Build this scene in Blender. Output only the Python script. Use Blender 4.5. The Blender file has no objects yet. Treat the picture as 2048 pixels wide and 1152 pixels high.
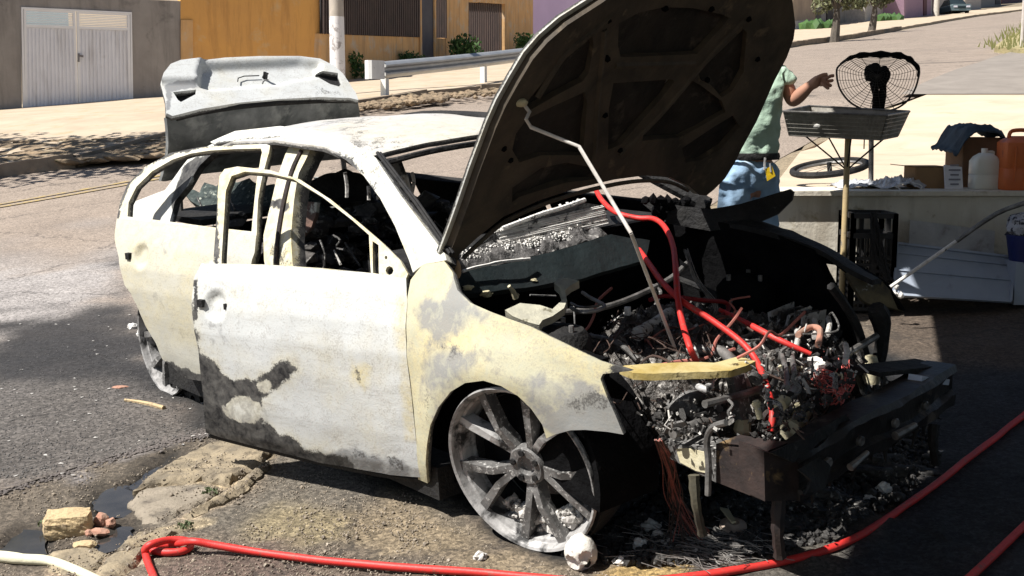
import bpy, bmesh, math, random
from mathutils import Vector, Matrix, noise
from mathutils.geometry import delaunay_2d_cdt
R_ = math.radians
random.seed(7)
scene = bpy.context.scene
# ------------------------------------------------------------------ camera
FPX = 2355.8                       # focal length in photo pixels (2048 wide)
CAM = Vector((0, 0, 1.62))
PITCH = R_(8.0)
cd = bpy.data.cameras.new('camera'); cd.sensor_width = 36; cd.lens = FPX / 2048 * 36
cd.clip_start = 0.05; cd.clip_end = 2000
co = bpy.data.objects.new('camera', cd); scene.collection.objects.link(co)
co.location = CAM; co.rotation_euler = (math.pi / 2 - PITCH, 0, 0)
scene.camera = co
# ------------------------------------------------------------------ sky, sun, exposure
SUN_EL, SUN_AZ = R_(54), R_(205)   # azimuth counter-clockwise from +X, direction TOWARDS the sun
sv = Vector((math.cos(SUN_EL) * math.cos(SUN_AZ), math.cos(SUN_EL) * math.sin(SUN_AZ), math.sin(SUN_EL)))
w = bpy.data.worlds.new('World'); scene.world = w; w.use_nodes = True
nt = w.node_tree; nt.nodes.clear()
sky = nt.nodes.new('ShaderNodeTexSky'); sky.sky_type = 'NISHITA'; sky.sun_disc = False
sky.sun_elevation = SUN_EL; sky.sun_rotation = math.pi / 2 - SUN_AZ
bg = nt.nodes.new('ShaderNodeBackground'); bg.inputs[1].default_value = 0.05
wo = nt.nodes.new('ShaderNodeOutputWorld')
nt.links.new(sky.outputs[0], bg.inputs[0]); nt.links.new(bg.outputs[0], wo.inputs[0])
sd = bpy.data.lights.new('sun', 'SUN'); sd.energy = 5.0; sd.angle = R_(0.5); sd.color = (1, 0.965, 0.91)
so = bpy.data.objects.new('sun', sd); scene.collection.objects.link(so)
so.rotation_euler = (-sv).to_track_quat('-Z', 'Y').to_euler(); so.location = (-6, -2, 9)
scene.view_settings.view_transform = 'Standard'; scene.view_settings.look = 'None'
scene.view_settings.gamma = 1; scene.view_settings.use_curve_mapping = False
scene.view_settings.exposure = 0.80
# ------------------------------------------------------------------ frames: world and car (x forward, y to the far side, z up)
CC = Vector((2.7726, -3.077, 1.6434)); yaw, pit, rol = 2.4479, -.2099, -.0537
fw = Vector((math.cos(pit) * math.cos(yaw), math.cos(pit) * math.sin(yaw), math.sin(pit)))
rr = fw.cross(Vector((0, 0, 1))).normalized(); uu = rr.cross(fw)
RC = rr * math.cos(rol) + uu * math.sin(rol); UC = -rr * math.sin(rol) + uu * math.cos(rol)
Mc = Matrix((RC, UC, -fw)).transposed()
Mw = Matrix(((1, 0, 0), (0, math.sin(PITCH), -math.cos(PITCH)), (0, math.cos(PITCH), math.sin(PITCH))))
M3 = Mw @ Mc.transposed()
CARM = Matrix.Translation(CAM) @ M3.to_4x4() @ Matrix.Translation(-CC)
CARI = CARM.inverted()
def c2w(p): return CARM @ Vector(p)
PN = M3 @ Vector((0, 0, 1)); P0 = c2w((0, 0, 0))
def clamp(t, a=0., b=1.): return a if t < a else b if t > b else t
def sm(a, b, t):
    t = clamp((t - a) / (b - a)); return t * t * (3 - 2 * t)
def T(x, y):                                  # terrain height: hill street rising away and to the right
    return P0.z - (PN.x * (x - P0.x) + PN.y * (y - P0.y)) / PN.z + .55 * sm(11, 23, y) + max(0, y - 25) * .0115
def wray(px, py): return Mw @ Vector(((px - 1024) / FPX, -(py - 576) / FPX, -1))
def cray(px, py): return Mc @ Vector(((px - 1024) / FPX, -(py - 576) / FPX, -1))
def G(px, py, h=0.):                          # point on the terrain
    d = wray(px, py); t = .5
    while t < 420:
        q = CAM + d * t
        if q.z < T(q.x, q.y) + h: break
        t *= 1.02
    a, b = t / 1.02, t
    for _ in range(26):
        m = (a + b) / 2; q = CAM + d * m
        if q.z < T(q.x, q.y) + h: b = m
        else: a = m
    return CAM + d * b
def D(px, py, depth):                         # point at a forward distance
    d = wray(px, py); return CAM + d * (depth / d.y)
def K(px, py, ax, v):                         # car-frame point on an axis plane
    d = cray(px, py); return CC + d * ((v - CC[ax]) / d[ax])
def V(px, py, A, B):                          # point on the vertical wall plane over ground line A-B
    n = Vector((B.y - A.y, A.x - B.x, 0)); d = wray(px, py)
    return CAM + d * ((A - CAM).dot(n) / d.dot(n))
def c2px(p):
    q = Mc.transposed() @ (Vector(p) - CC); return 1024 + FPX * q.x / -q.z, 576 - FPX * q.y / -q.z
def w2px(p):
    q = Mw.transposed() @ (Vector(p) - CAM); return 1024 + FPX * q.x / -q.z, 576 - FPX * q.y / -q.z
def fn(p, s=1., o=4, seed=0.): return noise.fractal(Vector(p) * s + Vector((seed * 7.3, seed * 3.1, seed)), 1., 2., o)
def nz(p, s=1., seed=0.): return noise.noise(Vector(p) * s + Vector((seed * 5.1, seed, seed * 2.7)))
def inpoly(x, y, P):
    c = False; j = len(P) - 1
    for i in range(len(P)):
        if (P[i][1] > y) != (P[j][1] > y) and x < (P[j][0] - P[i][0]) * (y - P[i][1]) / (P[j][1] - P[i][1]) + P[i][0]: c = not c
        j = i
    return c
def sdist(x, y, P):                           # distance to polygon edge, negative inside
    m = 1e9; j = len(P) - 1
    for i in range(len(P)):
        ax, ay = P[j]; bx, by = P[i]; dx, dy = bx - ax, by - ay
        t = clamp(((x - ax) * dx + (y - ay) * dy) / (dx * dx + dy * dy + 1e-9))
        e = (x - ax - t * dx) ** 2 + (y - ay - t * dy) ** 2
        if e < m: m = e
        j = i
    m = math.sqrt(m)
    return -m if inpoly(x, y, P) else m
# ------------------------------------------------------------------ mesh builder and object helpers
class B:
    def __init__(s): s.v = []; s.f = []; s.c = None
    def add(s, vs, fs):
        o = len(s.v); s.v += [Vector(v) for v in vs]; s.f += [tuple(i + o for i in f) for f in fs]; return s
    def box(s, c, d, rot=None, jit=0):
        x, y, z = d[0] / 2, d[1] / 2, d[2] / 2
        vs = [Vector((a * x, b * y, e * z)) for a in (-1, 1) for b in (-1, 1) for e in (-1, 1)]
        if jit: vs = [v + Vector([random.uniform(-jit, jit) for _ in range(3)]) for v in vs]
        if rot is not None: vs = [rot @ v for v in vs]
        return s.add([v + Vector(c) for v in vs], [(0, 1, 3, 2), (4, 6, 7, 5), (0, 4, 5, 1), (2, 3, 7, 6), (0, 2, 6, 4), (1, 5, 7, 3)])
    def hexa(s, a4, b4):                      # two quads joined into a solid
        return s.add(list(a4) + list(b4), [(3, 2, 1, 0), (4, 5, 6, 7), (0, 1, 5, 4), (1, 2, 6, 5), (2, 3, 7, 6), (3, 0, 4, 7)])
    def bar(s, a, b, w, h, up=(0, 0, 1)):
        a, b = Vector(a), Vector(b); d = (b - a).normalized(); up = Vector(up)
        if abs(d.dot(up)) > .98: up = Vector((1, 0, 0))
        x = d.cross(up).normalized() * (w / 2); y = x.cross(d).normalized() * (h / 2)
        return s.hexa([a - x - y, a + x - y, a + x + y, a - x + y], [b - x - y, b + x - y, b + x + y, b - x + y])
    def tube(s, pts, r, n=8, cap=True):
        pts = [Vector(p) for p in pts]; m = len(pts); rs = r if isinstance(r, (list, tuple)) else [r] * m
        t = (pts[1] - pts[0]).normalized(); u = t.orthogonal().normalized(); vs = []; fs = []
        for i, p in enumerate(pts):
            t2 = (pts[min(i + 1, m - 1)] - pts[max(i - 1, 0)]).normalized()
            u = (u - t2 * u.dot(t2)); u = u.normalized() if u.length > 1e-6 else t2.orthogonal().normalized()
            w_ = t2.cross(u)
            for k in range(n):
                a = 2 * math.pi * k / n; vs.append(p + (u * math.cos(a) + w_ * math.sin(a)) * rs[i])
        for i in range(m - 1):
            for k in range(n): fs.append((i * n + k, i * n + (k + 1) % n, (i + 1) * n + (k + 1) % n, (i + 1) * n + k))
        if cap: fs.append(tuple(range(n - 1, -1, -1))); fs.append(tuple((m - 1) * n + k for k in range(n)))
        return s.add(vs, fs)
    def lathe(s, prof, n=24, M=Matrix(), cap=False, a0=0, a1=2 * math.pi):   # prof: (radius, z)
        vs = []; fs = []; full = abs(a1 - a0 - 2 * math.pi) < 1e-6; cols = n if full else n + 1
        for r, z in prof:
            for k in range(cols):
                a = a0 + (a1 - a0) * k / n; vs.append(M @ Vector((r * math.cos(a), r * math.sin(a), z)))
        for i in range(len(prof) - 1):
            for k in range(n): fs.append((i * cols + k, i * cols + (k + 1) % cols, (i + 1) * cols + (k + 1) % cols, (i + 1) * cols + k))
        if cap: fs.append(tuple(range(cols - 1, -1, -1))); fs.append(tuple((len(prof) - 1) * cols + k for k in range(cols)))
        return s.add(vs, fs)
    def blob(s, c, r, seed=0, sub=2, amp=.3, fs_=1.6, sc=(1, 1, 1), rot=None, flat=None):
        bm = bmesh.new(); bmesh.ops.create_icosphere(bm, subdivisions=sub, radius=1)
        vs = []
        for v in bm.verts:
            p = v.co * (1 + amp * fn(v.co, fs_, 3, seed)); p = Vector((p.x * sc[0], p.y * sc[1], p.z * sc[2])) * r
            if rot is not None: p = rot @ p
            p += Vector(c)
            if flat is not None and p.z < flat: p.z = flat
            vs.append(p)
        fs = [tuple(v.index for v in f.verts) for f in bm.faces]; bm.free()
        return s.add(vs, fs)
    def prism(s, poly, d):                    # poly: 3D points, extruded along d
        n = len(poly); d = Vector(d); P = [Vector(p) for p in poly]
        return s.add(P + [p + d for p in P], [tuple(range(n - 1, -1, -1)), tuple(range(n, 2 * n))] + [(i, (i + 1) % n, (i + 1) % n + n, i + n) for i in range(n)])
def rot(x=0, y=0, z=0): return Matrix.Rotation(R_(z), 3, 'Z') @ Matrix.Rotation(R_(y), 3, 'Y') @ Matrix.Rotation(R_(x), 3, 'X')
def rrot(): return rot(*[random.uniform(0, 360) for _ in range(3)])
def spline(P, n=6):
    P = [Vector(p) for p in P]; out = []
    for i in range(len(P) - 1):
        a, b, c, d = P[max(i - 1, 0)], P[i], P[i + 1], P[min(i + 2, len(P) - 1)]
        for k in range(n):
            t = k / n; out.append(.5 * ((2 * b) + (c - a) * t + (2 * a - 5 * b + 4 * c - d) * t * t + (3 * b - a - 3 * c + d) * t ** 3))
    out.append(P[-1]); return out
OFF = {}
def mesh(name, b, m, smooth=False, off=None):
    me = bpy.data.meshes.new(name); o = off or Vector((0, 0, 0))
    me.from_pydata([v - o for v in b.v], [], b.f); me.validate()
    if b.c is not None and len(b.c) == len(me.vertices):
        at = me.color_attributes.new('paint', 'FLOAT_COLOR', 'POINT')
        at.data.foreach_set('color', [x for c in b.c for x in c])
    if smooth: me.polygons.foreach_set('use_smooth', [True] * len(me.polygons))
    if m: me.materials.append(m)
    bm = bmesh.new(); bm.from_mesh(me); bmesh.ops.recalc_face_normals(bm, faces=bm.faces); bm.to_mesh(me); bm.free()
    if smooth:
        try: me.set_sharp_from_angle(angle=R_(40))
        except Exception: pass
    return me
def tag(o, label=None, cat=None, group=None, kind=None):
    if label: o['label'] = label
    if cat: o['category'] = cat
    if group: o['group'] = group
    if kind: o['kind'] = kind
    return o
def thing(name, label, cat, loc=(0, 0, 0), group=None):
    o = bpy.data.objects.new(name, None); scene.collection.objects.link(o); o.location = loc; o.empty_display_size = .1
    OFF[o.name] = Vector(loc); return tag(o, label, cat, group)
def obj(name, b, m, parent=None, smooth=False, label=None, kind=None):
    off = OFF.get(parent.name, Vector((0, 0, 0))) if parent else Vector((0, 0, 0))
    o = bpy.data.objects.new(name, mesh(name, b, m, smooth, off)); scene.collection.objects.link(o)
    if parent: o.parent = parent; OFF[o.name] = off
    return tag(o, label, None, None, kind)
def solo(name, b, m, label, cat, group=None, smooth=False, kind=None):
    n = len(b.v); c = sum(b.v, Vector()) / n; c.z = min(v.z for v in b.v)
    o = bpy.data.objects.new(name, mesh(name, b, m, smooth, c)); scene.collection.objects.link(o); o.location = c
    OFF[o.name] = c
    return tag(o, label, cat, group, kind)
def struct(name, b, m, smooth=False):
    return obj(name, b, m, None, smooth, kind='structure')
# ------------------------------------------------------------------ polygon sheets
def resample(P, step, closed=True):
    out = []; n = len(P)
    for i in range(n if closed else n - 1):
        a, b = P[i], P[(i + 1) % n]; L = math.hypot(b[0] - a[0], b[1] - a[1]); k = max(1, int(round(L / step)))
        for j in range(k): out.append((a[0] + (b[0] - a[0]) * j / k, a[1] + (b[1] - a[1]) * j / k))
    return out
def triang(outer, holes, step):
    V2 = []; E = []
    for loop in [outer] + holes:
        L = resample(loop, step); o = len(V2); V2 += L; E += [(o + i, o + (i + 1) % len(L)) for i in range(len(L))]
    xs = [p[0] for p in outer]; ys = [p[1] for p in outer]
    x = min(xs) + step / 2; r = 0
    while x < max(xs):
        y = min(ys) + (step / 2 if r % 2 else step * .95)
        while y < max(ys):
            if inpoly(x, y, outer) and not any(inpoly(x, y, h) for h in holes): V2.append((x, y))
            y += step
        x += step; r += 1
    vo, eo, fo, *_ = delaunay_2d_cdt([Vector(v) for v in V2], E, [], 0, 1e-5)
    fs = []
    for f in fo:
        cx = sum(vo[i].x for i in f) / len(f); cy = sum(vo[i].y for i in f) / len(f)
        if inpoly(cx, cy, outer) and not any(inpoly(cx, cy, h) for h in holes): fs.append(tuple(f))
    return [(v.x, v.y) for v in vo], fs
def slab_from(vs, fs, back):                  # front verts + back verts -> closed solid
    b = B(); n = len(vs); b.v = list(vs) + list(back); b.f = list(fs) + [tuple(i + n for i in reversed(f)) for f in fs]
    cnt = {}
    for f in fs:
        for i in range(len(f)):
            e = (f[i], f[(i + 1) % len(f)]); cnt[e] = 1
    for (i, j) in cnt:
        if (j, i) not in cnt: b.f.append((j, i, i + n, j + n))
    return b
def sheet(poly, zoff, step, thick=.0, hf=None, holes=[]):    # terrain-hugging sheet from world XY polygon
    P2 = [(p[0], p[1]) for p in poly]; v2, fs = triang(P2, holes, step)
    vs = [Vector((x, y, T(x, y) + zoff + (hf(x, y) if hf else 0))) for x, y in v2]
    if thick: return slab_from(vs, fs, [v - Vector((0, 0, thick)) for v in vs])
    b = B(); b.v = vs; b.f = fs; return b
# ------------------------------------------------------------------ materials
MATS = {}
def nodes_of(name, rough, metal, spec=.3):
    m = bpy.data.materials.new(name); m.use_nodes = True; n = m.node_tree.nodes; l = m.node_tree.links
    bs = n['Principled BSDF']; bs.inputs['Roughness'].default_value = rough; bs.inputs['Metallic'].default_value = metal
    bs.inputs['Specular IOR Level'].default_value = spec
    tc = n.new('ShaderNodeTexCoord'); MATS[name] = m
    return m, n, l, bs, tc
def ntex(n, l, tc, scale, detail=5, rough=.6, dist=0.):
    t = n.new('ShaderNodeTexNoise'); t.inputs['Scale'].default_value = scale; t.inputs['Detail'].default_value = detail
    t.inputs['Roughness'].default_value = rough; t.inputs['Distortion'].default_value = dist
    l.new(tc.outputs['Object'], t.inputs['Vector']); return t
def ramp(n, l, src, a, b, ca=(0, 0, 0, 1), cb=(1, 1, 1, 1)):
    r = n.new('ShaderNodeValToRGB'); r.color_ramp.elements[0].position = a; r.color_ramp.elements[1].position = b
    r.color_ramp.elements[0].color = ca; r.color_ramp.elements[1].color = cb; l.new(src, r.inputs[0]); return r
def mixc(n, l, fac, a, b):
    x = n.new('ShaderNodeMix'); x.data_type = 'RGBA'
    for k, s in ((0, fac), (6, a), (7, b)):
        if hasattr(s, 'links'): l.new(s, x.inputs[k])
        elif k == 0: x.inputs[0].default_value = s
        else: x.inputs[k].default_value = (*s, 1) if len(s) == 3 else s
    return x.outputs[2]
def mth(n, l, op, a, b=0., c=None):
    x = n.new('ShaderNodeMath'); x.operation = op
    for k, s in enumerate((a, b) if c is None else (a, b, c)):
        if hasattr(s, 'links'): l.new(s, x.inputs[k])
        else: x.inputs[k].default_value = s
    return x.outputs[0]
def bumpit(n, l, bs, h, dist=.01, strength=.6):
    b = n.new('ShaderNodeBump'); b.inputs['Distance'].default_value = dist; b.inputs['Strength'].default_value = strength
    l.new(h, b.inputs['Height']); l.new(b.outputs[0], bs.inputs['Normal'])
def pm(name, c1, c2=None, scale=6, rough=.8, metal=0, bs_=40, bd=.004, spots=None, sscale=14, sa=.58, sb=.64, spec=.3, dist=.4, streak=None):
    m, n, l, bs, tc = nodes_of(name, rough, metal, spec)
    c2 = c2 or tuple(x * .75 for x in c1)
    t = ntex(n, l, tc, scale, 6, .62, dist); r = ramp(n, l, t.outputs[0], .35, .65)
    col = mixc(n, l, r.outputs[0], c1, c2)
    if spots:
        t2 = ntex(n, l, tc, sscale, 5, .65, .3); r2 = ramp(n, l, t2.outputs[0], sa, sb); col = mixc(n, l, r2.outputs[0], col, spots)
    if streak:
        mp = n.new('ShaderNodeMapping'); mp.inputs['Scale'].default_value = (5, 5, .55); l.new(tc.outputs['Object'], mp.inputs[0])
        t4 = n.new('ShaderNodeTexNoise'); t4.inputs['Scale'].default_value = 1; t4.inputs['Detail'].default_value = 6; t4.inputs['Roughness'].default_value = .7; l.new(mp.outputs[0], t4.inputs['Vector'])
        col = mixc(n, l, mth(n, l, 'MULTIPLY', ramp(n, l, t4.outputs[0], .48, .68).outputs[0], .6), col, streak)
    l.new(col, bs.inputs['Base Color'])
    t3 = ntex(n, l, tc, bs_, 4, .6); bumpit(n, l, bs, t3.outputs[0], bd)
    return m
def burnt_paint(name='burnt_paint', base=(.565, .58, .575)):
    m, n, l, bs, tc = nodes_of(name, .62, 0, .25)
    at = n.new('ShaderNodeAttribute'); at.attribute_name = 'paint'
    sp = n.new('ShaderNodeSeparateColor'); l.new(at.outputs['Color'], sp.inputs[0])
    big = ntex(n, l, tc, 3.2, 5, .6, .6); mid = ntex(n, l, tc, 22, 6, .7, .4); fine = ntex(n, l, tc, 150, 3, .6)
    c = mixc(n, l, ramp(n, l, big.outputs[0], .35, .7).outputs[0], base, tuple(x * .86 for x in base))
    streak = n.new('ShaderNodeMapping'); streak.inputs['Scale'].default_value = (34, 34, 3); l.new(tc.outputs['Object'], streak.inputs[0])
    st = n.new('ShaderNodeTexNoise'); st.inputs['Scale'].default_value = 1; st.inputs['Detail'].default_value = 4; l.new(streak.outputs[0], st.inputs['Vector'])
    c = mixc(n, l, mth(n, l, 'MULTIPLY', ramp(n, l, st.outputs[0], .55, .75).outputs[0], .22), c, (.47, .45, .42))
    midc = ramp(n, l, mid.outputs[0], .36, .64)
    yf = mth(n, l, 'MULTIPLY', sp.outputs[1], mth(n, l, 'ADD', .45, midc.outputs[0]))
    c = mixc(n, l, mth(n, l, 'MINIMUM', yf, 1.), c, (.58, .50, .28))
    gf = mth(n, l, 'ADD', sp.outputs[2], mth(n, l, 'MULTIPLY', mth(n, l, 'SUBTRACT', mid.outputs[0], .5), 1.1))
    c = mixc(n, l, mth(n, l, 'MULTIPLY', ramp(n, l, gf, .42, .72).outputs[0], .85), c, (.22, .225, .235))
    grain = mth(n, l, 'ADD', fine.outputs[0], mth(n, l, 'MULTIPLY', mth(n, l, 'SUBTRACT', mid.outputs[0], .5), .7))
    c = mixc(n, l, mth(n, l, 'MULTIPLY', ramp(n, l, grain, .52, .68).outputs[0], .42), c, (.27, .25, .23))
    scr = n.new('ShaderNodeMapping'); scr.inputs['Scale'].default_value = (7, 7, 90); scr.inputs['Rotation'].default_value = (.2, .5, .1); l.new(tc.outputs['Object'], scr.inputs[0])
    sn = n.new('ShaderNodeTexNoise'); sn.inputs['Scale'].default_value = 1; sn.inputs['Detail'].default_value = 5; l.new(scr.outputs[0], sn.inputs['Vector'])
    c = mixc(n, l, mth(n, l, 'MULTIPLY', ramp(n, l, sn.outputs[0], .58, .66).outputs[0], .22), c, (.33, .31, .28))
    sf = mth(n, l, 'ADD', sp.outputs[0], mth(n, l, 'MULTIPLY', mth(n, l, 'SUBTRACT', mid.outputs[0], .5), .9))
    sf = mth(n, l, 'ADD', sf, mth(n, l, 'MULTIPLY', mth(n, l, 'SUBTRACT', fine.outputs[0], .5), .7))
    c = mixc(n, l, ramp(n, l, sf, .38, .60).outputs[0], c, mixc(n, l, midc.outputs[0], (.014, .014, .016), (.11, .106, .10)))
    l.new(c, bs.inputs['Base Color'])
    h = mth(n, l, 'ADD', mth(n, l, 'MULTIPLY', mid.outputs[0], .6), mth(n, l, 'MULTIPLY', fine.outputs[0], .25))
    h = mth(n, l, 'ADD', h, mth(n, l, 'MULTIPLY', big.outputs[0], 2.0))
    bumpit(n, l, bs, h, .004, .55)
    return m
def ground_mat(name):
    m, n, l, bs, tc = nodes_of(name, .85, 0, .3)
    at = n.new('ShaderNodeAttribute'); at.attribute_name = 'paint'
    f1 = ntex(n, l, tc, 120, 3, .7); f2 = ntex(n, l, tc, 38, 5, .7, .3); f3 = ntex(n, l, tc, 2.2, 5, .6, .5)
    vo = n.new('ShaderNodeTexVoronoi'); vo.inputs['Scale'].default_value = 95; l.new(tc.outputs['Object'], vo.inputs['Vector'])
    v2_ = n.new('ShaderNodeTexVoronoi'); v2_.inputs['Scale'].default_value = 78; l.new(tc.outputs['Object'], v2_.inputs['Vector']); cellb = n.new('ShaderNodeSeparateColor'); l.new(v2_.outputs['Color'], cellb.inputs[0])
    k = mth(n, l, 'ADD', .18, mth(n, l, 'MULTIPLY', ramp(n, l, f1.outputs[0], .36, .64).outputs[0], .55)); k = mth(n, l, 'ADD', k, mth(n, l, 'MULTIPLY', ramp(n, l, f2.outputs[0], .34, .68).outputs[0], .55)); k = mth(n, l, 'ADD', k, mth(n, l, 'MULTIPLY', mth(n, l, 'MULTIPLY', cellb.outputs[0], cellb.outputs[0]), mth(n, l, 'MULTIPLY', at.outputs['Alpha'], .9)))
    k = mth(n, l, 'MULTIPLY', k, mth(n, l, 'ADD', .78, mth(n, l, 'MULTIPLY', f3.outputs[0], .44)))
    sc = n.new('ShaderNodeVectorMath'); sc.operation = 'SCALE'; l.new(at.outputs['Color'], sc.inputs[0]); l.new(k, sc.inputs['Scale'])
    gr = mth(n, l, 'MULTIPLY', ramp(n, l, vo.outputs['Distance'], .12, .3, (1, 1, 1, 1), (0, 0, 0, 1)).outputs[0], ramp(n, l, f2.outputs[0], .5, .62).outputs[0])
    gr = mth(n, l, 'MULTIPLY', gr, mth(n, l, 'MULTIPLY', at.outputs['Alpha'], .75))
    sc2 = n.new('ShaderNodeVectorMath'); sc2.operation = 'SCALE'; l.new(at.outputs['Color'], sc2.inputs[0]); sc2.inputs['Scale'].default_value = 3.4
    c = mixc(n, l, gr, sc.outputs[0], sc2.outputs[0])
    wob = n.new('ShaderNodeVectorMath'); wob.operation = 'MULTIPLY_ADD'; wn = ntex(n, l, tc, 1.6, 5, .7); l.new(wn.outputs['Color'], wob.inputs[0]); wob.inputs[1].default_value = (.9, .9, 0); l.new(tc.outputs['Object'], wob.inputs[2])
    ve = n.new('ShaderNodeTexVoronoi'); ve.feature = 'DISTANCE_TO_EDGE'; ve.inputs['Scale'].default_value = .42; l.new(wob.outputs[0], ve.inputs['Vector'])
    ck = mth(n, l, 'MULTIPLY', ramp(n, l, ve.outputs[0], .002, .009, (1, 1, 1, 1), (0, 0, 0, 1)).outputs[0], .55)
    big2 = ntex(n, l, tc, .35, 6, .65, .8); c = mixc(n, l, mth(n, l, 'MULTIPLY', ramp(n, l, big2.outputs[0], .5, .66).outputs[0], .22), c, (.10, .085, .075))
    c = mixc(n, l, ck, c, (.03, .027, .025))
    l.new(c, bs.inputs['Base Color'])
    wet = ramp(n, l, at.outputs['Alpha'], 0., .35, (.09, .09, .09, 1), (.85, .85, .85, 1)); 
    rg = mth(n, l, 'SUBTRACT', wet.outputs[0], mth(n, l, 'MULTIPLY', ramp(n, l, f3.outputs[0], .45, .6).outputs[0], .12))
    l.new(mth(n, l, 'MAXIMUM', rg, .06), bs.inputs['Roughness'])
    h = mth(n, l, 'ADD', mth(n, l, 'MULTIPLY', f1.outputs[0], .5), f2.outputs[0]); h = mth(n, l, 'MULTIPLY', h, at.outputs['Alpha'])
    bumpit(n, l, bs, h, .012, .9)
    return m
def noisy_metal(name, c1, c2, rough=.5, metal=.7):
    return pm(name, c1, c2, 14, rough, metal, 60, .003)
M_ground = ground_mat('ground_surface'); M_paint = burnt_paint()
M_char = pm('charred_black', (.008, .008, .009), (.022, .021, .020), 9, .75, 0, 30, .02, spots=(.06, .058, .055), sscale=26, sa=.64, sb=.72)
M_char_shade = pm('soot_and_shade_black', (.003, .003, .0035), (.007, .007, .0075), 9, .95, 0, 30, .02, spec=.05)  # soot toned extra dark, standing in for bonnet shade in the engine bay
M_ash = pm('pale_ash', (.62, .60, .56), (.36, .34, .32), 20, .95, 0, 60, .01, spots=(.06, .055, .05), sscale=26, sa=.55, sb=.62)
M_ash_white = pm('white_ash', (.78, .76, .72), (.55, .53, .5), 24, .95, 0, 60, .008, spots=(.05, .05, .05), sscale=16, sa=.62, sb=.66)
M_debris = pm('charred_debris', (.03, .029, .028), (.12, .115, .11), 30, .55, .1, 60, .01, spots=(.48, .47, .45), sscale=60, sa=.56, sb=.66)
M_alloy = pm('burnt_alloy', (.52, .51, .50), (.20, .195, .19), 7, .6, .2, 70, .003, spots=(.03, .03, .03), sscale=9, sa=.48, sb=.60)
M_alloy_dark = pm('sooty_alloy', (.06, .058, .056), (.20, .195, .19), 10, .55, .2, 60, .006, spots=(.46, .45, .43), sscale=60, sa=.57, sb=.64)
M_steel = pm('scorched_steel', (.26, .25, .24), (.10, .095, .09), 16, .5, .5, 60, .004)
M_rust = pm('rusty_steel', (.062, .044, .040), (.028, .024, .024), 12, .6, .3, 60, .004, spots=(.30, .2, .1), sscale=6, sa=.6, sb=.68)
M_ochre = pm('ochre_scorched', (.36, .27, .09), (.50, .42, .22), 9, .7, .1, 40, .006, spots=(.07, .05, .02), sscale=18, sa=.6, sb=.66)
M_cream = pm('cream_scorched', (.62, .58, .42), (.48, .42, .26), 9, .7, .1, 40, .006, spots=(.12, .09, .05), sscale=15, sa=.64, sb=.69)
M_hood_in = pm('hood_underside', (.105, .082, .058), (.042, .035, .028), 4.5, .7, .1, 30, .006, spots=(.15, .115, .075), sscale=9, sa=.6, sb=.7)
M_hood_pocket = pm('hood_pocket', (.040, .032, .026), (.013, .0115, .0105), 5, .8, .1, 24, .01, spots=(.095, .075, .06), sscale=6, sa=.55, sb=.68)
M_lid_grey = pm('lid_grey', (.24, .25, .25), (.10, .108, .11), 7, .8, 0, 30, .004, spots=(.34, .35, .34), sscale=9, sa=.5, sb=.68)
M_red = pm('red_hose', (.66, .035, .03), (.48, .03, .025), 7, .5, 0, 90, .0015, spots=(.26, .07, .05), sscale=30, sa=.56, sb=.68, spec=.4)
M_darkred = pm('dark_red_hose', (.22, .01, .012), (.12, .008, .01), 9, .55, 0, 30, .001)
M_wire = pm('bare_copper_wire', (.42, .14, .11), (.25, .10, .08), 20, .6, .2, 60, .001)
M_wire_dark = pm('burnt_wire', (.12, .075, .06), (.05, .04, .035), 20, .6, .2, 60, .001)
M_cabin = pm('burnt_cabin_mass', (.03, .028, .027), (.10, .092, .085), 14, .85, 0, 50, .02, spots=(.32, .31, .29), sscale=20, sa=.56, sb=.66)
M_debris_dark = pm('charred_ground_debris', (.018, .017, .017), (.06, .057, .054), 30, .7, .0, 60, .01, spots=(.34, .33, .31), sscale=40, sa=.60, sb=.68)
# ------------------------------------------------------------------ near-ground regions (traced once, then baked as world positions)
def XY(P, h=0.): return [(q.x, q.y) for q in (G(x, y, h) for x, y in P)]
ROADP = XY([(-120, 1012), (0, 985), (150, 938), (260, 905), (330, 885), (400, 868), (560, 820), (900, 700), (1250, 520), (1440, 400), (1560, 318), (1700, 240), (1890, 176), (1990, 122), (2046, 84)]) + [(19., 42.), (52., 92.), (75., 130.), (70., 150.)] + \
    XY([(2048, 22), (1960, 33), (1900, 43), (1800, 62), (1700, 80), (1590, 95), (1250, 158), (1060, 183), (850, 202), (700, 226), (480, 266), (330, 291), (150, 337), (0, 356), (-90, 380)]) + [(-22., 14.), (-40., 8.), (-40., 1.), (-3.2, 3.2)]
PUD = [[(182, 1003), (215, 975), (262, 963), (268, 1000), (248, 1030), (205, 1037)], [(255, 972), (300, 940), (345, 905), (352, 912), (300, 960), (268, 985)],
       [(15, 1075), (50, 1052), (88, 1060), (100, 1108), (190, 1098), (205, 1075), (240, 1048), (275, 1050), (250, 1092), (205, 1108), (120, 1118), (20, 1108), (-30, 1110)]]
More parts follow.
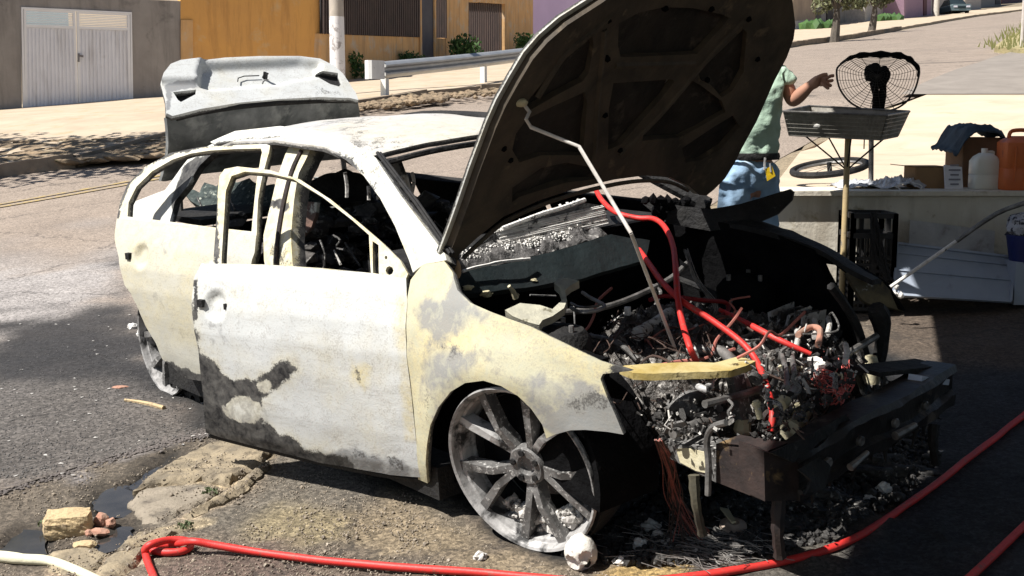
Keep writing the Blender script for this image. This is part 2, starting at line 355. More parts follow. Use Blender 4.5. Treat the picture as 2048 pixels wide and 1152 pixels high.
SLABS = [([(270, 985), (300, 955), (350, 925), (420, 892), (500, 888), (548, 905), (520, 935), (455, 975), (400, 968), (330, 975)], .045, (.40, .315, .20)),
         ([(265, 1000), (285, 982), (400, 974), (445, 984), (415, 1008), (370, 1025), (330, 1055), (285, 1045), (262, 1030)], .03, (.20, .17, .13)),
         ([(455, 988), (485, 962), (530, 930), (545, 935), (490, 985), (440, 1015), (380, 1042), (360, 1040), (420, 1010)], .045, (.37, .29, .2)),
         ([(270, 1070), (330, 1062), (400, 1040), (420, 1046), (350, 1075), (300, 1085), (250, 1110), (232, 1100)], .03, (.42, .34, .22)),
         ([(100, 1112), (180, 1100), (225, 1112), (200, 1140), (150, 1165), (90, 1150)], .03, (.42, .32, .22)),
         ([(215, 1118), (300, 1098), (280, 1130), (230, 1170), (180, 1170)], .035, (.38, .31, .22))]
SLW = [(XY(p), h, c) for p, h, c in SLABS]; PUW = [XY(p) for p in PUD]
RW2 = ROADP
Z = []                                        # colour zones: polygon (px), colour, dryness, softness, noise
def zone(P, c, a, soft=25, nn=18): Z.append((P, c, a, soft, nn))
zone([(-200, 1020), (0, 975), (150, 930), (300, 890), (420, 850), (480, 880), (300, 960), (180, 1050), (60, 1060), (-200, 1120)], (.115, .095, .073), .9)
zone([(-100, 1010), (0, 975), (150, 927), (300, 882), (410, 850), (395, 872), (300, 902), (150, 950), (0, 1000), (-100, 1030)], (.165, .15, .145), .9, 16, 26)
zone([(420, 860), (700, 900), (900, 1000), (1000, 1100), (700, 1090), (450, 1060), (380, 1060), (550, 940)], (.115, .100, .080), 1)
zone([(880, 1010), (1010, 1080), (1120, 1130), (1000, 1160), (760, 1120), (650, 1050), (760, 1000)], (.19, .150, .10), 1, 40, 40)
zone([(560, 1010), (680, 1040), (640, 1080), (500, 1060)], (.19, .155, .095), 1, 30, 30)
zone([(380, 1095), (760, 1130), (900, 1200), (300, 1200)], (.11, .08, .065), 1, 20, 20)
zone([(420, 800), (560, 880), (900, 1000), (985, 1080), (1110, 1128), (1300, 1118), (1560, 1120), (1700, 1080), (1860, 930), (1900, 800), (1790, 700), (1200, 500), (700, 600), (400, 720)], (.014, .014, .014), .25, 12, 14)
zone([(1100, 1200), (1280, 1128), (1480, 1120), (1640, 1085), (1720, 1040), (1760, 1200)], (.075, .068, .058), 1, 18, 25)
zone([(1255, 1110), (1350, 1090), (1380, 1130), (1280, 1160), (1200, 1150)], (.30, .21, .09), 1, 18, 20)
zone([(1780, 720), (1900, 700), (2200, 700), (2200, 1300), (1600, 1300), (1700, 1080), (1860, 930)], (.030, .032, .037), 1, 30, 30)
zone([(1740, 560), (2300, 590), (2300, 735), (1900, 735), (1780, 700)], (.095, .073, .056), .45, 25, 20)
def gcol(p):
    px, py = w2px(p); c = (.13, .105, .08); a = 1.
    if -260 < px < 2320 and 520 < py < 1300:
        j = fn(p, 3., 4, 3)
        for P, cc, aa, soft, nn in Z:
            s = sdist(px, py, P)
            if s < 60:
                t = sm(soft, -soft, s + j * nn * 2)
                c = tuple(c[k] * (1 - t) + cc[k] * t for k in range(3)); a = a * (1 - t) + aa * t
        if px < 700 and py > 840:
            for P, h, cc in SLW:
                s = sdist(p.x, p.y, P); t = sm(.02, -.015, s + fn(p, 12, 3, 5) * .03)
                c = tuple(c[k] * (1 - t) + cc[k] * t for k in range(3))
            for P in PUW:
                t = sm(.02, -.02, sdist(p.x, p.y, P) + fn(p, 9, 3, 8) * .03)
                c = tuple(c[k] * (1 - t) + (.030, .028, .026)[k] * t for k in range(3)); a *= (1 - t)
        if px < 500 and py > 850:
            dd = min(sdist(p.x, p.y, P) for P in PUW); t = sm(.16, .0, dd + fn(p, 8, 3, 8) * .05) * .6; c = tuple(v * (1 - t) for v in c); a *= 1 - .5 * t
    return (*c, a)
def axis(lo, d0, d1, hi, st, gr):
    out = []; x = d0; s = st
    while x > lo: s *= gr; x -= s; out.append(x)
    out = out[::-1]; x = d0
    while x < d1: out.append(x); x += st
    s = st
    while x < hi: out.append(x); s *= gr; x += s
    return out
gx = axis(-160, -3.1, 2.9, 260, .032, 1.16); gy = axis(-14, 3.05, 7.0, 420, .032, 1.13)
gb = B(); gb.c = []
RNEAR = [(x, y) for x, y in ROADP if y < 40]
for y in gy:
    for x in gx:
        z = T(x, y)
        near = -3.6 < x < 3.4 and 2.9 < y < 7.6
        if near:
            q = Vector((x, y, 0)); rd = sdist(x, y, ROADP); z += (fn(q, 1.3, 3, 1) * .010 + fn(q, 9, 4, 2) * .006) * sm(-.05, .10, rd)
            pxx, pyy = w2px((x, y, z)); 
            if pxx < 760:
                for P in PUW: z -= .03 * sm(.06, -.04, sdist(x, y, P) + fn(q, 9, 3, 8) * .03)
            if 1250 < pxx < 1900 and 800 < pyy < 1130: z += .03 * max(0, fn(q, 5, 4, 9))
        if y > 2:
            rd = rd if near else sdist(x, y, ROADP); z -= .008 * sm(.0, -.06, rd) if near else (.06 + .0012 * y if rd < -.3 else 0)
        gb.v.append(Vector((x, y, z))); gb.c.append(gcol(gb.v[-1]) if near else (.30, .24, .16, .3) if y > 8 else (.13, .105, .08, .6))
nx = len(gx)
gb.f = [(j * nx + i, j * nx + i + 1, (j + 1) * nx + i + 1, (j + 1) * nx + i) for j in range(len(gy) - 1) for i in range(nx - 1)]
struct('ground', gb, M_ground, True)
# ---- puddle water
M_water = pm('puddle_water', (.03, .028, .026), (.05, .046, .042), 9, .10, 0, 6, .001, spec=.6)
wb = B()
for P in PUW:
    P = [(x + .03 * nz((x, y, 0), 14, 1), y + .03 * nz((x, y, 0), 14, 2)) for x, y in resample(P, .03)]
    v2, fs = triang(P, [], .05); wb.add([Vector((x, y, T(x, y) - .008)) for x, y in v2], fs)
struct('puddle', wb, M_water)
# ---- road
def rcol(p):
    px, py = w2px(p); c = (.315, .255, .205); a = .35
    j = fn(p, 1.1, 4, 3); j2 = fn(p, 3., 4, 4)
    def put(P, cc, aa, soft, nn):
        nonlocal c, a
        t = sm(soft, -soft, sdist(px, py, P) + (j + j2 * .5) * nn); c = tuple(c[k] * (1 - t) + cc[k] * t for k in range(3)); a = a * (1 - t) + aa * t
    if py > 380 and px < 700:
        put([(-260, 535), (60, 520), (235, 515), (250, 600), (150, 660), (50, 700), (-260, 760)], (.36, .33, .31), .5, 45, 60)
        put([(-260, 725), (40, 655), (180, 615), (238, 585), (300, 640), (420, 800), (460, 880), (-260, 1060)], (.095, .085, .077), 1.0, 60, 80)
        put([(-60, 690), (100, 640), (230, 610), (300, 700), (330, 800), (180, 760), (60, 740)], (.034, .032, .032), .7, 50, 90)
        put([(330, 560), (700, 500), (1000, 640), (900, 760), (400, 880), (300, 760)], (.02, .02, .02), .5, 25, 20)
    elif px < 1560 and py > 330: put([(-260, 300)] * 3, c, a, 1, 1)
    k = 1 + .10 * j; c = tuple(v * k for v in c)
    return (*c, a)
def road_sheet():
    outer = resample(ROADP, 1.6); V2 = list(outer); n0 = len(V2); E = [(i, (i + 1) % n0) for i in range(n0)]
    def lat(x0, x1, y0, y1, s, excl=None):
        y = y0; r = 0
        while y < y1:
            x = x0 + (s / 2 if r % 2 else 0)
            while x < x1:
                if inpoly(x, y, ROADP) and sdist(x, y, ROADP) < -s * .4 and not (excl and excl[0] < x < excl[1] and excl[2] < y < excl[3]): V2.append((x, y))
                x += s
            y += s; r += 1
    lat(-5.2, .4, 3.2, 9.5, .085); lat(-9, 3.5, 2.5, 16, .45, (-5.2, .4, 3.2, 9.5)); lat(-40, 70, 1, 150, 2.2, (-9, 3.5, 2.5, 16))
    vo, eo, fo, *_ = delaunay_2d_cdt([Vector(v) for v in V2], E, [], 0, 1e-4)
    fs = [tuple(f) for f in fo if inpoly(sum(vo[i].x for i in f) / len(f), sum(vo[i].y for i in f) / len(f), ROADP)]
    vs = [Vector((v.x, v.y, T(v.x, v.y) + .006)) for v in vo]
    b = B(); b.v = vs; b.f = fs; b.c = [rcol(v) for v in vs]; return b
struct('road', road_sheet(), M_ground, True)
# ---- yellow centre lines, faded
M_yel = pm('faded_yellow_paint', (.40, .29, .10), (.27, .215, .16), 9, .8, 0, 40, .002, spots=(.25, .205, .17), sscale=18, sa=.5, sb=.6)
lb = B(); A_, B_ = G(-60, 424), G(420, 338); dv = (B_ - A_).normalized(); nv = Vector((-dv.y, dv.x, 0))
for o in (-.13, .07):
    n_ = 16
    for i in range(n_):
        q = [A_ + (B_ - A_) * (i / n_) + nv * o, A_ + (B_ - A_) * ((i + 1) / n_) + nv * o]
        q += [q[1] + nv * .09, q[0] + nv * .09]; lb.add([Vector((v.x, v.y, T(v.x, v.y) + .016)) for v in q], [(0, 1, 2, 3)])
struct('road_marking', lb, M_yel)
# ---- far pavement with its kerb
M_sand = pm('sandy_pavement', (.47, .385, .285), (.39, .31, .225), 1.4, .9, 0, 30, .01, spots=(.36, .29, .17), sscale=2.6, sa=.56, sb=.7)
M_kerb = pm('old_kerb', (.34, .27, .20), (.2, .16, .12), 2.5, .9, 0, 20, .02)
EDGE = [(-90, 378), (0, 354), (150, 335), (330, 289), (480, 264), (700, 224), (850, 200), (1060, 181), (1250, 156), (1420, 125), (1590, 93), (1700, 78), (1800, 60), (1900, 42), (1960, 32), (2048, 21)]
ew = XY(EDGE)
base = [(-16., 26.), (-11.6, 27.8), (-8, 29), (-6, 33), (-3.5, 40), (2, 61), (5, 64), (14, 66), (24, 92), (40, 118), (60, 140)]
pave = ew + [(62., 138.)] + base[::-1]
def bank(x, y): return .13 + .35 * sm(20., 22.5, y + x * .15) * sm(-3, -6, x) * 0 + .03 * fn((x, y, 0), .8, 3, 4)
struct('pavement', sheet(pave, 0, 1.3, .5, bank), M_sand, True)
kb = B()
for i in range(len(ew) - 1):
    a, b_ = Vector((*ew[i], 0)), Vector((*ew[i + 1], 0)); L = (b_ - a).length
    if a.y > 60: continue
    k = max(1, int(L / 1.0))
    for j in range(k):
        p, q = a.lerp(b_, j / k), a.lerp(b_, (j + .985) / k)
        p.z = T(p.x, p.y) + .07 + random.uniform(-.02, .02); q.z = T(q.x, q.y) + .07 + random.uniform(-.02, .02)
        kb.bar(p, q, .16 + random.uniform(-.02, .02), .24)
struct('kerb', kb, M_kerb)
M_earth = pm('dry_earth_bank', (.30, .22, .14), (.17, .13, .09), 2.2, .95, 0, 14, .05, spots=(.12, .1, .06), sscale=6)
eb = B()
for i in range(520):
    t = random.random(); q = G(-60 + 420 * t, 300 - 18 * t + random.uniform(-12, 38) * (1 - .3 * t), .1)
    eb.blob((q.x, q.y, T(q.x, q.y) + .10), random.uniform(.04, .16), i, 1, .4, 1.5, (1.8, 1.3, .35))
solo('earth_bank', eb, M_earth, 'broken earth and rubble bank along the far pavement edge at left', 'earth bank', kind='stuff')
gbm = B()
for i in range(500):
    t = random.random(); q = G(640 + 430 * t, 222 - 46 * t + random.gauss(0, 4), .1)
    r = random.uniform(.02, .055) * (1.5 if abs(t - .45) < .15 else 1); gbm.blob((q.x, q.y, T(q.x, q.y) + .12), r, i, 1, .4, 1.5, (1.5, 1.2, .8))
solo('kerb_rubble', gbm, M_earth, 'crumbled rubble and dry grass along the kerb below the guardrail', 'rubble', kind='stuff')
# ---- forecourt platform at the right
M_court = pm('sandy_concrete', (.54, .44, .325), (.46, .365, .265), 1.6, .9, 0, 30, .006, spots=(.40, .31, .2), sscale=2.2, sa=.6, sb=.74)
M_block = pm('rendered_block_face', (.70, .66, .57), (.60, .55, .46), 3.2, .9, 0, 30, .008, spots=(.34, .28, .17), sscale=5, sa=.6, sb=.7, streak=(.36, .31, .24))
def court_z(x, y): return max(1.205 + .012 * (y - 7), T(x, y) + .05)
FC = D(1537, 376, 7.0)
court = [(FC.x, 7.0), (9., 6.85), (34., 6.6), (34., 30.)] + XY([(2060, 104), (1996, 128), (1890, 182), (1760, 232), (1680, 272), (1600, 320)])
v2, fs = triang(court, [], .55)
struct('forecourt', slab_from([Vector((x, y, court_z(x, y))) for x, y in v2], fs, [Vector((x, y, T(x, y) - .4)) for x, y in v2]), M_court)
fb = B(); yb = 6.96
fb.hexa([(FC.x - .02, yb, T(FC.x, yb) - .2), (9, yb - .15, .2), (9, yb - .15, 1.19), (FC.x - .02, yb, 1.19)], [(FC.x - .02, yb + .08, T(FC.x, yb) - .2), (9, yb - .07, .2), (9, yb - .07, 1.19), (FC.x - .02, yb + .08, 1.19)])
fw_ = thing('ledge_wall', 'low rendered wall holding up the sandy forecourt', 'low wall', (FC.x, yb, T(FC.x, yb)))
obj('wall_face', fb, M_block, fw_)
cap = B(); cap.hexa([(FC.x - .06, yb - .05, 1.195), (9, yb - .2, 1.195), (9, yb + .25, 1.195), (FC.x - .06, yb + .4, 1.195)], [(FC.x - .06, yb - .05, 1.222), (9, yb - .2, 1.222), (9, yb + .25, 1.222), (FC.x - .06, yb + .4, 1.222)])
obj('coping', cap, M_block, fw_)
M_strip = pm('grey_brown_strip', (.25, .22, .19), (.2, .175, .15), 2, .9, 0, 30, .006)  # plain grey-brown tone for the flat sheet over the forecourt edge
cs = XY([(1800, 196), (1900, 150), (1990, 118), (2060, 98), (2090, 150), (2060, 196)])
v2, fs = triang(cs, [], .8)
sb_ = B(); sb_.v = [Vector((x, y, court_z(x, y) + .012)) for x, y in v2]; sb_.f = fs; struct('forecourt_strip', sb_, M_strip)
gut = B()
for i in range(14):
    a, b_ = G(1882 + i * 8.2, 187 - i * 4.3), G(1882 + (i + .93) * 8.2, 187 - (i + .93) * 4.3)
    gut.bar(a + Vector((0, 0, .02)), b_ + Vector((0, 0, .02)), .10, .05)
struct('gutter_kerb', gut, pm('dark_gutter', (.07, .06, .05), (.2, .16, .12), 3))

# ---- broken paving slabs: solid pieces with jagged rims
M_slab = pm('broken_tan_paving', (.32, .26, .175), (.16, .135, .10), 9, .95, 0, 60, .012, spots=(.11, .09, .065), sscale=14, sa=.5, sb=.64)
M_slab_grey = pm('broken_grey_paving', (.27, .23, .18), (.18, .155, .12), 8, .95, 0, 60, .012, spots=(.10, .085, .07), sscale=12, sa=.54, sb=.66)
LBS = ['largest tan broken paving slab running up beneath the front door', 'grey brown sunken slab beside the puddle', 'narrow tan slab strip along the crack right of the largest slab', 'tan slab fragment just above the looped hose end', 'tan slab fragment beside the cream pipe', 'tan slab fragment left of the red hose at the bottom edge']
for (P, h, cc), lb in zip(SLW, LBS):
    J_ = [(x + .022 * nz((x, y, 0), 22, 1) + .01 * nz((x, y, 0), 60, 3), y + .022 * nz((x, y, 0), 22, 2) + .01 * nz((x, y, 0), 60, 4)) for x, y in resample(P, .018)]
    sbn = sheet(J_, h * .6, .018, .09, lambda x, y: .010 * fn((x, y, 0), 5, 4, 3) + .005 * fn((x, y, 0), 30, 3, 4) - .02 * sm(-.02, .0, sdist(x, y, P)))
    solo('broken_slab', sbn, M_slab_grey if cc[0] < .3 else M_slab, lb, 'paving slab', smooth=True)
# ------------------------------------------------------------------ the far side of the street
M_grey = pm('grey_render', (.33, .305, .285), (.25, .23, .215), .9, .95, 0, 12, .01, spots=(.11, .10, .095), sscale=1.3, sa=.56, sb=.72, streak=(.15, .14, .13))
M_gate = pm('white_gate_paint', (.74, .75, .80), (.66, .67, .72), 1.2, .5, 0, 20, .001, spots=(.5, .48, .5), sscale=2.4, sa=.62, sb=.8, streak=(.42, .40, .40))
M_gate2 = pm('white_gate_frame', (.78, .78, .80), (.7, .7, .72), 1.2, .5)
M_orange = pm('orange_render', (.70, .37, .11), (.62, .33, .11), .8, .9, 0, 12, .01, spots=(.62, .42, .22), sscale=2.0, sa=.55, sb=.72, streak=(.40, .20, .07))
M_orange2 = pm('weathered_orange_render', (.66, .40, .18), (.55, .33, .15), 1.0, .9, 0, 12, .01, spots=(.5, .43, .34), sscale=2.2, sa=.52, sb=.7, streak=(.30, .19, .10))
M_brown = pm('brown_fence_paint', (.075, .05, .042), (.05, .036, .032), 2, .7)
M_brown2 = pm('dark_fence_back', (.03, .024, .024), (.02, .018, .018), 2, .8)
M_lilac = pm('lilac_render', (.60, .47, .70), (.55, .43, .65), .7, .9, 0, 12, .004)
M_bluegrey = pm('blue_grey_door', (.035, .035, .05), (.05, .05, .065), 2, .6)
def rect(A, B2, c, th, b=None, proud=0.):     # c: four px corners on wall plane, extruded away from the camera
    b = b or B(); n = Vector((B2.y - A.y, A.x - B2.x, 0)).normalized()
    if n.dot(CAM - A) > 0: n = -n
    q = [V(x, y, A, B2) - n * proud for x, y in c]
    return b.hexa(q, [p + n * th for p in q])
# ---- left grey wall and double gate
GA, GB = D(48, 222, 26.0), D(265, 215, 27.4)
gw = thing('garage_wall', 'grey rendered wall with dark stains around the white double gate', 'wall', (GB.x, GB.y, GB.z - .3))
for c in ([(-110, -30), (42, -30), (44, 235), (-110, 265)], [(263, -2), (361, 2), (361, 222), (264, 226)]): obj('wall', rect(GA, GB, c, .2), M_grey, gw)
obj('lintel', rect(GA, GB, [(42, -30), (263, -2), (263, 24.5), (42, 14)], .2), M_grey, gw)
gt = thing('double_gate', 'white metal double gate with louvred top in the grey wall', 'gate', (GA.x, GA.y, GA.z))
fr = B()
for c in ([(42, 14), (263, 24.5), (263, 28), (42, 18)], [(42, 18), (45.5, 18), (50, 222), (46, 222)], [(260, 28), (263, 28), (266, 215), (262, 215)], [(46, 220), (266, 213), (266, 216), (46, 223)]): rect(GA, GB, c, .06, fr, .03)
obj('gate_frame', fr, M_gate2, gt)
def lerp2(a, b, t): return (a[0] + (b[0] - a[0]) * t, a[1] + (b[1] - a[1]) * t)
for li, (TL, TR, BR, BL) in enumerate([((47, 18), (150, 23), (156, 217), (50, 220)), ((153, 23), (259, 28), (262, 213), (157, 217))]):
    def q(u, v): return lerp2(lerp2(TL, TR, u), lerp2(BL, BR, u), v)
    lf = obj('gate_leaf', rect(GA, GB, [q(0, .17), q(1, .17), q(1, 1), q(0, 1)], .02), M_gate, gt)
    rb = B(); n_ = 14
    for i in range(n_): rect(GA, GB, [q((i + .2) / n_, .185), q((i + .75) / n_, .185), q((i + .75) / n_, .985), q((i + .2) / n_, .985)], .02, rb, .016)
    obj('corrugation', rb, M_gate, lf)
    st = B()
    for c in ([q(0, 0), q(.045, 0), q(.045, 1), q(0, 1)], [q(.955, 0), q(1, 0), q(1, 1), q(.955, 1)], [q(.045, 0), q(.955, 0), q(.955, .02), q(.045, .02)], [q(.045, .15), q(.955, .15), q(.955, .18), q(.045, .18)]): rect(GA, GB, c, .05, st, .022)
    obj('leaf_frame', st, M_gate2, lf)
    for i in range(7):
        v = .03 + i * .0172; obj('louvre', rect(GA, GB, [q(.05, v), q(.95, v), q(.95, v + .0085), q(.05, v + .0085)], .03), M_gate2, lf)
hb = B(); rect(GA, GB, [(155, 107), (158, 107), (158, 124), (155, 124)], .05, hb, .05); rect(GA, GB, [(155, 109), (165, 111), (165, 115), (155, 113)], .02, hb, .07)
obj('handle', hb, pm('dark_handle', (.2, .19, .2)), gt)
YA, YB = GA + Vector((1.5, 3.2, 0)), GB + Vector((1.9, 3.2, 0))
yh = B(); yh.box(((YA.x + YB.x) / 2, YA.y + 2.4, 3.4), (6.5, 2.2, 5.2)); hs = thing('yard_house', 'pale sunlit house glimpsed through the gate louvres', 'house', ((YA.x + YB.x) / 2, YA.y + 2.4, 1.2))
obj('wall', yh, pm('pale_render', (.7, .6, .45), (.62, .52, .4), 1), hs)
# ---- orange wall
OA, OB = V(361, 208, GA, GB), G(650, 168, .12)
ow = thing('orange_wall', 'tall ochre orange rendered wall with peeling pale patches', 'wall', OA)
obj('wall', rect(OA, OB, [(361, -40), (642, -40), (642, 178), (361, 225)], .2), M_orange, ow)
obj('peeled_pillar', rect(OA, OB, [(361, 40), (385, 40), (385, 222), (361, 225)], .05, None, .04), M_orange2, ow)
# ---- house with slatted fence
HA, HB = G(650, 168, .12), G(1080, 100, .12)
hh = thing('orange_house_front', 'weathered orange house front with brown slatted fence above a low wall', 'house', HA)
obj('low_wall', rect(HA, HB, [(642, 67), (838, 74), (838, 145), (642, 180)], .2), M_orange2, hh)
obj('low_wall', rect(HA, HB, [(868, 76), (892, 77), (892, 137), (868, 141)], .2), M_orange2, hh)
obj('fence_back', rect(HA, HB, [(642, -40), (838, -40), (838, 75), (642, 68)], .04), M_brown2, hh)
sl = B()
for i in range(46):
    x = 643 + i * 4.25; rect(HA, HB, [(x, -40), (x + 2.6, -40), (x + 2.6, 67.5 + (x - 642) * .035), (x, 67.5 + (x - 642) * .035)], .05, sl, .06)
obj('fence_slats', sl, M_brown, hh)
sl = B()
for i in range(7):
    x = 869 + i * 3.4; rect(HA, HB, [(x, -40), (x + 2.2, -40), (x + 2.2, 76), (x, 76)], .05, sl, .04)
obj('fence_slats', sl, M_brown, hh)
obj('door', rect(HA, HB, [(840, -40), (866, -40), (868, 141), (842, 143)], .05, None, .0), M_bluegrey, hh)
for c in ([(836, -40), (840, -40), (842, 144), (838, 144)], [(866, -40), (869, -40), (870, 141), (867, 141)]): obj('post', rect(HA, HB, c, .12, None, .05), M_orange2, hh)
obj('wall', rect(HA, HB, [(890, -40), (937, -40), (937, 128), (890, 137)], .3), M_orange2, hh)
obj('wall', rect(HA, HB, [(1010, -40), (1066, -40), (1066, 110), (1010, 118)], .3), M_orange2, hh)
obj('lintel', rect(HA, HB, [(937, -40), (1010, -40), (1010, 8), (937, 3)], .3), M_orange2, hh)
gb2 = B(); 
for i in range(17):
    x = 938 + i * 4.3; rect(HA, HB, [(x, 5), (x + 1.8, 5), (x + 1.8, 122), (x, 124)], .05, gb2, -.1)
obj('gate_bars', gb2, M_brown, hh)
bk = B(); n_ = Vector((HB.y - HA.y, HA.x - HB.x, 0)).normalized(); n_ = n_ if n_.y > 0 else -n_
BA, BB = HA + n_ * 5, HB + n_ * 5
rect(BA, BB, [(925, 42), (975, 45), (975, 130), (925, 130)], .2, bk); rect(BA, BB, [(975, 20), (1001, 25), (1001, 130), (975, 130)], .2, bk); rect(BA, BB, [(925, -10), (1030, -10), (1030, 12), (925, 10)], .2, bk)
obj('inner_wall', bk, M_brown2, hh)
bk = B(); rect(HA + n_ * 9, HB + n_ * 9, [(900, -40), (1060, -40), (1060, 130), (900, 130)], .2, bk); obj('sunlit_back_wall', bk, pm('pale_back_wall', (.75, .72, .68)), hh)
LA, LB = G(1066, 101, .12), G(1340, 76, .12)
lw = thing('lilac_house_wall', 'lilac rendered house wall behind the raised bonnet', 'house', LA)
obj('wall', rect(LA, LB, [(1066, -60), (1400, -60), (1400, 80), (1066, 106)], .3), M_lilac, lw)
obj('plinth', rect(LA, LB, [(1066, 78), (1400, 60), (1400, 82), (1066, 107)], .3, None, .05), pm('plinth_pink', (.5, .25, .2)), lw)
# ---- foliage
M_leaf = pm('bush_leaf', (.035, .085, .022), (.06, .12, .03), 3, .6)
M_leaf_pale = pm('tree_leaf', (.11, .12, .055), (.17, .17, .09), 2, .6)
M_bark = pm('bark', (.13, .11, .09), (.07, .06, .05), 5, .9, 0, 20, .02)
def leaves(b, c, r, n, s, sq=(1, 1, 1)):
    for i in range(n):
        d = Vector([random.gauss(0, 1) for _ in range(3)]).normalized() * r * random.random() ** .4
        p = Vector(c) + Vector((d.x * sq[0], d.y * sq[1], d.z * sq[2])); m = rrot(); k = s * random.uniform(.6, 1.4)
        b.add([p + m @ Vector(v) * k for v in ((-.5, 0, 0), (0, -.28, .06), (.5, 0, 0), (0, .28, .06))], [(0, 1, 2, 3)])
def bush(px, py, wpx, hpx, label, dpt=None, n=650):
    q = G(px, py, .12) if dpt is None else D(px, py, dpt); sc = q.y / FPX; w_, h_ = wpx * sc, hpx * sc
    t = thing('bush', label, 'bush', q); b = B()
    for i in range(7):
        c = q + Vector((random.uniform(-.33, .33) * w_, random.uniform(-.2, .2) * w_, random.uniform(.25, .72) * h_)); leaves(b, c, h_ * .32, n // 7, .13 * h_, (1.1, 1, .95))
    obj('foliage', b, M_leaf, t); s = B()
    for i in range(4): s.tube([q, q + Vector((random.uniform(-.25, .25) * w_, 0, .55 * h_))], [.03, .012], 5)
    obj('stem', s, M_bark, t)
bush(700, 158, 56, 62, 'dark green bush growing right behind the white painted pole', 32.)
bush(826, 143, 50, 44, 'low dark shrub against the low orange wall left of the blue grey door')
bush(938, 129, 70, 62, 'large round dark green bush in front of the house gateway')
bush(1052, 110, 52, 44, 'spiky dark shrub at the corner of orange and lilac walls')
# ---- utility pole
q = D(676, 172, 24.5); ut = thing('utility_pole', 'concrete utility pole painted white at its lower part', 'utility pole', (q.x, q.y, T(q.x, q.y)))
pb = B(); pb.tube([(q.x, q.y, T(q.x, q.y) - .2), (q.x, q.y, 3.75)], [.158, .15], 20); o1 = obj('painted_base', pb, pm('flaking_white_paint', (.80, .78, .77), (.72, .7, .7), 4, .8, 0, 20, .006, spots=(.36, .33, .32), sscale=4.5, sa=.54, sb=.62), ut, True)
pb = B(); pb.tube([(q.x, q.y, 3.74), (q.x, q.y, 9.5)], [.149, .11], 20); obj('shaft', pb, pm('pole_concrete', (.46, .41, .35), (.36, .32, .28), 4, .9), ut, True)
# ---- guardrail
P1, P2 = G(770, 207), G(967, 176); P3 = P2 + (P2 - P1) * 1.0; P4 = P2 + (P2 - P1) * 2
gd = thing('guardrail', 'galvanised steel guardrail with posts and rounded end toned pale as sunlit', 'guardrail', P1)
M_galv = pm('galvanised_steel', (.42, .43, .44), (.34, .35, .36), 3, .45, .5, 30, .002)
M_galv_lit = pm('sunlit_galvanised', (.78, .78, .76), (.68, .68, .66), 3, .6, .1, 30, .002, spots=(.5, .46, .4), sscale=6, sa=.64, sb=.7)  # rail steel made pale for posts and end, sunlit brightness put into colour
dr = (P2 - P1); dr.z = 0; dr.normalize(); sd_ = Vector((dr.y, -dr.x, 0))       # towards the camera side
for p in (P1, P2, P3, P4):
    b = B(); top = T(p.x, p.y) + .72; b.box((p.x, p.y, top - .45), (.13, .11, .92), Matrix.Rotation(math.atan2(dr.y, dr.x), 3, 'Z')); obj('post', b, M_galv_lit, gd)
prof = [(0, .155), (.045, .12), (.08, .09), (.08, .06), (.0, .02), (.0, -.02), (.08, -.06), (.08, -.09), (.045, -.12), (0, -.155)]
b = B(); pts = [P1 - dr * .22 + Vector((0, 0, 0))] + [P1.lerp(P2, t) for t in (0, .5, 1)] + [P3, P4 + dr * 2]; N = len(prof); vs = []
for p in pts:
    z = T(p.x, p.y) + .63
    for o, h in prof: vs.append(Vector((p.x, p.y, z + h)) + sd_ * (.09 + o))
fs = [(i * N + k, i * N + k + 1, (i + 1) * N + k + 1, (i + 1) * N + k) for i in range(len(pts) - 1) for k in range(N - 1)]
back = [v - sd_ * .012 for v in vs]; gs = slab_from(vs, fs, back); obj('rail', gs, M_galv, gd, True)
b = B(); e0 = P1 - dr * .22; z = T(e0.x, e0.y) + .63
arc = [e0 + sd_ * (.05 - .17 * math.cos(a)) * -1 - dr * (.30 * math.sin(a)) for a in [i * math.pi / 8 for i in range(9)]]
vs = [Vector((a.x, a.y, z + h)) for a in arc for h in (.17, -.17)]; fs = [(2 * i, 2 * i + 1, 2 * i + 3, 2 * i + 2) for i in range(8)]
b.add(vs, fs); b = slab_from(b.v, b.f, [v + dr * .012 for v in b.v]); obj('end_terminal', b, M_galv_lit, gd)
# ---- trees, houses, pole and car up the street
def tree(px, py, hpx, label, lean, depth, crown):
    q = D(px, py, depth); s = q.y / FPX; t = thing('street_tree', label, 'tree', q); h = hpx * s
    tr = B(); top = q + Vector((lean * s, 0, h)); mid = q.lerp(top, .55) + Vector((lean * s * .3, 0, 0))
    tr.tube(spline([q - Vector((0, 0, .3)), mid, top], 4), [.20 - .012 * i for i in range(9)], 8)
    for i in range(6):
        a = i * 1.05; e = top + Vector((math.cos(a) * 1.3, math.sin(a) * 1.0, 1.0 + .5 * (i % 2))); tr.tube([top, top.lerp(e, .5) + Vector((0, 0, .25)), e], [.08, .05, .02], 5)
        br = e.lerp(top, .3); tr.tube([br, br + Vector((math.cos(a + .7) * .7, math.sin(a + .7) * .5, .6))], [.035, .012], 4)
    obj('trunk', tr, M_bark, t, True); lf = B()
    for cx, cz, r in crown: leaves(lf, q + Vector((cx * s, random.uniform(-.4, .4), cz * s)), r * s, 130, .17)
    obj('crown', lf, M_leaf_pale, t)
tree(1669, 73, 52, 'thin dark trunked street tree left of the red brown gate', 3, 46, [(-28, 62, 20), (-4, 66, 20), (22, 66, 18), (40, 64, 12), (-12, 84, 26), (20, 86, 24)])
tree(1743, 55, 38, 'pale trunked street tree right of the red brown gate', 5, 56, [(-22, 46, 14), (0, 56, 18), (20, 50, 14), (34, 58, 12), (-4, 76, 24), (24, 76, 22)])
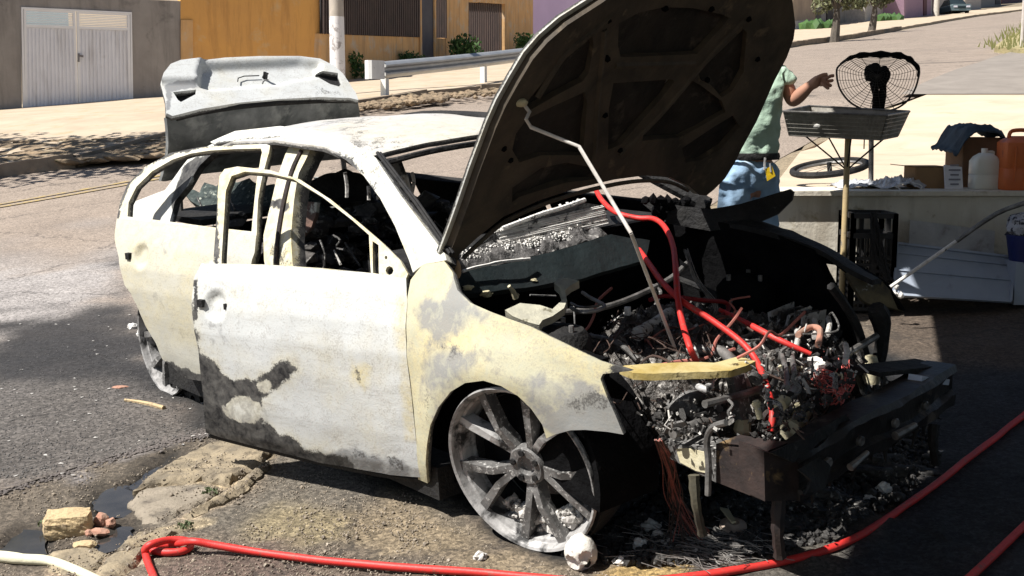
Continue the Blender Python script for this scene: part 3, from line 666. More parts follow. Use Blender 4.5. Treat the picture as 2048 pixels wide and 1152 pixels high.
def far_house(pts, m, label, extra=(), y0=-60):
    (x0, yb0), (x1, yb1) = pts; A, B2 = G(x0, yb0, .1), G(x1, yb1, .1)
    t = thing('roadside_house', label, 'house', A, None); obj('wall', rect(A, B2, [(x0, y0), (x1, y0), (x1, yb1 + 3), (x0, yb0 + 3)], 3.), m, t)
    for nm, c, mm in extra: obj(nm, rect(A, B2, c, .12, None, .08), mm, t)
MF = {k: pm('far_' + k, *v) for k, v in dict(tan=((.42, .32, .23), (.3, .23, .17), .7), grey=((.30, .28, .26),), red=((.26, .06, .04), (.2, .05, .035)), blue=((.12, .30, .62),), white=((.68, .68, .76),), pink=((.42, .27, .36), (.36, .24, .31)), maroon=((.16, .07, .08),), dark=((.06, .05, .05),), pale=((.55, .5, .46),)).items()}
far_house([(1586, 60), (1642, 52)], MF['tan'], 'rough tan wall nearest to the raised bonnet edge', [('lower_step', [(1586, 42), (1630, 40), (1630, 56), (1586, 62)], MF['pale'])])
far_house([(1642, 53), (1690, 46)], MF['grey'], 'grey house wall behind the thin dark tree', [('door', [(1652, 5), (1664, 5), (1664, 47), (1652, 49)], MF['dark'])])
far_house([(1690, 46), (1730, 41)], MF['pale'], 'small pale house with a red brown metal gate', [('gate', [(1693, 8), (1727, 9), (1727, 41), (1693, 43)], MF['red'])])
far_house([(1730, 44), (1766, 40)], MF['pale'], 'pale house wall behind the pale trunked tree')
far_house([(1762, 40), (1808, 34)], MF['white'], 'white house with a bright blue door', [('door', [(1771, -20), (1783, -20), (1783, 34), (1771, 36)], MF['blue']), ('window', [(1789, 2), (1797, 2), (1797, 22), (1789, 22)], MF['pink'])])
far_house([(1808, 38), (1862, 31)], MF['pink'], 'dusty pink house wall with a dark doorway edge', [('door', [(1846, -20), (1852, -20), (1852, 30), (1846, 31)], MF['maroon'])])
far_house([(1862, 31), (1900, 26)], MF['pale'], 'pale house behind the slim concrete pole', [('door', [(1865, -20), (1869, -20), (1869, 30), (1865, 30)], MF['maroon'])])
far_house([(1930, 22), (1962, 18)], MF['pale'], 'pale wall just past the parked car')
far_house([(1962, 15), (2002, 8)], MF['grey'], 'low dark grey wall near the top of the street', [('door', [(1990, -10), (2000, -10), (2000, 8), (1990, 9)], MF['dark'])])
far_house([(2004, 7), (2060, 0)], MF['maroon'], 'dark maroon wall at the top right end of the street')
dk = B()
for px, py, w_ in ((1775, 42, 40), (1640, 58, 60)):
    q = G(px, py, .1)
    for i in range(16): dk.blob(q + Vector((random.uniform(-.5, .5) * w_ * q.y / FPX, random.uniform(-.5, .5), .1)), .4, i, 1, .4)
solo('low_hedge', dk, M_leaf, 'low dark hedge along the foot of the far houses', 'hedge', kind='stuff')
q = G(1872, 33, .1); b = B(); b.tube([q, q + Vector((0, 0, 9))], [.22, .16], 10); pl = thing('concrete_pole', 'slim pale concrete pole beside the distant parked car', 'utility pole', q); obj('shaft', b, pm('pale_concrete', (.62, .58, .5)), pl, True)
b = B(); b.tube([q + Vector((-.9, 0, 8.3)), q + Vector((.9, 0, 8.3))], .06, 6); obj('crossarm', b, MF['grey'], pl)
# distant parked car
q = G(1912, 29, .05); s = 36 * q.y / FPX / 1.75; pc = thing('parked_car', 'small blue grey parked car facing down the street', 'car', q)
M_far = pm('far_car_paint', (.16, .22, .24), (.14, .19, .21), 1, .3, .3); M_farg = pm('far_car_glass', (.02, .03, .035), None, 1, .1)
b = B(); prof = [(-.87, .25), (-.88, .7), (-.8, .85), (.8, .85), (.88, .7), (.87, .25)]
b.prism([q + Vector((x * s, -1.4 * s, z * s)) for x, z in prof], (0, 3.9 * s, 0)); obj('body', b, M_far, pc)
b = B(); b.hexa([q + Vector(v) * s for v in ((-.78, -.6, .85), (.78, -.6, .85), (.78, 2.2, .85), (-.78, 2.2, .85))], [q + Vector(v) * s for v in ((-.6, .1, 1.42), (.6, .1, 1.42), (.6, 1.7, 1.42), (-.6, 1.7, 1.42))]); obj('cabin', b, M_farg, pc)
b = B(); b.box(q + Vector((0, .9, 1.43)) * s, (1.2 * s, 1.7 * s, .05 * s)); obj('roof', b, M_far, pc)
for sx in (-1, 1):
    b = B(); b.lathe([(.1, -.1), (.31, -.1), (.31, .1), (.1, .1)], 12, Matrix.Translation(q + Vector((sx * .76, -.7, .3)) * s) @ Matrix.Rotation(math.pi / 2, 4, 'Y') @ Matrix.Scale(s, 4), True); obj('wheel', b, M_char, pc)
    b = B(); b.box(q + Vector((sx * .6, -1.42, .62)) * s, (.34 * s, .06 * s, .16 * s)); obj('headlight', b, MF['white'], pc)
b = B(); b.box(q + Vector((0, -1.42, .55)) * s, (.7 * s, .05 * s, .2 * s)); obj('grille', b, M_farg, pc)
# right verge and post
vb = B(); vp = XY([(1988, 105), (2010, 88), (2048, 66), (2110, 50), (2110, 112), (2040, 112)]); v2, fs = triang(vp, [], .7)
struct('grass_verge', slab_from([Vector((x, y, T(x, y) + .16)) for x, y in v2], fs, [Vector((x, y, T(x, y) - .1)) for x, y in v2]), pm('dry_grass_verge', (.36, .30, .16), (.25, .22, .11), 2, .9, 0, 10, .05))
vg = B()
for i in range(420):
    x, y = random.choice(v2); p = Vector((x + random.uniform(-.4, .4), y + random.uniform(-.4, .4), T(x, y) + .15)); vg.add([p, p + Vector((.05, 0, 0)), p + Vector((random.uniform(-.1, .1), 0, random.uniform(.1, .3)))], [(0, 1, 2)])
solo('verge_grass', vg, pm('dry_grass', (.30, .28, .11), (.18, .20, .07), 3), 'yellow green grass tufts on the verge at the right edge', 'grass', kind='stuff')
q = G(2043, 98, .1); b = B(); b.tube([q, q + Vector((0, 0, 7))], [.045, .04], 8); sp_ = thing('sign_post', 'thin pale metal post on the grass verge', 'post', q); obj('shaft', b, MF['pale'], sp_, True)
# out-of-frame tree whose shade falls on the far pavement, and the roof that shades the forecourt edge
q0 = Vector((-8.9, 15.8, T(-8.9, 15.8))); t = thing('shade_tree', 'broad tree beside the street casting leafy shade on the pavement', 'tree', q0)
b = B(); b.tube([q0 - Vector((0, 0, .2)), q0 + Vector((.1, 0, 2.6))], [.18, .12], 8)
for i in range(6): b.tube([q0 + Vector((.1, 0, 2.5)), q0 + Vector((math.cos(i) * 1.3, math.sin(i) * 1.3, 3.9))], [.08, .03], 5)
obj('trunk', b, M_bark, t, True); b = B()
for i in range(16): leaves(b, q0 + Vector((random.uniform(-2.2, 1.6), random.uniform(-1.6, 1.8), random.uniform(3.6, 4.7))), .75, 130, .2)
obj('crown', b, M_leaf, t)
S1, S2 = G(1640, 1090), G(1808, 615); HZ = 3.7
def lift(p): k = (HZ - p.z) / sv.z; return Vector((p.x + sv.x * k, p.y + sv.y * k, HZ))
d_ = (S2 - S1); E1, E2 = lift(S1 - d_ * 2.2), lift(S2 + d_ * .40); r_ = Vector((1, -.12, 0))
EM = [lift(Vector((x, y, T(x, y)))) for x, y in ((1.0, 3.4), (1.12, 3.72), (1.52, 4.15), (1.80, 4.7))]; EE = [E1] + EM + [E2]
rf = thing('canopy_roof', 'flat corrugated canopy roof shading the forecourt edge', 'roof', (E1.x + 6, E1.y, HZ))
b = B(); b.prism(EE + [E2 + r_ * 10, E1 + r_ * 12], (0, 0, .08)); obj('roof_sheet', b, M_galv, rf)
b = B(); q = E1.lerp(E2, .1) + r_ * 9; b.bar((q.x, q.y, T(q.x, q.y)), (q.x, q.y, HZ), .1, .1); q = E2 + r_ * 9.4 + Vector((0, -.4, 0)); b.bar((q.x, q.y, .5), (q.x, q.y, HZ), .1, .1); obj('post', b, M_steel, rf)
# ------------------------------------------------------------------ the burnt car (authored in the car frame)
car = bpy.data.objects.new('burnt_car', None); scene.collection.objects.link(car); car.matrix_world = CARM; OFF['burnt_car'] = Vector((0, 0, 0))
tag(car, 'burnt out pale sedan with its bonnet, boot and near doors standing open', 'car')
def tab(t, x):
    if x <= t[0][0]: return t[0][1]
    for (a, va), (b, vb) in zip(t, t[1:]):
        if x <= b: return va + (vb - va) * (x - a) / (b - a)
    return t[-1][1]
PROF = [(0, .78), (.10, .82), (.18, .85), (.30, .868), (.48, .882), (.60, .885), (.70, .872), (.80, .84), (.88, .795), (.96, .745), (1.1, .655), (1.2, .58), (1.25, .535), (1.3, .47), (1.4, .3)]
def plan(x): return 1 - .17 * ((x + .25) / .75) ** 2 if x > -.25 else 1 - .13 * ((-2.7 - x) / .9) ** 2 if x < -2.7 else 1.
def Yb(x, z): return tab(PROF, z) * plan(x) + .015 * max(0, 1 - abs(math.hypot(x, z - .27) - .36) / .1) * (1 if z > .2 else 0)
def solve(F, px, py, t0=4.):
    d = cray(px, py); t = t0
    for _ in range(25):
        f0 = F(CC + d * t); f1 = F(CC + d * (t + 1e-3)); g_ = (f1 - f0) / 1e-3
        if abs(g_) < 1e-6: break
        s = clamp(-f0 / g_, -.5, .5); t += s
        if abs(s) < 1e-6: break
    return CC + d * t
class Side:
    hint = Vector((0, -1, .15))
    def F(s, P): return P.y + Yb(P.x, P.z)
    def uv(s, P): return P.x, P.z
    def pos(s, u, v): return Vector((u, -Yb(u, v), v))
class FarSide(Side):
    hint = Vector((0, 1, .15))
    def F(s, P): return P.y - Yb(P.x, P.z)
    def pos(s, u, v): return Vector((u, Yb(u, v), v))
class Door:
    def __init__(s, hx, hy, ang): s.H = Vector((hx, hy, 0)); a = R_(ang); s.d = Vector((-math.cos(a), -math.sin(a), 0)); s.n = Vector((math.sin(a), -math.cos(a), 0)); s.hint = s.n + Vector((0, 0, .15))
    def F(s, P): return (P - s.H).dot(s.n) - (tab(PROF, P.z) - .87)
    def uv(s, P): return (P - s.H).dot(s.d), P.z
    def pos(s, u, v): p = s.H + s.d * u + s.n * (tab(PROF, v) - .87); return Vector((p.x, p.y, v))
class Plane:
    def __init__(s, o, n, u=None):
        s.o = Vector(o); s.n = Vector(n).normalized(); s.hint = s.n if s.n.dot(CC - s.o) > 0 else -s.n
        s.a = (Vector((0, 0, 1)).cross(s.n)).normalized() if abs(s.n.z) < .95 else Vector((1, 0, 0)); s.b = s.n.cross(s.a)
    def F(s, P): return (P - s.o).dot(s.n)
    def uv(s, P): return (P - s.o).dot(s.a), (P - s.o).dot(s.b)
    def pos(s, u, v): return s.o + s.a * u + s.b * v
def paint(P, base, zones):
    px, py = c2px(P); j = fn(P, 5, 4, 2); j2 = fn(P, 14, 4, 6); v = [base[0] + .12 * j2, base[1] + .25 * j, base[2] + .18 * fn(P, 3.5, 4, 9)]
    for Z_, ch, val, soft, nn in zones:
        s = sdist(px, py, Z_)
        if s < soft + nn * 2: t = sm(soft, -soft, s + (j + j2) * nn); v[ch] = v[ch] * (1 - t) + val * t
    return (clamp(v[0]), clamp(v[1]), clamp(v[2]), 1)
def panel(name, outl, S, mat=None, parent=None, holes=(), step=.03, thick=.012, base=(0, .2, .3), zones=(), smooth=True, hf=None, proud=0, label=None, dents=0):
    def uvs(L): return [S.uv(solve(S.F, x, y)) for x, y in L]
    v2, fs = triang(uvs(outl), [uvs(h) for h in holes], step)
    vs = []; bk = []
    for u, v in v2:
        p = S.pos(u, v); a = S.pos(u + .004, v) - S.pos(u - .004, v); b = S.pos(u, v + .004) - S.pos(u, v - .004); n = a.cross(b).normalized()
        if n.dot(S.hint) < 0: n = -n
        o = proud + (hf(u, v) if hf else 0) + dents * fn((u, v, 1), 3.5, 3, 5); vs.append(p + n * o); bk.append(p + n * (min(o, proud) - thick))
    a, b, c = (vs[i] for i in fs[0])
    if (b - a).cross(c - a).dot(S.hint) < 0: fs = [f[::-1] for f in fs]
    bb = slab_from(vs, fs, bk)
    if mat is None or mat.name.endswith('_paint'):
        cs_ = [paint(p, base, zones) for p in vs]; bb.c = cs_ + [(.9, c_[1], .8, 1) for c_ in cs_]
    return obj(name, bb, mat or M_paint, parent or car, smooth, label)
def z2(L): return [(200 + x / 2.8444, 500 + y / 2.8444) for x, y in L]
def circ(cx, cy, r, ry=None, n=14): return [(cx + r * math.cos(2 * math.pi * i / n), cy + (ry or r) * math.sin(2 * math.pi * i / n)) for i in range(n)]
side = Side()
# ---- near front wing
fender = [(822, 560), (845, 530), (880, 512), (905, 545), (915, 580), (940, 605), (985, 625), (1060, 653), (1130, 688), (1200, 722), (1262, 742), (1205, 748), (1200, 758), (1208, 780), (1228, 825), (1247, 869),
          (1215, 864), (1170, 860), (1140, 861), (1110, 869), (1092, 877), (1084, 850), (1062, 818), (1035, 792), (1003, 772), (967, 761), (930, 766), (900, 784), (876, 815), (861, 850), (853, 890), (851, 930), (856, 966), (838, 958), (832, 880), (822, 780), (814, 680), (816, 610)]
M_wing = burnt_paint('scorched_wing_paint', (.43, .435, .35))
panel('front_wing', fender, side, mat=M_wing, holes=[circ(1020, 797, 6, 5, 8)], step=.026, thick=.02, base=(.14, .52, .36), dents=.006, zones=[
    ([(845, 590), (920, 590), (940, 660), (880, 680), (840, 650)], 2, .75, 20, 14), ([(905, 545), (930, 600), (990, 628), (960, 650), (900, 600)], 2, .8, 12, 8),
    ([(870, 700), (960, 690), (980, 720), (900, 760), (850, 790), (845, 740)], 2, .72, 20, 14), ([(870, 690), (930, 680), (950, 705), (900, 720)], 0, .42, 14, 10),
    ([(940, 660), (1080, 690), (1150, 740), (1080, 780), (980, 750)], 1, .32, 25, 12), ([(840, 640), (960, 660), (930, 700), (840, 720)], 1, .95, 20, 14),
    ([(1060, 740), (1200, 760), (1240, 860), (1150, 860), (1090, 870), (1050, 810)], 2, .66, 20, 16), ([(1130, 815), (1225, 800), (1250, 870), (1120, 875), (1085, 850)], 2, .95, 12, 8),
    ([(1105, 810), (1200, 775), (1232, 815), (1215, 820), (1150, 822)], 0, .46, 6, 8), ([(1090, 830), (1125, 800), (1215, 775), (1225, 790), (1130, 825), (1100, 860)], 1, .9, 6, 6),
    ([(1225, 727), (1270, 742), (1240, 750), (1215, 745)], 0, .8, 6, 5), ([(850, 760), (868, 800), (852, 860), (846, 800)], 0, .42, 10, 8)])
# ---- near doors
fd = Door(-.42, -.855, 18.3)
fd_low = [(403, 527), (560, 532), (700, 542), (812, 557), (815, 600), (812, 680), (822, 780), (832, 880), (842, 955), (780, 950), (640, 925), (500, 890), (440, 875), (412, 866), (407, 800), (396, 700), (384, 600), (388, 555)]
def handle_hf(cx, cz, r):
    def h(u, v):
        d = math.hypot(u - cx, v - cz) / r
        return -.020 * sm(1, .55, d) + .002 * sm(.2, 0, abs(d - 1.08))
    return h
hu = fd.uv(solve(fd.F, 430, 612))
dsoot = z2([(500, 180), (530, 330), (548, 470), (575, 570), (620, 600), (660, 650), (700, 715), (760, 735), (860, 742), (950, 700), (985, 650), (1020, 622), (1070, 625), (1110, 660), (1130, 690), (1060, 760), (985, 820), (920, 845), (905, 900), (900, 960), (960, 1000), (1050, 1055), (1120, 1095), (1220, 1125), (1340, 1165), (1440, 1200), (1500, 1300), (900, 1300), (560, 1200), (520, 800), (480, 400)])
door1 = panel('front_door', fd_low, fd, step=.0135, thick=.035, base=(.04, .06, .20), dents=.004, hf=handle_hf(hu[0], hu[1], .062), zones=[
    (dsoot, 1, .55, 26, 16), (dsoot, 2, .55, 20, 12), (dsoot, 0, .95, 12, 10), ([(640, 905), (700, 894), (757, 904), (770, 925), (808, 918), (825, 945), (840, 965), (640, 940)], 2, .75, 10, 12), (circ(483, 822, 31, 28), 0, 0, 5, 14), (circ(485, 822, 24, 20), 1, .35, 10, 8), (circ(528, 773, 17, 12), 0, 0.15, 6, 8), (circ(528, 773, 12, 8), 1, .5, 6, 4),
    ([(385, 560), (394, 560), (396, 640), (388, 640)], 0, .8, 4, 4), (z2([(600, 380), (690, 380), (690, 560), (620, 600), (575, 480)]), 2, .5, 14, 10), (z2([(520, 180), (600, 180), (610, 330), (545, 360)]), 2, .45, 10, 8),
    (z2([(870, 850), (960, 900), (1000, 980), (920, 1000), (890, 950)]), 2, .5, 8, 8), ([(700, 720), (745, 730), (735, 800), (700, 760)], 1, .7, 10, 12), ([(700, 722), (718, 720), (728, 790), (722, 795), (708, 750)], 0, .47, 5, 9),
    ([(790, 580), (815, 580), (830, 880), (810, 880)], 1, .55, 8, 10), ([(700, 898), (755, 906), (760, 922), (705, 918)], 0, .5, 5, 8), ([(775, 912), (806, 920), (812, 945), (780, 935)], 0, .5, 5, 6)])
fd_frame = [(403, 527), (427, 519), (433, 440), (439, 352), (449, 338), (475, 333), (540, 340), (600, 359), (660, 398), (720, 447), (762, 483), (800, 520), (816, 548), (812, 557), (700, 542), (560, 532)]
fd_h1 = [(443, 527), (448, 440), (452, 380), (463, 352), (490, 343), (540, 347), (586, 358), (645, 394), (704, 440), (738, 470), (742, 546), (640, 536), (530, 529)]
fd_h2 = [(745, 482), (757, 490), (758, 548), (746, 546)]
ff = panel('window_frame', fd_frame, fd, parent=door1, holes=[fd_h1, fd_h2, circ(779, 541, 8, 9, 8), circ(772, 515, 3, 4, 6)], step=.02, thick=.03, base=(.05, .62, .22), zones=[([(427, 335), (437, 335), (437, 530), (427, 530)], 0, .8, 3, 3), ([(640, 380), (720, 447), (800, 515), (740, 460)], 1, 1., 6, 4)])
hc = fd.pos(*hu); 
b = B(); hp = fd.pos(*fd.uv(solve(fd.F, 404, 606))); b.box(hp + fd.n * .004, (.028, .02, .028), rot(z=18)); obj('lock_barrel', b, M_char, door1)
hp = fd.pos(*fd.uv(solve(fd.F, 452, 613))); b = B(); b.box(hp + fd.n * .002, (.012, .012, .022), rot(z=18)); obj('handle_screw', b, M_char, door1)
b = B(); sp = spline([fd.pos(*fd.uv(solve(fd.F, x, y))) - fd.n * .02 for x, y in ((414, 872), (520, 899), (650, 930), (780, 955), (840, 962))], 4); b.tube(sp, .014, 6); obj('lower_seam', b, M_char, door1)
rd = Door(-1.52, -.85, 9.)
rd_low = [(234, 437), (300, 443), (430, 460), (513, 471), (509, 505), (500, 540), (490, 640), (480, 770), (404, 762), (370, 757), (340, 730), (325, 718), (312, 687), (291, 652), (274, 612), (262, 588), (249, 570), (238, 515), (229, 470)]
hu2 = rd.uv(solve(rd.F, 283, 512))
M_cream_paint = burnt_paint('cream_burnt_paint', (.47, .465, .42))
door2 = panel('rear_door', rd_low, rd, mat=M_cream_paint, step=.015, thick=.035, base=(.05, .30, .20), dents=.004, hf=handle_hf(hu2[0], hu2[1], .062), zones=[
    ([(330, 690), (420, 690), (420, 750), (350, 740)], 1, .1, 12, 8), ([(335, 728), (400, 748), (420, 765), (370, 765)], 0, .75, 5, 6), ([(440, 465), (520, 465), (520, 540), (440, 540)], 1, .1, 10, 10),
    ([(300, 480), (350, 480), (350, 505), (310, 500)], 2, .5, 10, 10), ([(300, 580), (330, 580), (330, 610), (300, 605)], 2, .42, 10, 8), ([(243, 565), (262, 590), (256, 592), (245, 575)], 0, .9, 3, 3), ([(330, 640), (390, 650), (380, 690), (330, 680)], 2, .4, 12, 10)])
rd_frame = [(234, 437), (240, 405), (255, 368), (290, 334), (340, 306), (400, 294), (470, 290), (532, 288), (540, 291), (538, 305), (528, 340), (516, 400), (513, 471), (430, 460), (300, 443)]
rd_h = [(255, 433), (257, 405), (273, 373), (305, 342), (345, 319), (382, 307), (420, 301), (470, 298), (522, 297), (524, 305), (519, 330), (510, 390), (503, 463), (430, 455), (330, 442)]
panel('window_frame', rd_frame, rd, parent=door2, holes=[rd_h], step=.02, thick=.03, base=(.05, .55, .25), zones=[([(232, 440), (250, 365), (340, 300), (470, 285), (470, 291), (400, 296), (345, 309), (292, 337), (258, 370), (243, 408), (238, 440)], 0, .85, 3, 2)])
hp = rd.pos(*rd.uv(solve(rd.F, 259, 512))); b = B(); b.box(hp + rd.n * .004, (.03, .02, .03), rot(z=9)); obj('lock_barrel', b, M_char, door2)
# ---- roof, pillars, body shell
def roofz(x, y):
    e = abs(y) / .56; zc = tab([(-2.75, 1.13), (-2.5, 1.235), (-2.2, 1.295), (-1.8, 1.315), (-1.4, 1.30), (-1.15, 1.265), (-1.0, 1.22)], x)
    return zc - .055 * e ** 2.4
b = B(); b.c = []; nx_, ny_ = 64, 44; top = []
for i in range(nx_ + 1):
    for j in range(ny_ + 1):
        x = -2.62 + (1.5) * i / nx_; y = -.56 + 1.12 * j / ny_
        x2 = x + (.06 - .10 * (y / .56) ** 2) * sm(-1.5, -1.1, x); p = Vector((x2, y, roofz(x, y) + .005 * fn((x, y, 0), 3, 3, 7))); top.append(p)
fs = [(i * (ny_ + 1) + j, (i + 1) * (ny_ + 1) + j, (i + 1) * (ny_ + 1) + j + 1, i * (ny_ + 1) + j + 1) for i in range(nx_) for j in range(ny_)]
b = slab_from(top, fs, [p - Vector((0, 0, .02)) for p in top])
rz = [([(690, 255), (800, 250), (960, 245), (960, 280), (790, 285), (720, 270)], 1, .30, 20, 20), ([(430, 270), (640, 235), (690, 260), (560, 275)], 2, .5, 12, 18), ([(870, 212), (960, 215), (950, 224), (880, 224)], 0, .55, 5, 8), ([(700, 262), (740, 262), (730, 290), (695, 285)], 0, .40, 8, 20), ([(700, 285), (790, 270), (820, 285), (760, 310), (720, 305)], 0, .44, 10, 22), ([(640, 225), (760, 230), (720, 262), (650, 250)], 0, .42, 10, 22), ([(860, 200), (960, 210), (960, 228), (860, 226)], 0, .5, 8, 10)]
cs_ = [paint(p, (.16, .10, .34), rz) for p in top]; b.c = cs_ + [(.95, .3, .8, 1)] * len(top)
obj('roof', b, burnt_paint('roof_paint', (.48, .47, .465)), car, True)
apil = [(742, 308), (752, 316), (890, 508), (893, 520), (868, 525), (848, 528), (826, 545), (818, 520), (790, 452), (760, 396), (728, 352), (692, 320), (650, 297), (600, 284), (560, 279), (500, 279), (430, 288), (420, 284), (470, 262), (560, 252), (640, 262), (700, 285)]
panel('windscreen_pillar', apil, side, step=.02, thick=.05, base=(.10, .28, .24), zones=[([(690, 322), (728, 354), (760, 398), (790, 456), (815, 520), (822, 548), (812, 548), (780, 470), (740, 400), (700, 350)], 0, .9, 3, 3), ([(560, 272), (640, 288), (700, 316), (740, 350), (720, 350), (690, 325), (640, 300), (560, 284), (430, 292), (430, 284)], 0, .75, 3, 4),
    ([(690, 270), (742, 310), (800, 390), (760, 380)], 0, .4, 10, 18), ([(700, 380), (780, 470), (850, 520), (800, 500)], 1, .6, 14, 10)])
b = B()
for (a0, a1, r) in (((748, 312), (893, 515), .007), ((754, 312), (899, 514), .005)): b.tube([solve(Side().F, *a0) + Vector((.01, .01, .012)), solve(Side().F, (a0[0] + a1[0]) / 2 + 3, (a0[1] + a1[1]) / 2) + Vector((.01, .01, .014)), solve(Side().F, *a1) + Vector((.01, .01, .012))], r, 6)
obj('pillar_seam', b, M_char, car)
inner = Plane((0, -.80, .8), (0, -1, .62 / 1.))
class BP(Side):
    def F(s, P): return P.y + tab(PROF, P.z) - .035
    def pos(s, u, v): return Vector((u, -(tab(PROF, v) - .035), v))
bp = BP()
panel('centre_pillar', [(583, 283), (626, 290), (612, 318), (598, 345), (588, 400), (582, 470), (586, 535), (575, 700), (500, 700), (530, 530), (527, 470), (541, 410), (556, 350), (570, 310)], bp, step=.02, thick=.07, base=(.12, .72, .35), zones=[([(534, 408), (558, 396), (578, 410), (578, 424), (545, 414)], 0, .8, 4, 3), ([(545, 488), (575, 488), (586, 535), (540, 535)], 0, .5, 8, 6), ([(578, 460), (590, 460), (592, 540), (582, 540)], 1, 1., 4, 4)], label='tan scorched centre pillar')  # the dark bar across it is the door frame's shadow, painted in
b = B(); P_ = [bp.pos(*bp.uv(solve(bp.F, x, y))) + Vector((0, -.01, 0)) for x, y in ((607, 300), (588, 340), (572, 400), (560, 470), (556, 530))]; b.tube(spline(P_, 4), .009, 6); obj('pillar_seam', b, M_rust, car)
panel('rear_quarter', [(236, 440), (262, 438), (264, 405), (330, 380), (352, 350), (382, 310), (424, 288), (446, 282), (430, 302), (400, 330), (375, 372), (350, 402), (340, 440), (335, 500), (300, 620), (270, 600), (245, 520)], bp, step=.03, thick=.03, base=(.05, .12, .12), zones=[([(370, 325), (430, 300), (440, 310), (390, 350), (345, 420), (340, 400)], 0, .9, 4, 4)])
# far quarter / rear structures seen through the glassless windows
far = FarSide()
def farP(x, z, o=0): return Vector((x, Yb(x, z) - o, z))
b = B()
for path, r in (([(-.50, .90), (-.82, 1.06), (-1.15, 1.21), (-1.5, 1.26), (-2.3, 1.25), (-2.75, 1.08), (-3.0, .93)], .035),): b.tube(spline([farP(*p, .03) for p in path], 5), r, 8)
obj('far_roof_rail', b, M_char, car, True)
b = B(); b.tube([farP(-1.55, .85, .03), farP(-1.66, 1.25, .03)], .05, 8); obj('far_centre_pillar', b, M_char, car, True)
b = B(); b.tube([farP(-.55, .86, .02), farP(-1.5, .88, .02), farP(-2.9, .9, .02)], .03, 6)
for x0, x1 in ((-.5, -1.5), (-1.6, -2.6)):
    n_ = 8; vs = []; 
    for i in range(n_ + 1):
        for j in range(6): x = x0 + (x1 - x0) * i / n_; z = .12 + .78 * j / 5; vs.append(farP(x, z, .02))
    fs = [(i * 6 + j, (i + 1) * 6 + j, (i + 1) * 6 + j + 1, i * 6 + j + 1) for i in range(n_) for j in range(5)]
    q = slab_from(vs, fs, [v - Vector((0, .05, 0)) for v in vs]); obj('far_door', q, M_char_shade, car, True)
obj('far_waist_rail', b, M_char, car, True)
M_teal_char = pm('charred_teal_black', (.012, .020, .022), (.008, .011, .012), 5, .7, 0, 20, .01)
# far windscreen pillar with hanging burnt trim
fp = Plane((-.9, .60, 1.), (.55, -1, .1))
b = B(); b.bar(K(762, 318, 1, .56), K(800, 312, 1, .56), .05, .04); 
pp = panel('far_pillar_trim', [(750, 322), (800, 312), (812, 345), (826, 372), (828, 400), (800, 402), (790, 380)], Plane((-1.15, .50, 1.1), (1, -.6, .2)), mat=pm('burnt_trim', (.10, .10, .10), (.25, .245, .24), 14, .8, 0, 30, .01, spots=(.02, .02, .02), sscale=18, sa=.48, sb=.58), step=.03, thick=.02)
b = B()
for a0 in (((800, 352), (797, 385), (806, 402)), ((812, 350), (818, 375), (824, 400)), ((806, 350), (812, 380), (816, 404)), ((756, 392), (757, 398), (757, 398)), ((824, 345), (828, 365), (822, 395)), ((690, 345), (694, 370), (694, 395)), ((737, 372), (738, 390), (738, 400))):
    b = B(); b.tube(spline([K(x, y, 0, -1.25) for x, y in a0], 4), .008, 5); obj('hanging_trim', b, M_ash, car, True)
# windscreen header lower flange + sun visor remains
b = B(); b.tube(spline([Vector((-1.06 + .05 - .09 * (y / .56) ** 2, y, roofz(-1.12, y) - .03)) for y in (-.52, -.3, 0, .3, .52)], 4), .012, 6); obj('header_rail', b, M_char, car, True)
# floor, bulkhead, sills, wheel-houses: charred inner shell, blackest parts with shade painted in
def cbox(name, c, d, m=M_char, parent=None, r=None, label=None):
    b = B(); b.box(c, d, r); return obj(name, b, m, parent or car, False, label)
cbox('floor_pan', (-1.5, 0, .13), (2.2, 1.5, .03), M_char_shade)
cbox('bulkhead', (-.60, 0, .52), (.04, 1.36, .70), M_char_shade)
cbox('dashboard', (-.80, 0, .76), (.34, 1.34, .20), M_char)
for y in (-.76, .76): cbox('sill', (-1.5, y, .13), (2.2, .12, .12), M_char)
cbox('rear_bulkhead', (-2.55, 0, .5), (.05, 1.3, .62), M_char_shade)
cbox('rear_shelf', (-2.78, 0, .84), (.5, 1.2, .03), M_char)
cbox('boot_floor', (-2.85, .1, .3), (.5, 1.0, .04), M_char_shade)
cbox('inner_wing', (-.12, -.60, .50), (.70, .03, .30), M_char_shade)
for y in (-.60, .64):
    rr_ = .34 if y < 0 else .25; b = B(); b.lathe([(rr_, -.13), (rr_, .13), (.0, .13)], 20, Matrix.Translation((0 if y < 0 else -.05, y - .02, .28)) @ Matrix.Rotation(math.pi / 2, 4, 'X'), a0=-.2, a1=math.pi + .2); obj('wheel_house', b, M_char_shade, car, True)
    b = B(); b.lathe([(.36, -.13), (.36, .13), (.0, .13)], 20, Matrix.Translation((-2.65, y - .02, .28)) @ Matrix.Rotation(math.pi / 2, 4, 'X'), a0=-.2, a1=math.pi + .2); obj('wheel_house', b, M_char_shade, car, True)
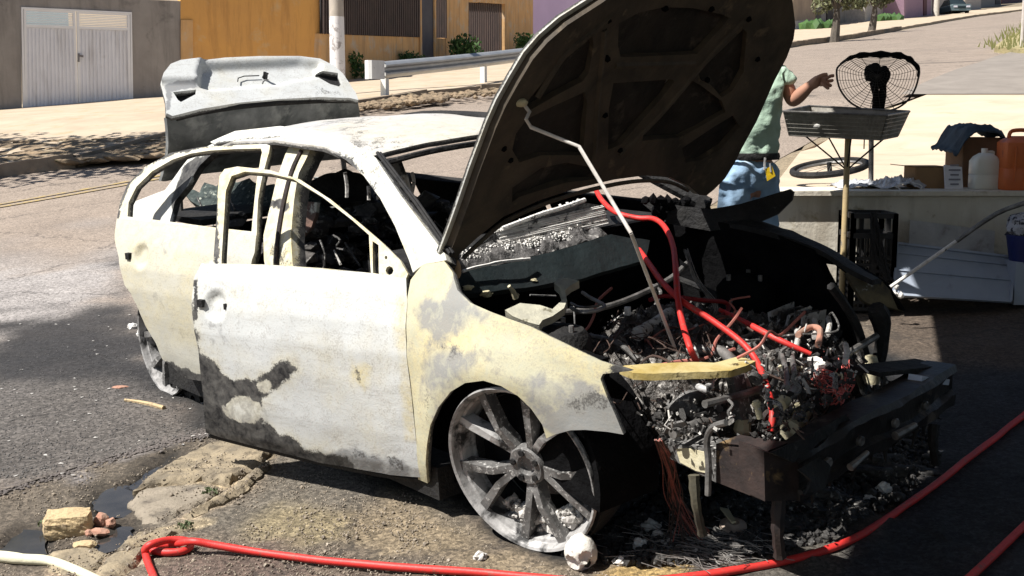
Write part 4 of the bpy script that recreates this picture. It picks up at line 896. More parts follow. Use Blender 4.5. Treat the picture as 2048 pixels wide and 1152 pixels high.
# rear corner of the body: quarter panels, tail panel
b = B(); vs = []; nn_ = 12
for i in range(nn_ + 1):
    for j in range(9):
        x = -2.95 - .30 * i / nn_; z = .30 + .60 * j / 8; vs.append(Vector((x, -Yb(x, z) + .16 + .1 * i / nn_, z)))
fs = [(i * 9 + j, (i + 1) * 9 + j, (i + 1) * 9 + j + 1, i * 9 + j + 1) for i in range(nn_) for j in range(8)]
for sgn in (1, -1):
    v3 = [Vector((v.x, v.y * sgn, v.z)) for v in vs]; q = slab_from(v3, fs, [v + Vector((0, .02 * sgn, 0)) for v in v3]); c_ = [paint(v, (.1, .15, .3), []) for v in v3]; q.c = c_ + c_; obj('tail_quarter', q, M_paint, car, True)
for y in (-.45, .45): cbox('seat_base', (-1.35, y * .8, .30), (.5, .5, .12), M_char)
# ---- boot lid standing open
hz_ = Vector((-3.02, 0, .92))
rid = [K(x, y, 0, -2.72) for x, y in ((333, 236), (350, 232), (400, 220), (480, 208), (560, 201), (640, 197), (700, 197), (716, 203))]
bot = [K(x, y, 0, -3.02) for x, y in ((322, 362), (335, 362), (390, 350), (480, 340), (560, 330), (640, 322), (690, 318), (704, 318))]
rp = spline(rid, 5); bp_ = spline(bot, 5); vs = []; m_ = 10
for a, c in zip(rp, bp_):
    for j in range(m_ + 1):
        p = a.lerp(c, j / m_) + Vector((.05 * math.sin(math.pi * j / m_), 0, 0)); vs.append(p)
fs = [(i * (m_ + 1) + j, (i + 1) * (m_ + 1) + j, (i + 1) * (m_ + 1) + j + 1, i * (m_ + 1) + j + 1) for i in range(len(rp) - 1) for j in range(m_)]
lid = obj('boot_lid', slab_from(vs, fs, [v + Vector((-.03, 0, 0)) for v in vs]), M_lid_grey, car, True, 'open boot lid with grey scorched top and white rear face')
TR = Plane((-2.70, 0, 1.40), (.62, 0, .78))
lidf = [(333, 226), (332, 200), (326, 176), (322, 164), (326, 152), (340, 134), (360, 126), (400, 121), (450, 115), (520, 112), (600, 112), (640, 117), (668, 131), (686, 147), (700, 168), (712, 186), (717, 200), (700, 196), (640, 194), (560, 198), (480, 205), (400, 218), (345, 232)]
def recess(u, v): 
    P = TR.pos(u, v); px, py = c2px(P); s = sdist(px, py, [(402, 127), (600, 118), (640, 124), (640, 150), (560, 166), (420, 178), (398, 172), (395, 150)])
    return -.035 * sm(5, -9, s) + .02 * sm(10, 0, sdist(px, py, [(322, 160), (330, 130), (400, 118), (396, 160)]))
panel('rear_face', lidf, TR, parent=lid, holes=[[(346, 184), (392, 179), (392, 188), (362, 204), (356, 200)], [(634, 140), (676, 146), (684, 166), (678, 173), (660, 168), (632, 152)]], step=.016, thick=.03, base=(-.08, .0, -.12), hf=recess, zones=[([(322, 167), (392, 156), (394, 176), (346, 184), (330, 184)], 2, .9, 3, 3), ([(630, 170), (700, 190), (640, 194), (625, 186)], 0, .42, 3, 5), ([(326, 176), (346, 184), (343, 215), (334, 225)], 2, .9, 4, 3)])
for i, c in enumerate(([(344, 182), (394, 176), (396, 192), (360, 208)], [(630, 137), (680, 143), (688, 170), (658, 172)])):
    panel('lamp_recess', c, TR, mat=M_char, parent=lid, step=.05, thick=.01, proud=-.034)
b = B(); b.tube([TR.pos(*TR.uv(solve(TR.F, x, y))) + TR.hint * -.02 for x, y in ((477, 157), (478, 150), (490, 146), (520, 145))], .003, 5); obj('latch_wire', b, M_char, lid)
b = B()
for i in range(6): b.tube([TR.pos(*TR.uv(solve(TR.F, 532 + random.uniform(-4, 4), 148 + random.uniform(-3, 3)))) + TR.hint * k for k in (-.03, .008)], .006, 5)
obj('latch', b, M_char, lid)
b = B(); b.tube([TR.pos(*TR.uv(solve(TR.F, 535 + 10 * math.cos(a), 168 + 8 * math.sin(a)))) + TR.hint * .002 for a in [math.pi + i * .25 for i in range(8)]], .004, 5); obj('emblem_ring', b, M_alloy, lid)
b = B(); b.tube(spline([r + Vector((.012, 0, -.01)) for r in rid[1:-1]], 4), .016, 6); obj('lid_seam', b, M_char, lid, True)
for y in (-.5, .5): 
    b = B(); b.tube(spline([(-2.98, y, .80), (-2.96, y, .95), (-2.98, y, 1.1)], 4), .015, 6); obj('boot_hinge', b, M_steel, car)
# ---- bonnet
HT = [(.80, -.50), (.88, -.45), (1.117, -.30), (1.354, -.155), (1.577, -.02), (1.738, .08), (1.95, .20), (2.1, .27)]
class Hood:
    hint = Vector((.8, 0, -.55))
    def F(s, P): return P.x - tab(HT, P.z) - .05 * (P.y / .7) ** 2
    def uv(s, P): return P.y, P.z
    def pos(s, u, v): return Vector((tab(HT, v) + .05 * (u / .7) ** 2, u, v))
hd = Hood()
hood_o = [(889, 516), (905, 475), (918, 440), (950, 348), (985, 255), (1005, 210), (1030, 165), (1060, 115), (1090, 80), (1130, 45), (1200, 0), (1260, -45), (1330, -75), (1430, -90), (1520, -75), (1575, -40), (1592, 0), (1598, 50), (1594, 80), (1580, 118), (1555, 165), (1520, 245), (1490, 300), (1475, 330), (1455, 362), (1432, 385), (1415, 398), (1395, 396), (1375, 378), (1340, 362), (1290, 358), (1230, 366), (1150, 385), (1080, 408), (1010, 440), (960, 480), (925, 512), (915, 545), (905, 548)]
skin = panel('bonnet', hood_o, hd, step=.04, thick=.012, base=(.12, .2, .2), zones=[], proud=-.03, label='raised bonnet with pale outer skin and dark scorched underside')
# underside frame: shrink outline a little, with pressed pockets
def shrink(P, k):
    out = []; n = len(P)
    for i in range(n):
        a, b_, c = P[i - 1], P[i], P[(i + 1) % n]; dx, dy = c[0] - a[0], c[1] - a[1]; L = math.hypot(dx, dy) + 1e-6
        nx2, ny2 = -dy / L, dx / L
        if not inpoly(b_[0] + nx2 * 2, b_[1] + ny2 * 2, P): nx2, ny2 = -nx2, -ny2
        out.append((b_[0] + nx2 * k, b_[1] + ny2 * k))
    return out
def h3(L): return [(880 + x / 2.7676, 0 + y / 2.7676) for x, y in L]
pockets = [h3([(560, 470), (640, 370), (800, 240), (845, 200), (850, 250), (825, 400), (790, 450), (640, 530), (500, 610), (470, 590), (500, 540)]),
           h3([(480, 660), (600, 600), (800, 510), (815, 560), (800, 760), (790, 860), (560, 860), (440, 900), (400, 830), (420, 740)]),
           h3([(990, 130), (1100, 70), (1240, 40), (1400, 45), (1560, 80), (1600, 100), (1560, 150), (1420, 300), (1000, 318), (985, 250)]),
           h3([(960, 460), (1280, 440), (1300, 450), (1230, 540), (1000, 800), (930, 830), (935, 600)]),
           h3([(1430, 400), (1680, 160), (1700, 180), (1680, 400), (1620, 500), (1560, 540), (1500, 470), (1440, 440)]),
           h3([(1380, 440), (1440, 470), (1560, 560), (1580, 620), (1440, 700), (1330, 760), (1120, 780), (1130, 720), (1260, 580)]),
           h3([(560, 930), (700, 900), (860, 930), (870, 990), (700, 1010), (440, 1090), (400, 1120), (400, 1040)]),
           h3([(1340, 820), (1520, 700), (1620, 640), (1660, 700), (1560, 820), (1440, 890), (1360, 900)])]
hi = shrink(hood_o, 7)
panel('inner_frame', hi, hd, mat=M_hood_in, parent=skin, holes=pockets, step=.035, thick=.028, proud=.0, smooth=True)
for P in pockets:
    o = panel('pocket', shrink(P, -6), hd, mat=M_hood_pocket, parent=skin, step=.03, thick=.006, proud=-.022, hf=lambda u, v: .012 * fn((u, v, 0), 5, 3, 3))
def hp3(x, y, o=0): p = hd.pos(*hd.uv(solve(hd.F, x, y))); return p + hd.hint.normalized() * o
for x, y, w_ in ((1212, 115, 5), (1217, 40, 5), (1330, 17, 7), (1422, 18, 7), (1497, 38, 6), (1515, 118, 5), (1215, 118, 5), (1008, 297, 4), (1021, 320, 4), (1210, 230, 5), (1415, 160, 4), (1240, 300, 5)): b = B(); b.blob(hp3(x, y, .0), .012, 1, 1, .1, 1, (w_ / 5, 1, 1)); obj('frame_hole', b, M_char_shade, skin)
b = B()
for L in ([(1208, 60), (1205, 110), (1196, 200), (1190, 300), (1185, 330)], [(1490, 40), (1440, 90), (1380, 160), (1320, 230), (1260, 290), (1240, 310)], [(1230, 132), (1300, 130), (1390, 128)], [(1075, 195), (1130, 110), (1190, 60), (1225, 30)]):
    b.tube(spline([hp3(x, y, -.003) for x, y in L], 5), .012, 6)
obj('pressed_ribs', b, M_hood_in, skin, True)
b = B(); b.tube(spline([hp3(x, y, .004) for x, y in ((925, 515), (960, 482), (1010, 441), (1080, 409), (1150, 386), (1230, 367), (1290, 360), (1340, 364), (1375, 380))], 4), .008, 6); obj('rear_flange', b, M_hood_in, skin, True)
# bonnet stay
pr_ = [hp3(1046, 206, .0), hp3(1048, 213, .03), hp3(1034, 220, .05), hp3(1040, 232, .06), K(1158, 293, 1, -.52), K(1262, 466, 1, -.50), K(1352, 702, 2, .56)]
b = B(); b.tube(pr_[:1] + pr_[1:4] + pr_[4:6], .0062, 8); b.tube(pr_[5:], .0062, 8); 
stay = obj('bonnet_stay', b, pm('pale_steel_rod', (.74, .70, .66), (.5, .46, .42), 12, .6, .0, 60, .002), car, True)
b = B(); b.blob(hp3(1041, 205, .0), .022, 3, 2, .2, 1, (1, 1, .7)); obj('stay_bush', b, M_cream, skin, True)
b = B(); b.blob(K(914, 538, 1, -.67), .022, 4, 2, .15, 1, (.7, .7, 1.5)); obj('bonnet_hinge', b, pm('scorched_orange_hinge', (.6, .42, .25), (.4, .25, .15), 12), car, True)
for y in (.62,): 
    b = B(); b.bar((-.46, y, .84), (-.40, y, .95), .03, .05); obj('bonnet_hinge', b, M_char, car)
# ---- wheels: five twin-spoke alloys
def wheel(name, cx, cy, cz, R0, steer, camber, spin):
    t0 = B(); MW = Matrix.Translation((cx, cy, cz)) @ Matrix.Rotation(R_(steer), 4, 'Z') @ Matrix.Rotation(R_(camber), 4, 'X') @ Matrix.Rotation(R_(90), 4, 'X')
    # local: +z is outward (towards -y)
    t0.lathe([(R0 * .93, -.19), (R0 * .99, -.185), (R0 * .99, -.17), (R0 * .90, -.15), (R0 * .86, -.08), (R0 * .90, -.02), (R0 * .985, -.008), (R0, .004), (R0 * .985, .014), (R0 * .955, .010), (R0 * .93, -.012), (R0 * .90, -.05), (R0 * .84, -.08), (R0 * .82, -.15), (R0 * .93, -.19)], 64, MW)
    rim = obj(name, t0, M_alloy, car, True)
    for k in range(5):
        for sgn in (-1, 1):
            a0 = spin + k * 72; 
            def pol(r, a, z): return MW @ Vector((r * math.cos(R_(a)), r * math.sin(R_(a)), z))
            o0, o1 = a0 + sgn * 4, a0 + sgn * 17; hw0, hw1 = 5.2 / .3, 5.0
            fr_ = [pol(.055, o0 - 14, -.035), pol(.055, o0 + 14, -.035), pol(R0 * .95, o1 + hw1 * .7, -.010), pol(R0 * .95, o1 - hw1 * .7, -.010)]
            md = [pol(R0 * .5, a0 + sgn * 10 - 4.7, -.012), pol(R0 * .5, a0 + sgn * 10 + 4.7, -.012)]
            bk_ = [MW @ (MW.inverted() @ p + Vector((0, 0, -.045))) for p in fr_]; bm_ = [MW @ (MW.inverted() @ p + Vector((0, 0, -.05))) for p in md]
            sp_b = B(); sp_b.hexa([fr_[0], fr_[1], md[1], md[0]], [bk_[0], bk_[1], bm_[1], bm_[0]]); sp_b.hexa([md[0], md[1], fr_[2], fr_[3]], [bm_[0], bm_[1], bk_[2], bk_[3]])
            obj('spoke', sp_b, M_alloy if (k * 2 + (sgn > 0)) in (0, 3) else M_alloy_dark, rim)
    h = B(); h.lathe([(.0, -.045), (.028, -.045), (.034, -.026), (.062, -.024), (.068, -.035), (.068, -.07), (.0, -.07)], 24, MW); obj('hub', h, M_alloy_dark, rim, True)
    for k in range(5): h = B(); h.tube([pol(.048, spin + 36 + k * 72, -.04), pol(.048, spin + 36 + k * 72, -.018)], .011, 8); obj('wheel_bolt', h, M_char, rim)
    h = B(); h.lathe([(R0 * .85, -.155), (R0 * .80, -.15), (R0 * .79, -.09), (R0 * .82, -.07)], 48, MW); obj('sooty_barrel', h, M_char, rim, True)
    h = B(); h.lathe([(.05, -.12), (.15, -.12), (.155, -.13), (.15, -.145), (.05, -.145)], 32, MW); obj('brake_disc', h, M_alloy_dark, rim, True)
    h = B(); h.box(MW @ Vector((.11, .02, -.12)), (.10, .07, .14)); obj('brake_caliper', h, M_char, rim)
    h = B()   # burnt tyre carcass: black wire and char hanging behind the rim
    h.lathe([(R0 * .88, -.15), (R0 * 1.03, -.16), (R0 * 1.05, -.10), (R0 * 1.02, -.02), (R0 * .90, -.03)], 40, MW, a0=R_(150), a1=R_(400)); obj('tyre_remains', h, M_char, rim, True)
    return rim, MW
rimf, MWf = wheel('front_wheel', .03, -.80, .288, .292, 12, 9, 62)
wheel('rear_wheel', -2.68, -.80, .262, .268, 0, 0, 20)
for cx in (-.05, -2.65):
    b = B(); b.lathe([(.1, -.1), (.24, -.1), (.27, .0), (.26, .1), (.1, .1)], 28, Matrix.Translation((cx, .74, .27)) @ Matrix.Rotation(math.pi / 2, 4, 'X')); obj('far_wheel', b, M_char, car, True)
# ash and soil heaped in the lower part of the front rim
b = B()
for i in range(200):
    a = R_(random.uniform(232, 312)); r = random.uniform(.19, .262); p = MWf @ Vector((r * math.cos(a), r * math.sin(a), random.uniform(-.10, -.045))); b.blob(p, random.uniform(.006, .020), i, 1, .5)
obj('rim_ash', b, M_ash, rimf, kind='stuff')
# ------------------------------------------------------------------ engine bay, front end
# far wing and apron
ap = Plane((0, .60, .6), (0, -1, .0))
panel('far_apron', [(1180, 500), (1300, 455), (1400, 436), (1480, 452), (1560, 472), (1630, 500), (1650, 545), (1680, 600), (1700, 650), (1712, 700), (1690, 700), (1640, 655), (1500, 640), (1300, 600), (1150, 560)], ap, mat=M_char_shade, step=.06, thick=.03, hf=lambda u, v: .03 * fn((u, v, 0), 5, 3, 3))
fwp = FarSide()
b = B(); L1 = [K(x, y, 1, .60) for x, y in ((1395, 436), (1480, 450), (1560, 470), (1640, 500), (1700, 538), (1745, 560))]; L2 = [K(x, y, 1, .72) for x, y in ((1420, 425), (1500, 436), (1580, 462), (1660, 496), (1722, 536), (1770, 566))]
a_, c_ = spline(L1, 5), spline(L2, 5); vs = [v for p, q in zip(a_, c_) for v in (p, p.lerp(q, .5) + Vector((0, 0, .012)), q)]; n3 = len(a_)
fs = [(i * 3 + j, i * 3 + j + 1, (i + 1) * 3 + j + 1, (i + 1) * 3 + j) for i in range(n3 - 1) for j in (0, 1)]
obj('far_wing', slab_from(vs, fs, [v - Vector((0, 0, .02)) for v in vs]), M_char, car, True)
panel('far_wing_side', [(1420, 425), (1580, 462), (1722, 536), (1770, 566), (1806, 622), (1745, 600), (1708, 560), (1670, 530), (1600, 520), (1440, 500)], Plane((0, .74, .6), (.1, 1, 0)), mat=M_char_shade, step=.06, thick=.015)
panel('headlamp_corner', [(1692, 545), (1740, 550), (1768, 566), (1790, 592), (1807, 623), (1770, 612), (1738, 608), (1725, 600), (1705, 570)], Plane((.45, .73, .62), (.75, -.5, .45)), mat=pm('scorched_yellow_corner', (.16, .13, .07), (.04, .035, .03), 9, .6, 0, 30, .01, spots=(.42, .42, .4), sscale=13, sa=.58, sb=.64), step=.03, thick=.02)
b = B(); b.tube(spline([K(x, y, 0, .45) for x, y in ((1752, 615), (1764, 650), (1762, 700), (1752, 740), (1748, 790))], 4), [.03, .035, .038, .036, .034, .03, .027, .026, .026, .026, .026, .028, .03, .03, .03, .03, .03][:17], 8); obj('lamp_bracket', b, M_char, car, True)
b = B(); b.tube(spline([K(x, y, 0, .42) for x, y in ((1662, 572), (1690, 610), (1715, 655), (1732, 712))], 5), .016, 6); obj('far_arch_lip', b, M_char, car, True)
for px_, m in ((1750, M_cream),):
    b = B(); b.tube([K(1740, 765, 0, .5), K(1741, 738, 0, .5), K(1742, 712, 0, .5)], [.034, .034, .02], 10); obj('washer_bottle', b, m, car, True)
# charred blade of plastic over the far hinge
panel('charred_cowl_blade', [(1285, 408), (1300, 398), (1360, 412), (1420, 418), (1480, 408), (1540, 390), (1580, 378), (1587, 384), (1583, 400), (1555, 428), (1500, 452), (1420, 462), (1330, 446)], Plane((-.4, .55, .85), (.5, -1, .2)), mat=M_char, step=.03, thick=.03, hf=lambda u, v: .012 * fn((u, v, 0), 12, 3, 3))
b = B()
for i in range(26): b.blob(K(random.uniform(1285, 1390), random.uniform(398, 430), 0, -.5), random.uniform(.012, .03), i, 1, .5)
obj('charred_cowl_lumps', b, M_char_shade, car, kind='stuff')
# cowl: charred mass with pale crust and a fin block
cw = Plane((-.50, 0, .80), (1, 0, .75))
panel('cowl_crust', [(915, 520), (940, 500), (985, 480), (1060, 470), (1190, 450), (1215, 470), (1100, 505), (1000, 530), (930, 545)], cw, mat=pm('grey_crust', (.20, .19, .185), (.05, .048, .047), 26, .95, 0, 50, .015, spots=(.5, .48, .45), sscale=30, sa=.58, sb=.64), step=.025, thick=.05, hf=lambda u, v: .018 * fn((u, v, 0), 14, 4, 3))
panel('cowl_tray', [(905, 545), (1000, 528), (1100, 505), (1220, 470), (1300, 480), (1290, 520), (1150, 560), (1010, 580), (925, 590)], Plane((-.42, 0, .78), (.8, 0, .7)), mat=M_teal_char, step=.05, thick=.03, hf=lambda u, v: .012 * fn((u, v, 0), 6, 4, 3))
b = B(); b.tube(spline([K(x, y, 0, -.44) for x, y in ((925, 543), (950, 535), (975, 530), (1000, 524), (1060, 518))], 4), .006, 5); obj('pale_seam', b, M_ash_white, car)
fp_ = Plane((-.56, 0, .86), (1, 0, .5)); core = panel('heat_exchanger', [(978, 478), (1000, 455), (1165, 400), (1215, 408), (1222, 440), (1190, 455), (1060, 485), (1000, 500)], fp_, mat=M_char, step=.06, thick=.04, proud=-.02)
TL_, TR_, BL_, BR_ = (990, 462), (1205, 412), (1005, 494), (1215, 448)
for i in range(11):
    t = i / 10; q0, q1 = lerp2(TL_, BL_, t), lerp2(TR_, BR_, t); b = B(); pts = [fp_.pos(*fp_.uv(solve(fp_.F, *lerp2(q0, q1, s)))) + fp_.hint * (.004 + random.uniform(-.003, .003)) for s in (0, .25, .5, .75, 1)]
    b.tube(pts, .0038, 5); obj('fin', b, M_ash_white if i % 4 else M_ash, core)
b = B()
for i in range(60): s = random.random(); p = lerp2((975, 470), (1168, 398), s); b.blob(fp_.pos(*fp_.uv(solve(fp_.F, p[0], p[1] + random.gauss(0, 2)))) + fp_.hint * .008, random.uniform(.003, .007), i, 1, .6)
for i in range(420): s = random.random(); p = lerp2((920, 520), (1160, 470), s); b.blob(fp_.pos(*fp_.uv(solve(fp_.F, p[0], p[1] + random.gauss(0, 6) - 2))) + fp_.hint * .010, random.uniform(.002, .006), i, 1, .6)
obj('ash_crust', b, M_ash_white, core, kind='stuff')
b = B(); b.tube(spline([fp_.pos(*fp_.uv(solve(fp_.F, *p))) + fp_.hint * .012 for p in ((1000, 460), (1040, 445), (1080, 430), (1120, 418), (1166, 402))], 4), .009, 6); obj('core_rim', b, M_ash_white, core, True)
# strut-top casting and bits on the near inner wing
c1 = Plane((-.12, -.55, .74), (.3, -.3, 1))
panel('strut_casting', [(1010, 620), (1040, 606), (1080, 610), (1105, 618), (1126, 598), (1118, 575), (1108, 566), (1115, 557), (1135, 555), (1158, 562), (1142, 570), (1130, 580), (1134, 600), (1128, 616), (1105, 632), (1085, 640), (1078, 650), (1055, 644), (1025, 632)], c1, mat=pm('pale_cast_metal', (.46, .44, .34), (.30, .29, .24), 14, .6, .2, 50, .006, spots=(.14, .13, .09), sscale=22, sa=.6, sb=.66), step=.02, thick=.03)
b = B(); b.tube(spline([K(x, y, 2, .72) for x, y in ((1165, 585), (1180, 595), (1205, 608), (1208, 615), (1190, 622), (1160, 624), (1142, 615))], 4), .007, 6); b.tube(spline([K(x, y, 2, .71) for x, y in ((1142, 606), (1160, 614), (1190, 613), (1206, 606))], 4), .005, 6); obj('bent_bracket', b, M_steel, car, True)
for (x, y, r) in ((935, 575, .013), (968, 585, .016), (975, 590, .012), (1030, 590, .010), (1067, 560, .009), (1028, 577, .008)):
    b = B(); b.blob(K(x, y, 0, -.42), r, int(x), 2, .5, 2, (1.4, 1.6, .7)); obj('pale_fragment', b, M_cream, car)
b = B(); b.tube([K(1018, 572, 0, -.38), K(1026, 582, 0, -.38), K(1032, 596, 0, -.38)], [.007, .009, .012], 6); obj('pale_tongue', b, M_cream, car, True)
b = B(); b.tube([K(1060, 590, 0, -.38), K(1112, 592, 0, -.38)], .003, 5); b.tube([K(1148, 610, 0, -.3), K(1150, 650, 0, -.3), K(1146, 668, 0, -.3)], .003, 5); obj('thin_rods', b, M_alloy, car)
# radiator support (ochre bar) and its upright
rs = Plane((.45, -.2, .61), (.25, 0, 1))
panel('radiator_support', [(1228, 703), (1240, 700), (1300, 706), (1380, 713), (1425, 722), (1470, 714), (1490, 720), (1511, 733), (1490, 744), (1458, 752), (1400, 748), (1300, 737), (1255, 726)], rs, mat=M_ochre, step=.03, thick=.022, hf=lambda u, v: .004 * fn((u, v, 0), 8, 3, 3))
b = B(); b.bar(K(1470, 752, 0, .46), K(1490, 850, 0, .50), .055, .03, (1, 0, 0)); obj('support_upright', b, M_alloy_dark, car)
b = B(); b.tube(spline([K(1486, 838, 0, .5), K(1484, 860, 0, .5), K(1480, 872, 0, .5)], 3), [.02, .024, .026, .028, .026, .02, .01], 8); obj('bracket_foot', b, M_cream, car, True)
# ---- engine fragments
MP = [M_debris, M_debris_dark, M_char, M_char, M_alloy_dark, M_alloy_dark, M_ash, M_ash, M_steel, M_steel, M_alloy, M_cream, M_rust]
random.seed(21)
proto = []
def frag(kind, m):
    b = B(); k = random.random()
    if kind == 0: b.tube([(0, 0, -1), (0, 0, 1)], [.35, .35], 9); b.tube([(0, 0, .5), (0, 0, .75)], .5, 9)
    elif kind == 1: b.blob((0, 0, 0), .7, random.random() * 99, 2, .5, 1.8, (1.3, .8, .7))
    elif kind == 2: b.lathe([(.25, -.2), (.7, -.25), (.75, 0), (.7, .25), (.25, .2), (.25, -.2)], 14)
    elif kind == 3: b.box((0, 0, 0), (1.6, .5, .18), jit=.08); b.box((.6, 0, .3), (.3, .45, .6), jit=.06)
    elif kind == 4: b.tube(spline([(-1, 0, 0), (-.3, .3, .2), (.4, -.2, .3), (1, .2, -.1)], 4), .16, 7)
    elif kind == 5: b.box((0, 0, 0), (1.1, .8, .6), jit=.14); b.tube([(.2, 0, .2), (.2, 0, .7)], .14, 7)
    elif kind == 6:
        for i in range(4): b.lathe([(.2, i * .25), (.45, i * .25), (.45, i * .25 + .12), (.2, i * .25 + .12)], 10)
        b.tube([(0, 0, -.5), (0, 0, 1.4)], .2, 8)
    elif kind == 7: b.prism([(-1, -.2, 0), (.2, -.5, 0), (1, -.1, .1), (.6, .3, 0), (-.2, .35, .1), (-.9, .3, 0)], (0, .05, .14))
    me = mesh('engine_fragment', b, m, kind in (1, 2, 4)); return me
for kind in range(8):
    for m in MP: proto.append((kind, frag(kind, m)))
REG = [([(1195, 640), (1290, 610), (1400, 600), (1500, 640), (1640, 660), (1730, 720), (1700, 790), (1560, 850), (1500, 740), (1240, 702)], (.42, .585), 115),
       ([(1225, 755), (1300, 740), (1460, 755), (1470, 850), (1420, 870), (1300, 860), (1250, 800)], (.36, .5), 60),
       ([(1500, 760), (1690, 760), (1650, 830), (1540, 890), (1490, 870)], (.34, .46), 40), ([(1300, 860), (1420, 850), (1500, 880), (1430, 890), (1320, 890)], (.36, .4), 14)]
for P, (z0, z1), n_ in REG:
    xs = [p[0] for p in P]; ys = [p[1] for p in P]; c = 0
    while c < n_:
        x, y = random.uniform(min(xs), max(xs)), random.uniform(min(ys), max(ys))
        if not inpoly(x, y, P): continue
        k = random.choice((0, 2, 3, 3, 4, 4, 4, 5, 6, 7, 7, 1)); k, me = random.choice([p_ for p_ in proto if p_[0] == k]); p = K(x, y, 2, random.uniform(z0, z1))
        if p.x > .72 or p.y > .66: p.x = min(p.x, .7)
        o = bpy.data.objects.new('engine_fragment', me); scene.collection.objects.link(o); o.parent = car
        s = random.uniform(.010, .034) * (1.5 if k in (4, 7) else .6 if k == 1 else 1); o.matrix_parent_inverse = Matrix(); o.location = p; o.rotation_euler = [random.uniform(0, 6.28) for _ in range(3)]; o.scale = (s, s, s); c += 1
b = B()
for P, (z0, z1), n_ in REG:
    xs = [p[0] for p in P]; ys = [p[1] for p in P]; c = 0
    while c < n_ * 9:
        x, y = random.uniform(min(xs), max(xs)), random.uniform(min(ys), max(ys))
        if inpoly(x, y, P): c += 1; p = K(x, y, 2, random.uniform(z0 - .03, z1 - .01)); b.box(p, [random.uniform(.003, .02), random.uniform(.003, .03), random.uniform(.002, .006)], rrot(), .002) if random.random() < .85 else b.blob(p, random.uniform(.004, .013), c, 1, .5)
obj('engine_debris', b, M_debris_dark, car, kind='stuff')
random.seed(5); RX, RY = 130, 140; vs = []
for i in range(RX + 1):
    for j in range(RY + 1):
        x = -.42 + .92 * i / RX; y = -.46 + 1.04 * j / RY; e = min(1, (x + .42) / .2, (.52 - x) / .12, (y + .47) / .12, (.60 - y) / .1)
        r1 = 1 - abs(fn((x, y, 0), 4.5, 4, 3)) * 1.6; r2 = 1 - abs(fn((x, y, 2), 13, 4, 5)) * 2; r3 = fn((x, y, 1), 42, 3, 8)
        base_z = .38 + .13 * sm(.60, .1, x) + .03 * math.sin(y * 7 + 1)
        vs.append(Vector((x, y, base_z - .10 * (1 - max(0, e)) + .060 * r1 + .032 * r2 + .014 * r3)))
fs = [(i * (RY + 1) + j, (i + 1) * (RY + 1) + j, (i + 1) * (RY + 1) + j + 1, i * (RY + 1) + j + 1) for i in range(RX) for j in range(RY)]
M_melt = pm('melted_engine_mass', (.020, .018, .017), (.085, .075, .066), 17, .5, .1, 70, .02, spots=(.42, .40, .37), sscale=34, sa=.55, sb=.66, spec=.5)
obj('melted_engine_mass', slab_from(vs, fs, [v - Vector((0, 0, .03)) for v in vs]), M_melt, car)
b = B(); c = 0
while c < 650:
    P, (z0, z1), n_ = random.choice(REG[:3] + REG[:2]); x, y = random.uniform(1190, 1735), random.uniform(600, 880)
    if inpoly(x, y, P) and fn((x * .02, y * .02, 0), 1.3, 3, 4) > -.12:
        c += 1; p = K(x, y, 2, random.uniform(z0, z1 + .015))
        if p.x > .70 or p.y > .62: continue
        if random.random() < .35: q_ = p + Vector([random.uniform(-.03, .03) for _ in range(3)]); b.tube([p, q_], random.uniform(.0015, .004), 5)
        else: b.box(p, [random.uniform(.002, .010), random.uniform(.003, .014), random.uniform(.002, .005)], rrot(), .0015)
obj('ash_bits', b, M_ash, car, kind='stuff')
def pipe(name, L, z, r, m, lab=None): 
    b = B(); b.tube(spline([K(x, y, 2, z) for x, y in L], 4), r, 9); return obj(name, b, m, car, True, lab)
pipe('intake_pipe', [(1275, 668), (1310, 650), (1340, 628)], .60, .026, M_ash); pipe('coolant_pipe', [(1345, 868), (1390, 850), (1450, 832)], .44, .016, M_steel)
pipe('hose_union', [(1572, 800), (1590, 775), (1612, 750)], .52, .012, M_alloy); pipe('hose_union', [(1560, 812), (1570, 800)], .52, .02, M_cream)
pipe('curved_pipe', [(1385, 745), (1392, 768), (1410, 778), (1422, 765), (1418, 745)], .56, .012, M_alloy); pipe('strut_tube', [(1560, 700), (1572, 740), (1575, 775)], .56, .009, M_steel); pipe('strut_tube', [(1580, 690), (1588, 740), (1590, 760)], .56, .009, M_steel)
pipe('arched_pipe', [(1596, 670), (1620, 655), (1640, 660), (1636, 690)], .60, .011, pm('copper_scorched', (.45, .2, .14), (.3, .2, .15), 12)); pipe('drive_boot', [(1580, 862), (1592, 840), (1605, 822)], .42, .032, M_cream); pipe('ring_clamp', [(1600, 812), (1622, 815), (1632, 835), (1618, 850)], .42, .009, M_steel)
b = B(); 
for i in range(6): p = K(1582 + i * 4, 856 - i * 6, 2, .425); b.lathe([(.028, -.004), (.036, 0), (.028, .004)], 14, Matrix.Translation(p) @ Matrix.Rotation(R_(60), 4, 'Y'))
obj('boot_ribs', b, M_cream, car, True)
b = B(); b.box(K(1635, 727, 2, .52), (.10, .05, .02), rot(z=-25)); obj('white_block', b, M_ash_white, car); b = B(); b.box(K(1620, 745, 2, .50), (.12, .012, .012), rot(z=-28)); obj('white_rail', b, M_ash_white, car)
b = B(); b.box(K(1255, 622, 2, .66), (.02, .015, .03), rot(z=20)); obj('white_tab', b, M_ash_white, car)
for x, y in ((1592, 660), (1628, 640), (1655, 635), (1690, 690)): pipe('scorched_post', [(x, y + 34), (x + 4, y + 15), (x + 1, y)], .58, .010, M_ash)
b = B(); b.bar(K(1676, 690, 0, .42), K(1722, 790, 0, .5), .07, .04); obj('fan_shroud', b, M_char, car)
for i in range(3): pipe('flange', [(1545 + i * 14, 716 + i * 6), (1560 + i * 14, 740)], .5, .014, M_alloy_dark)
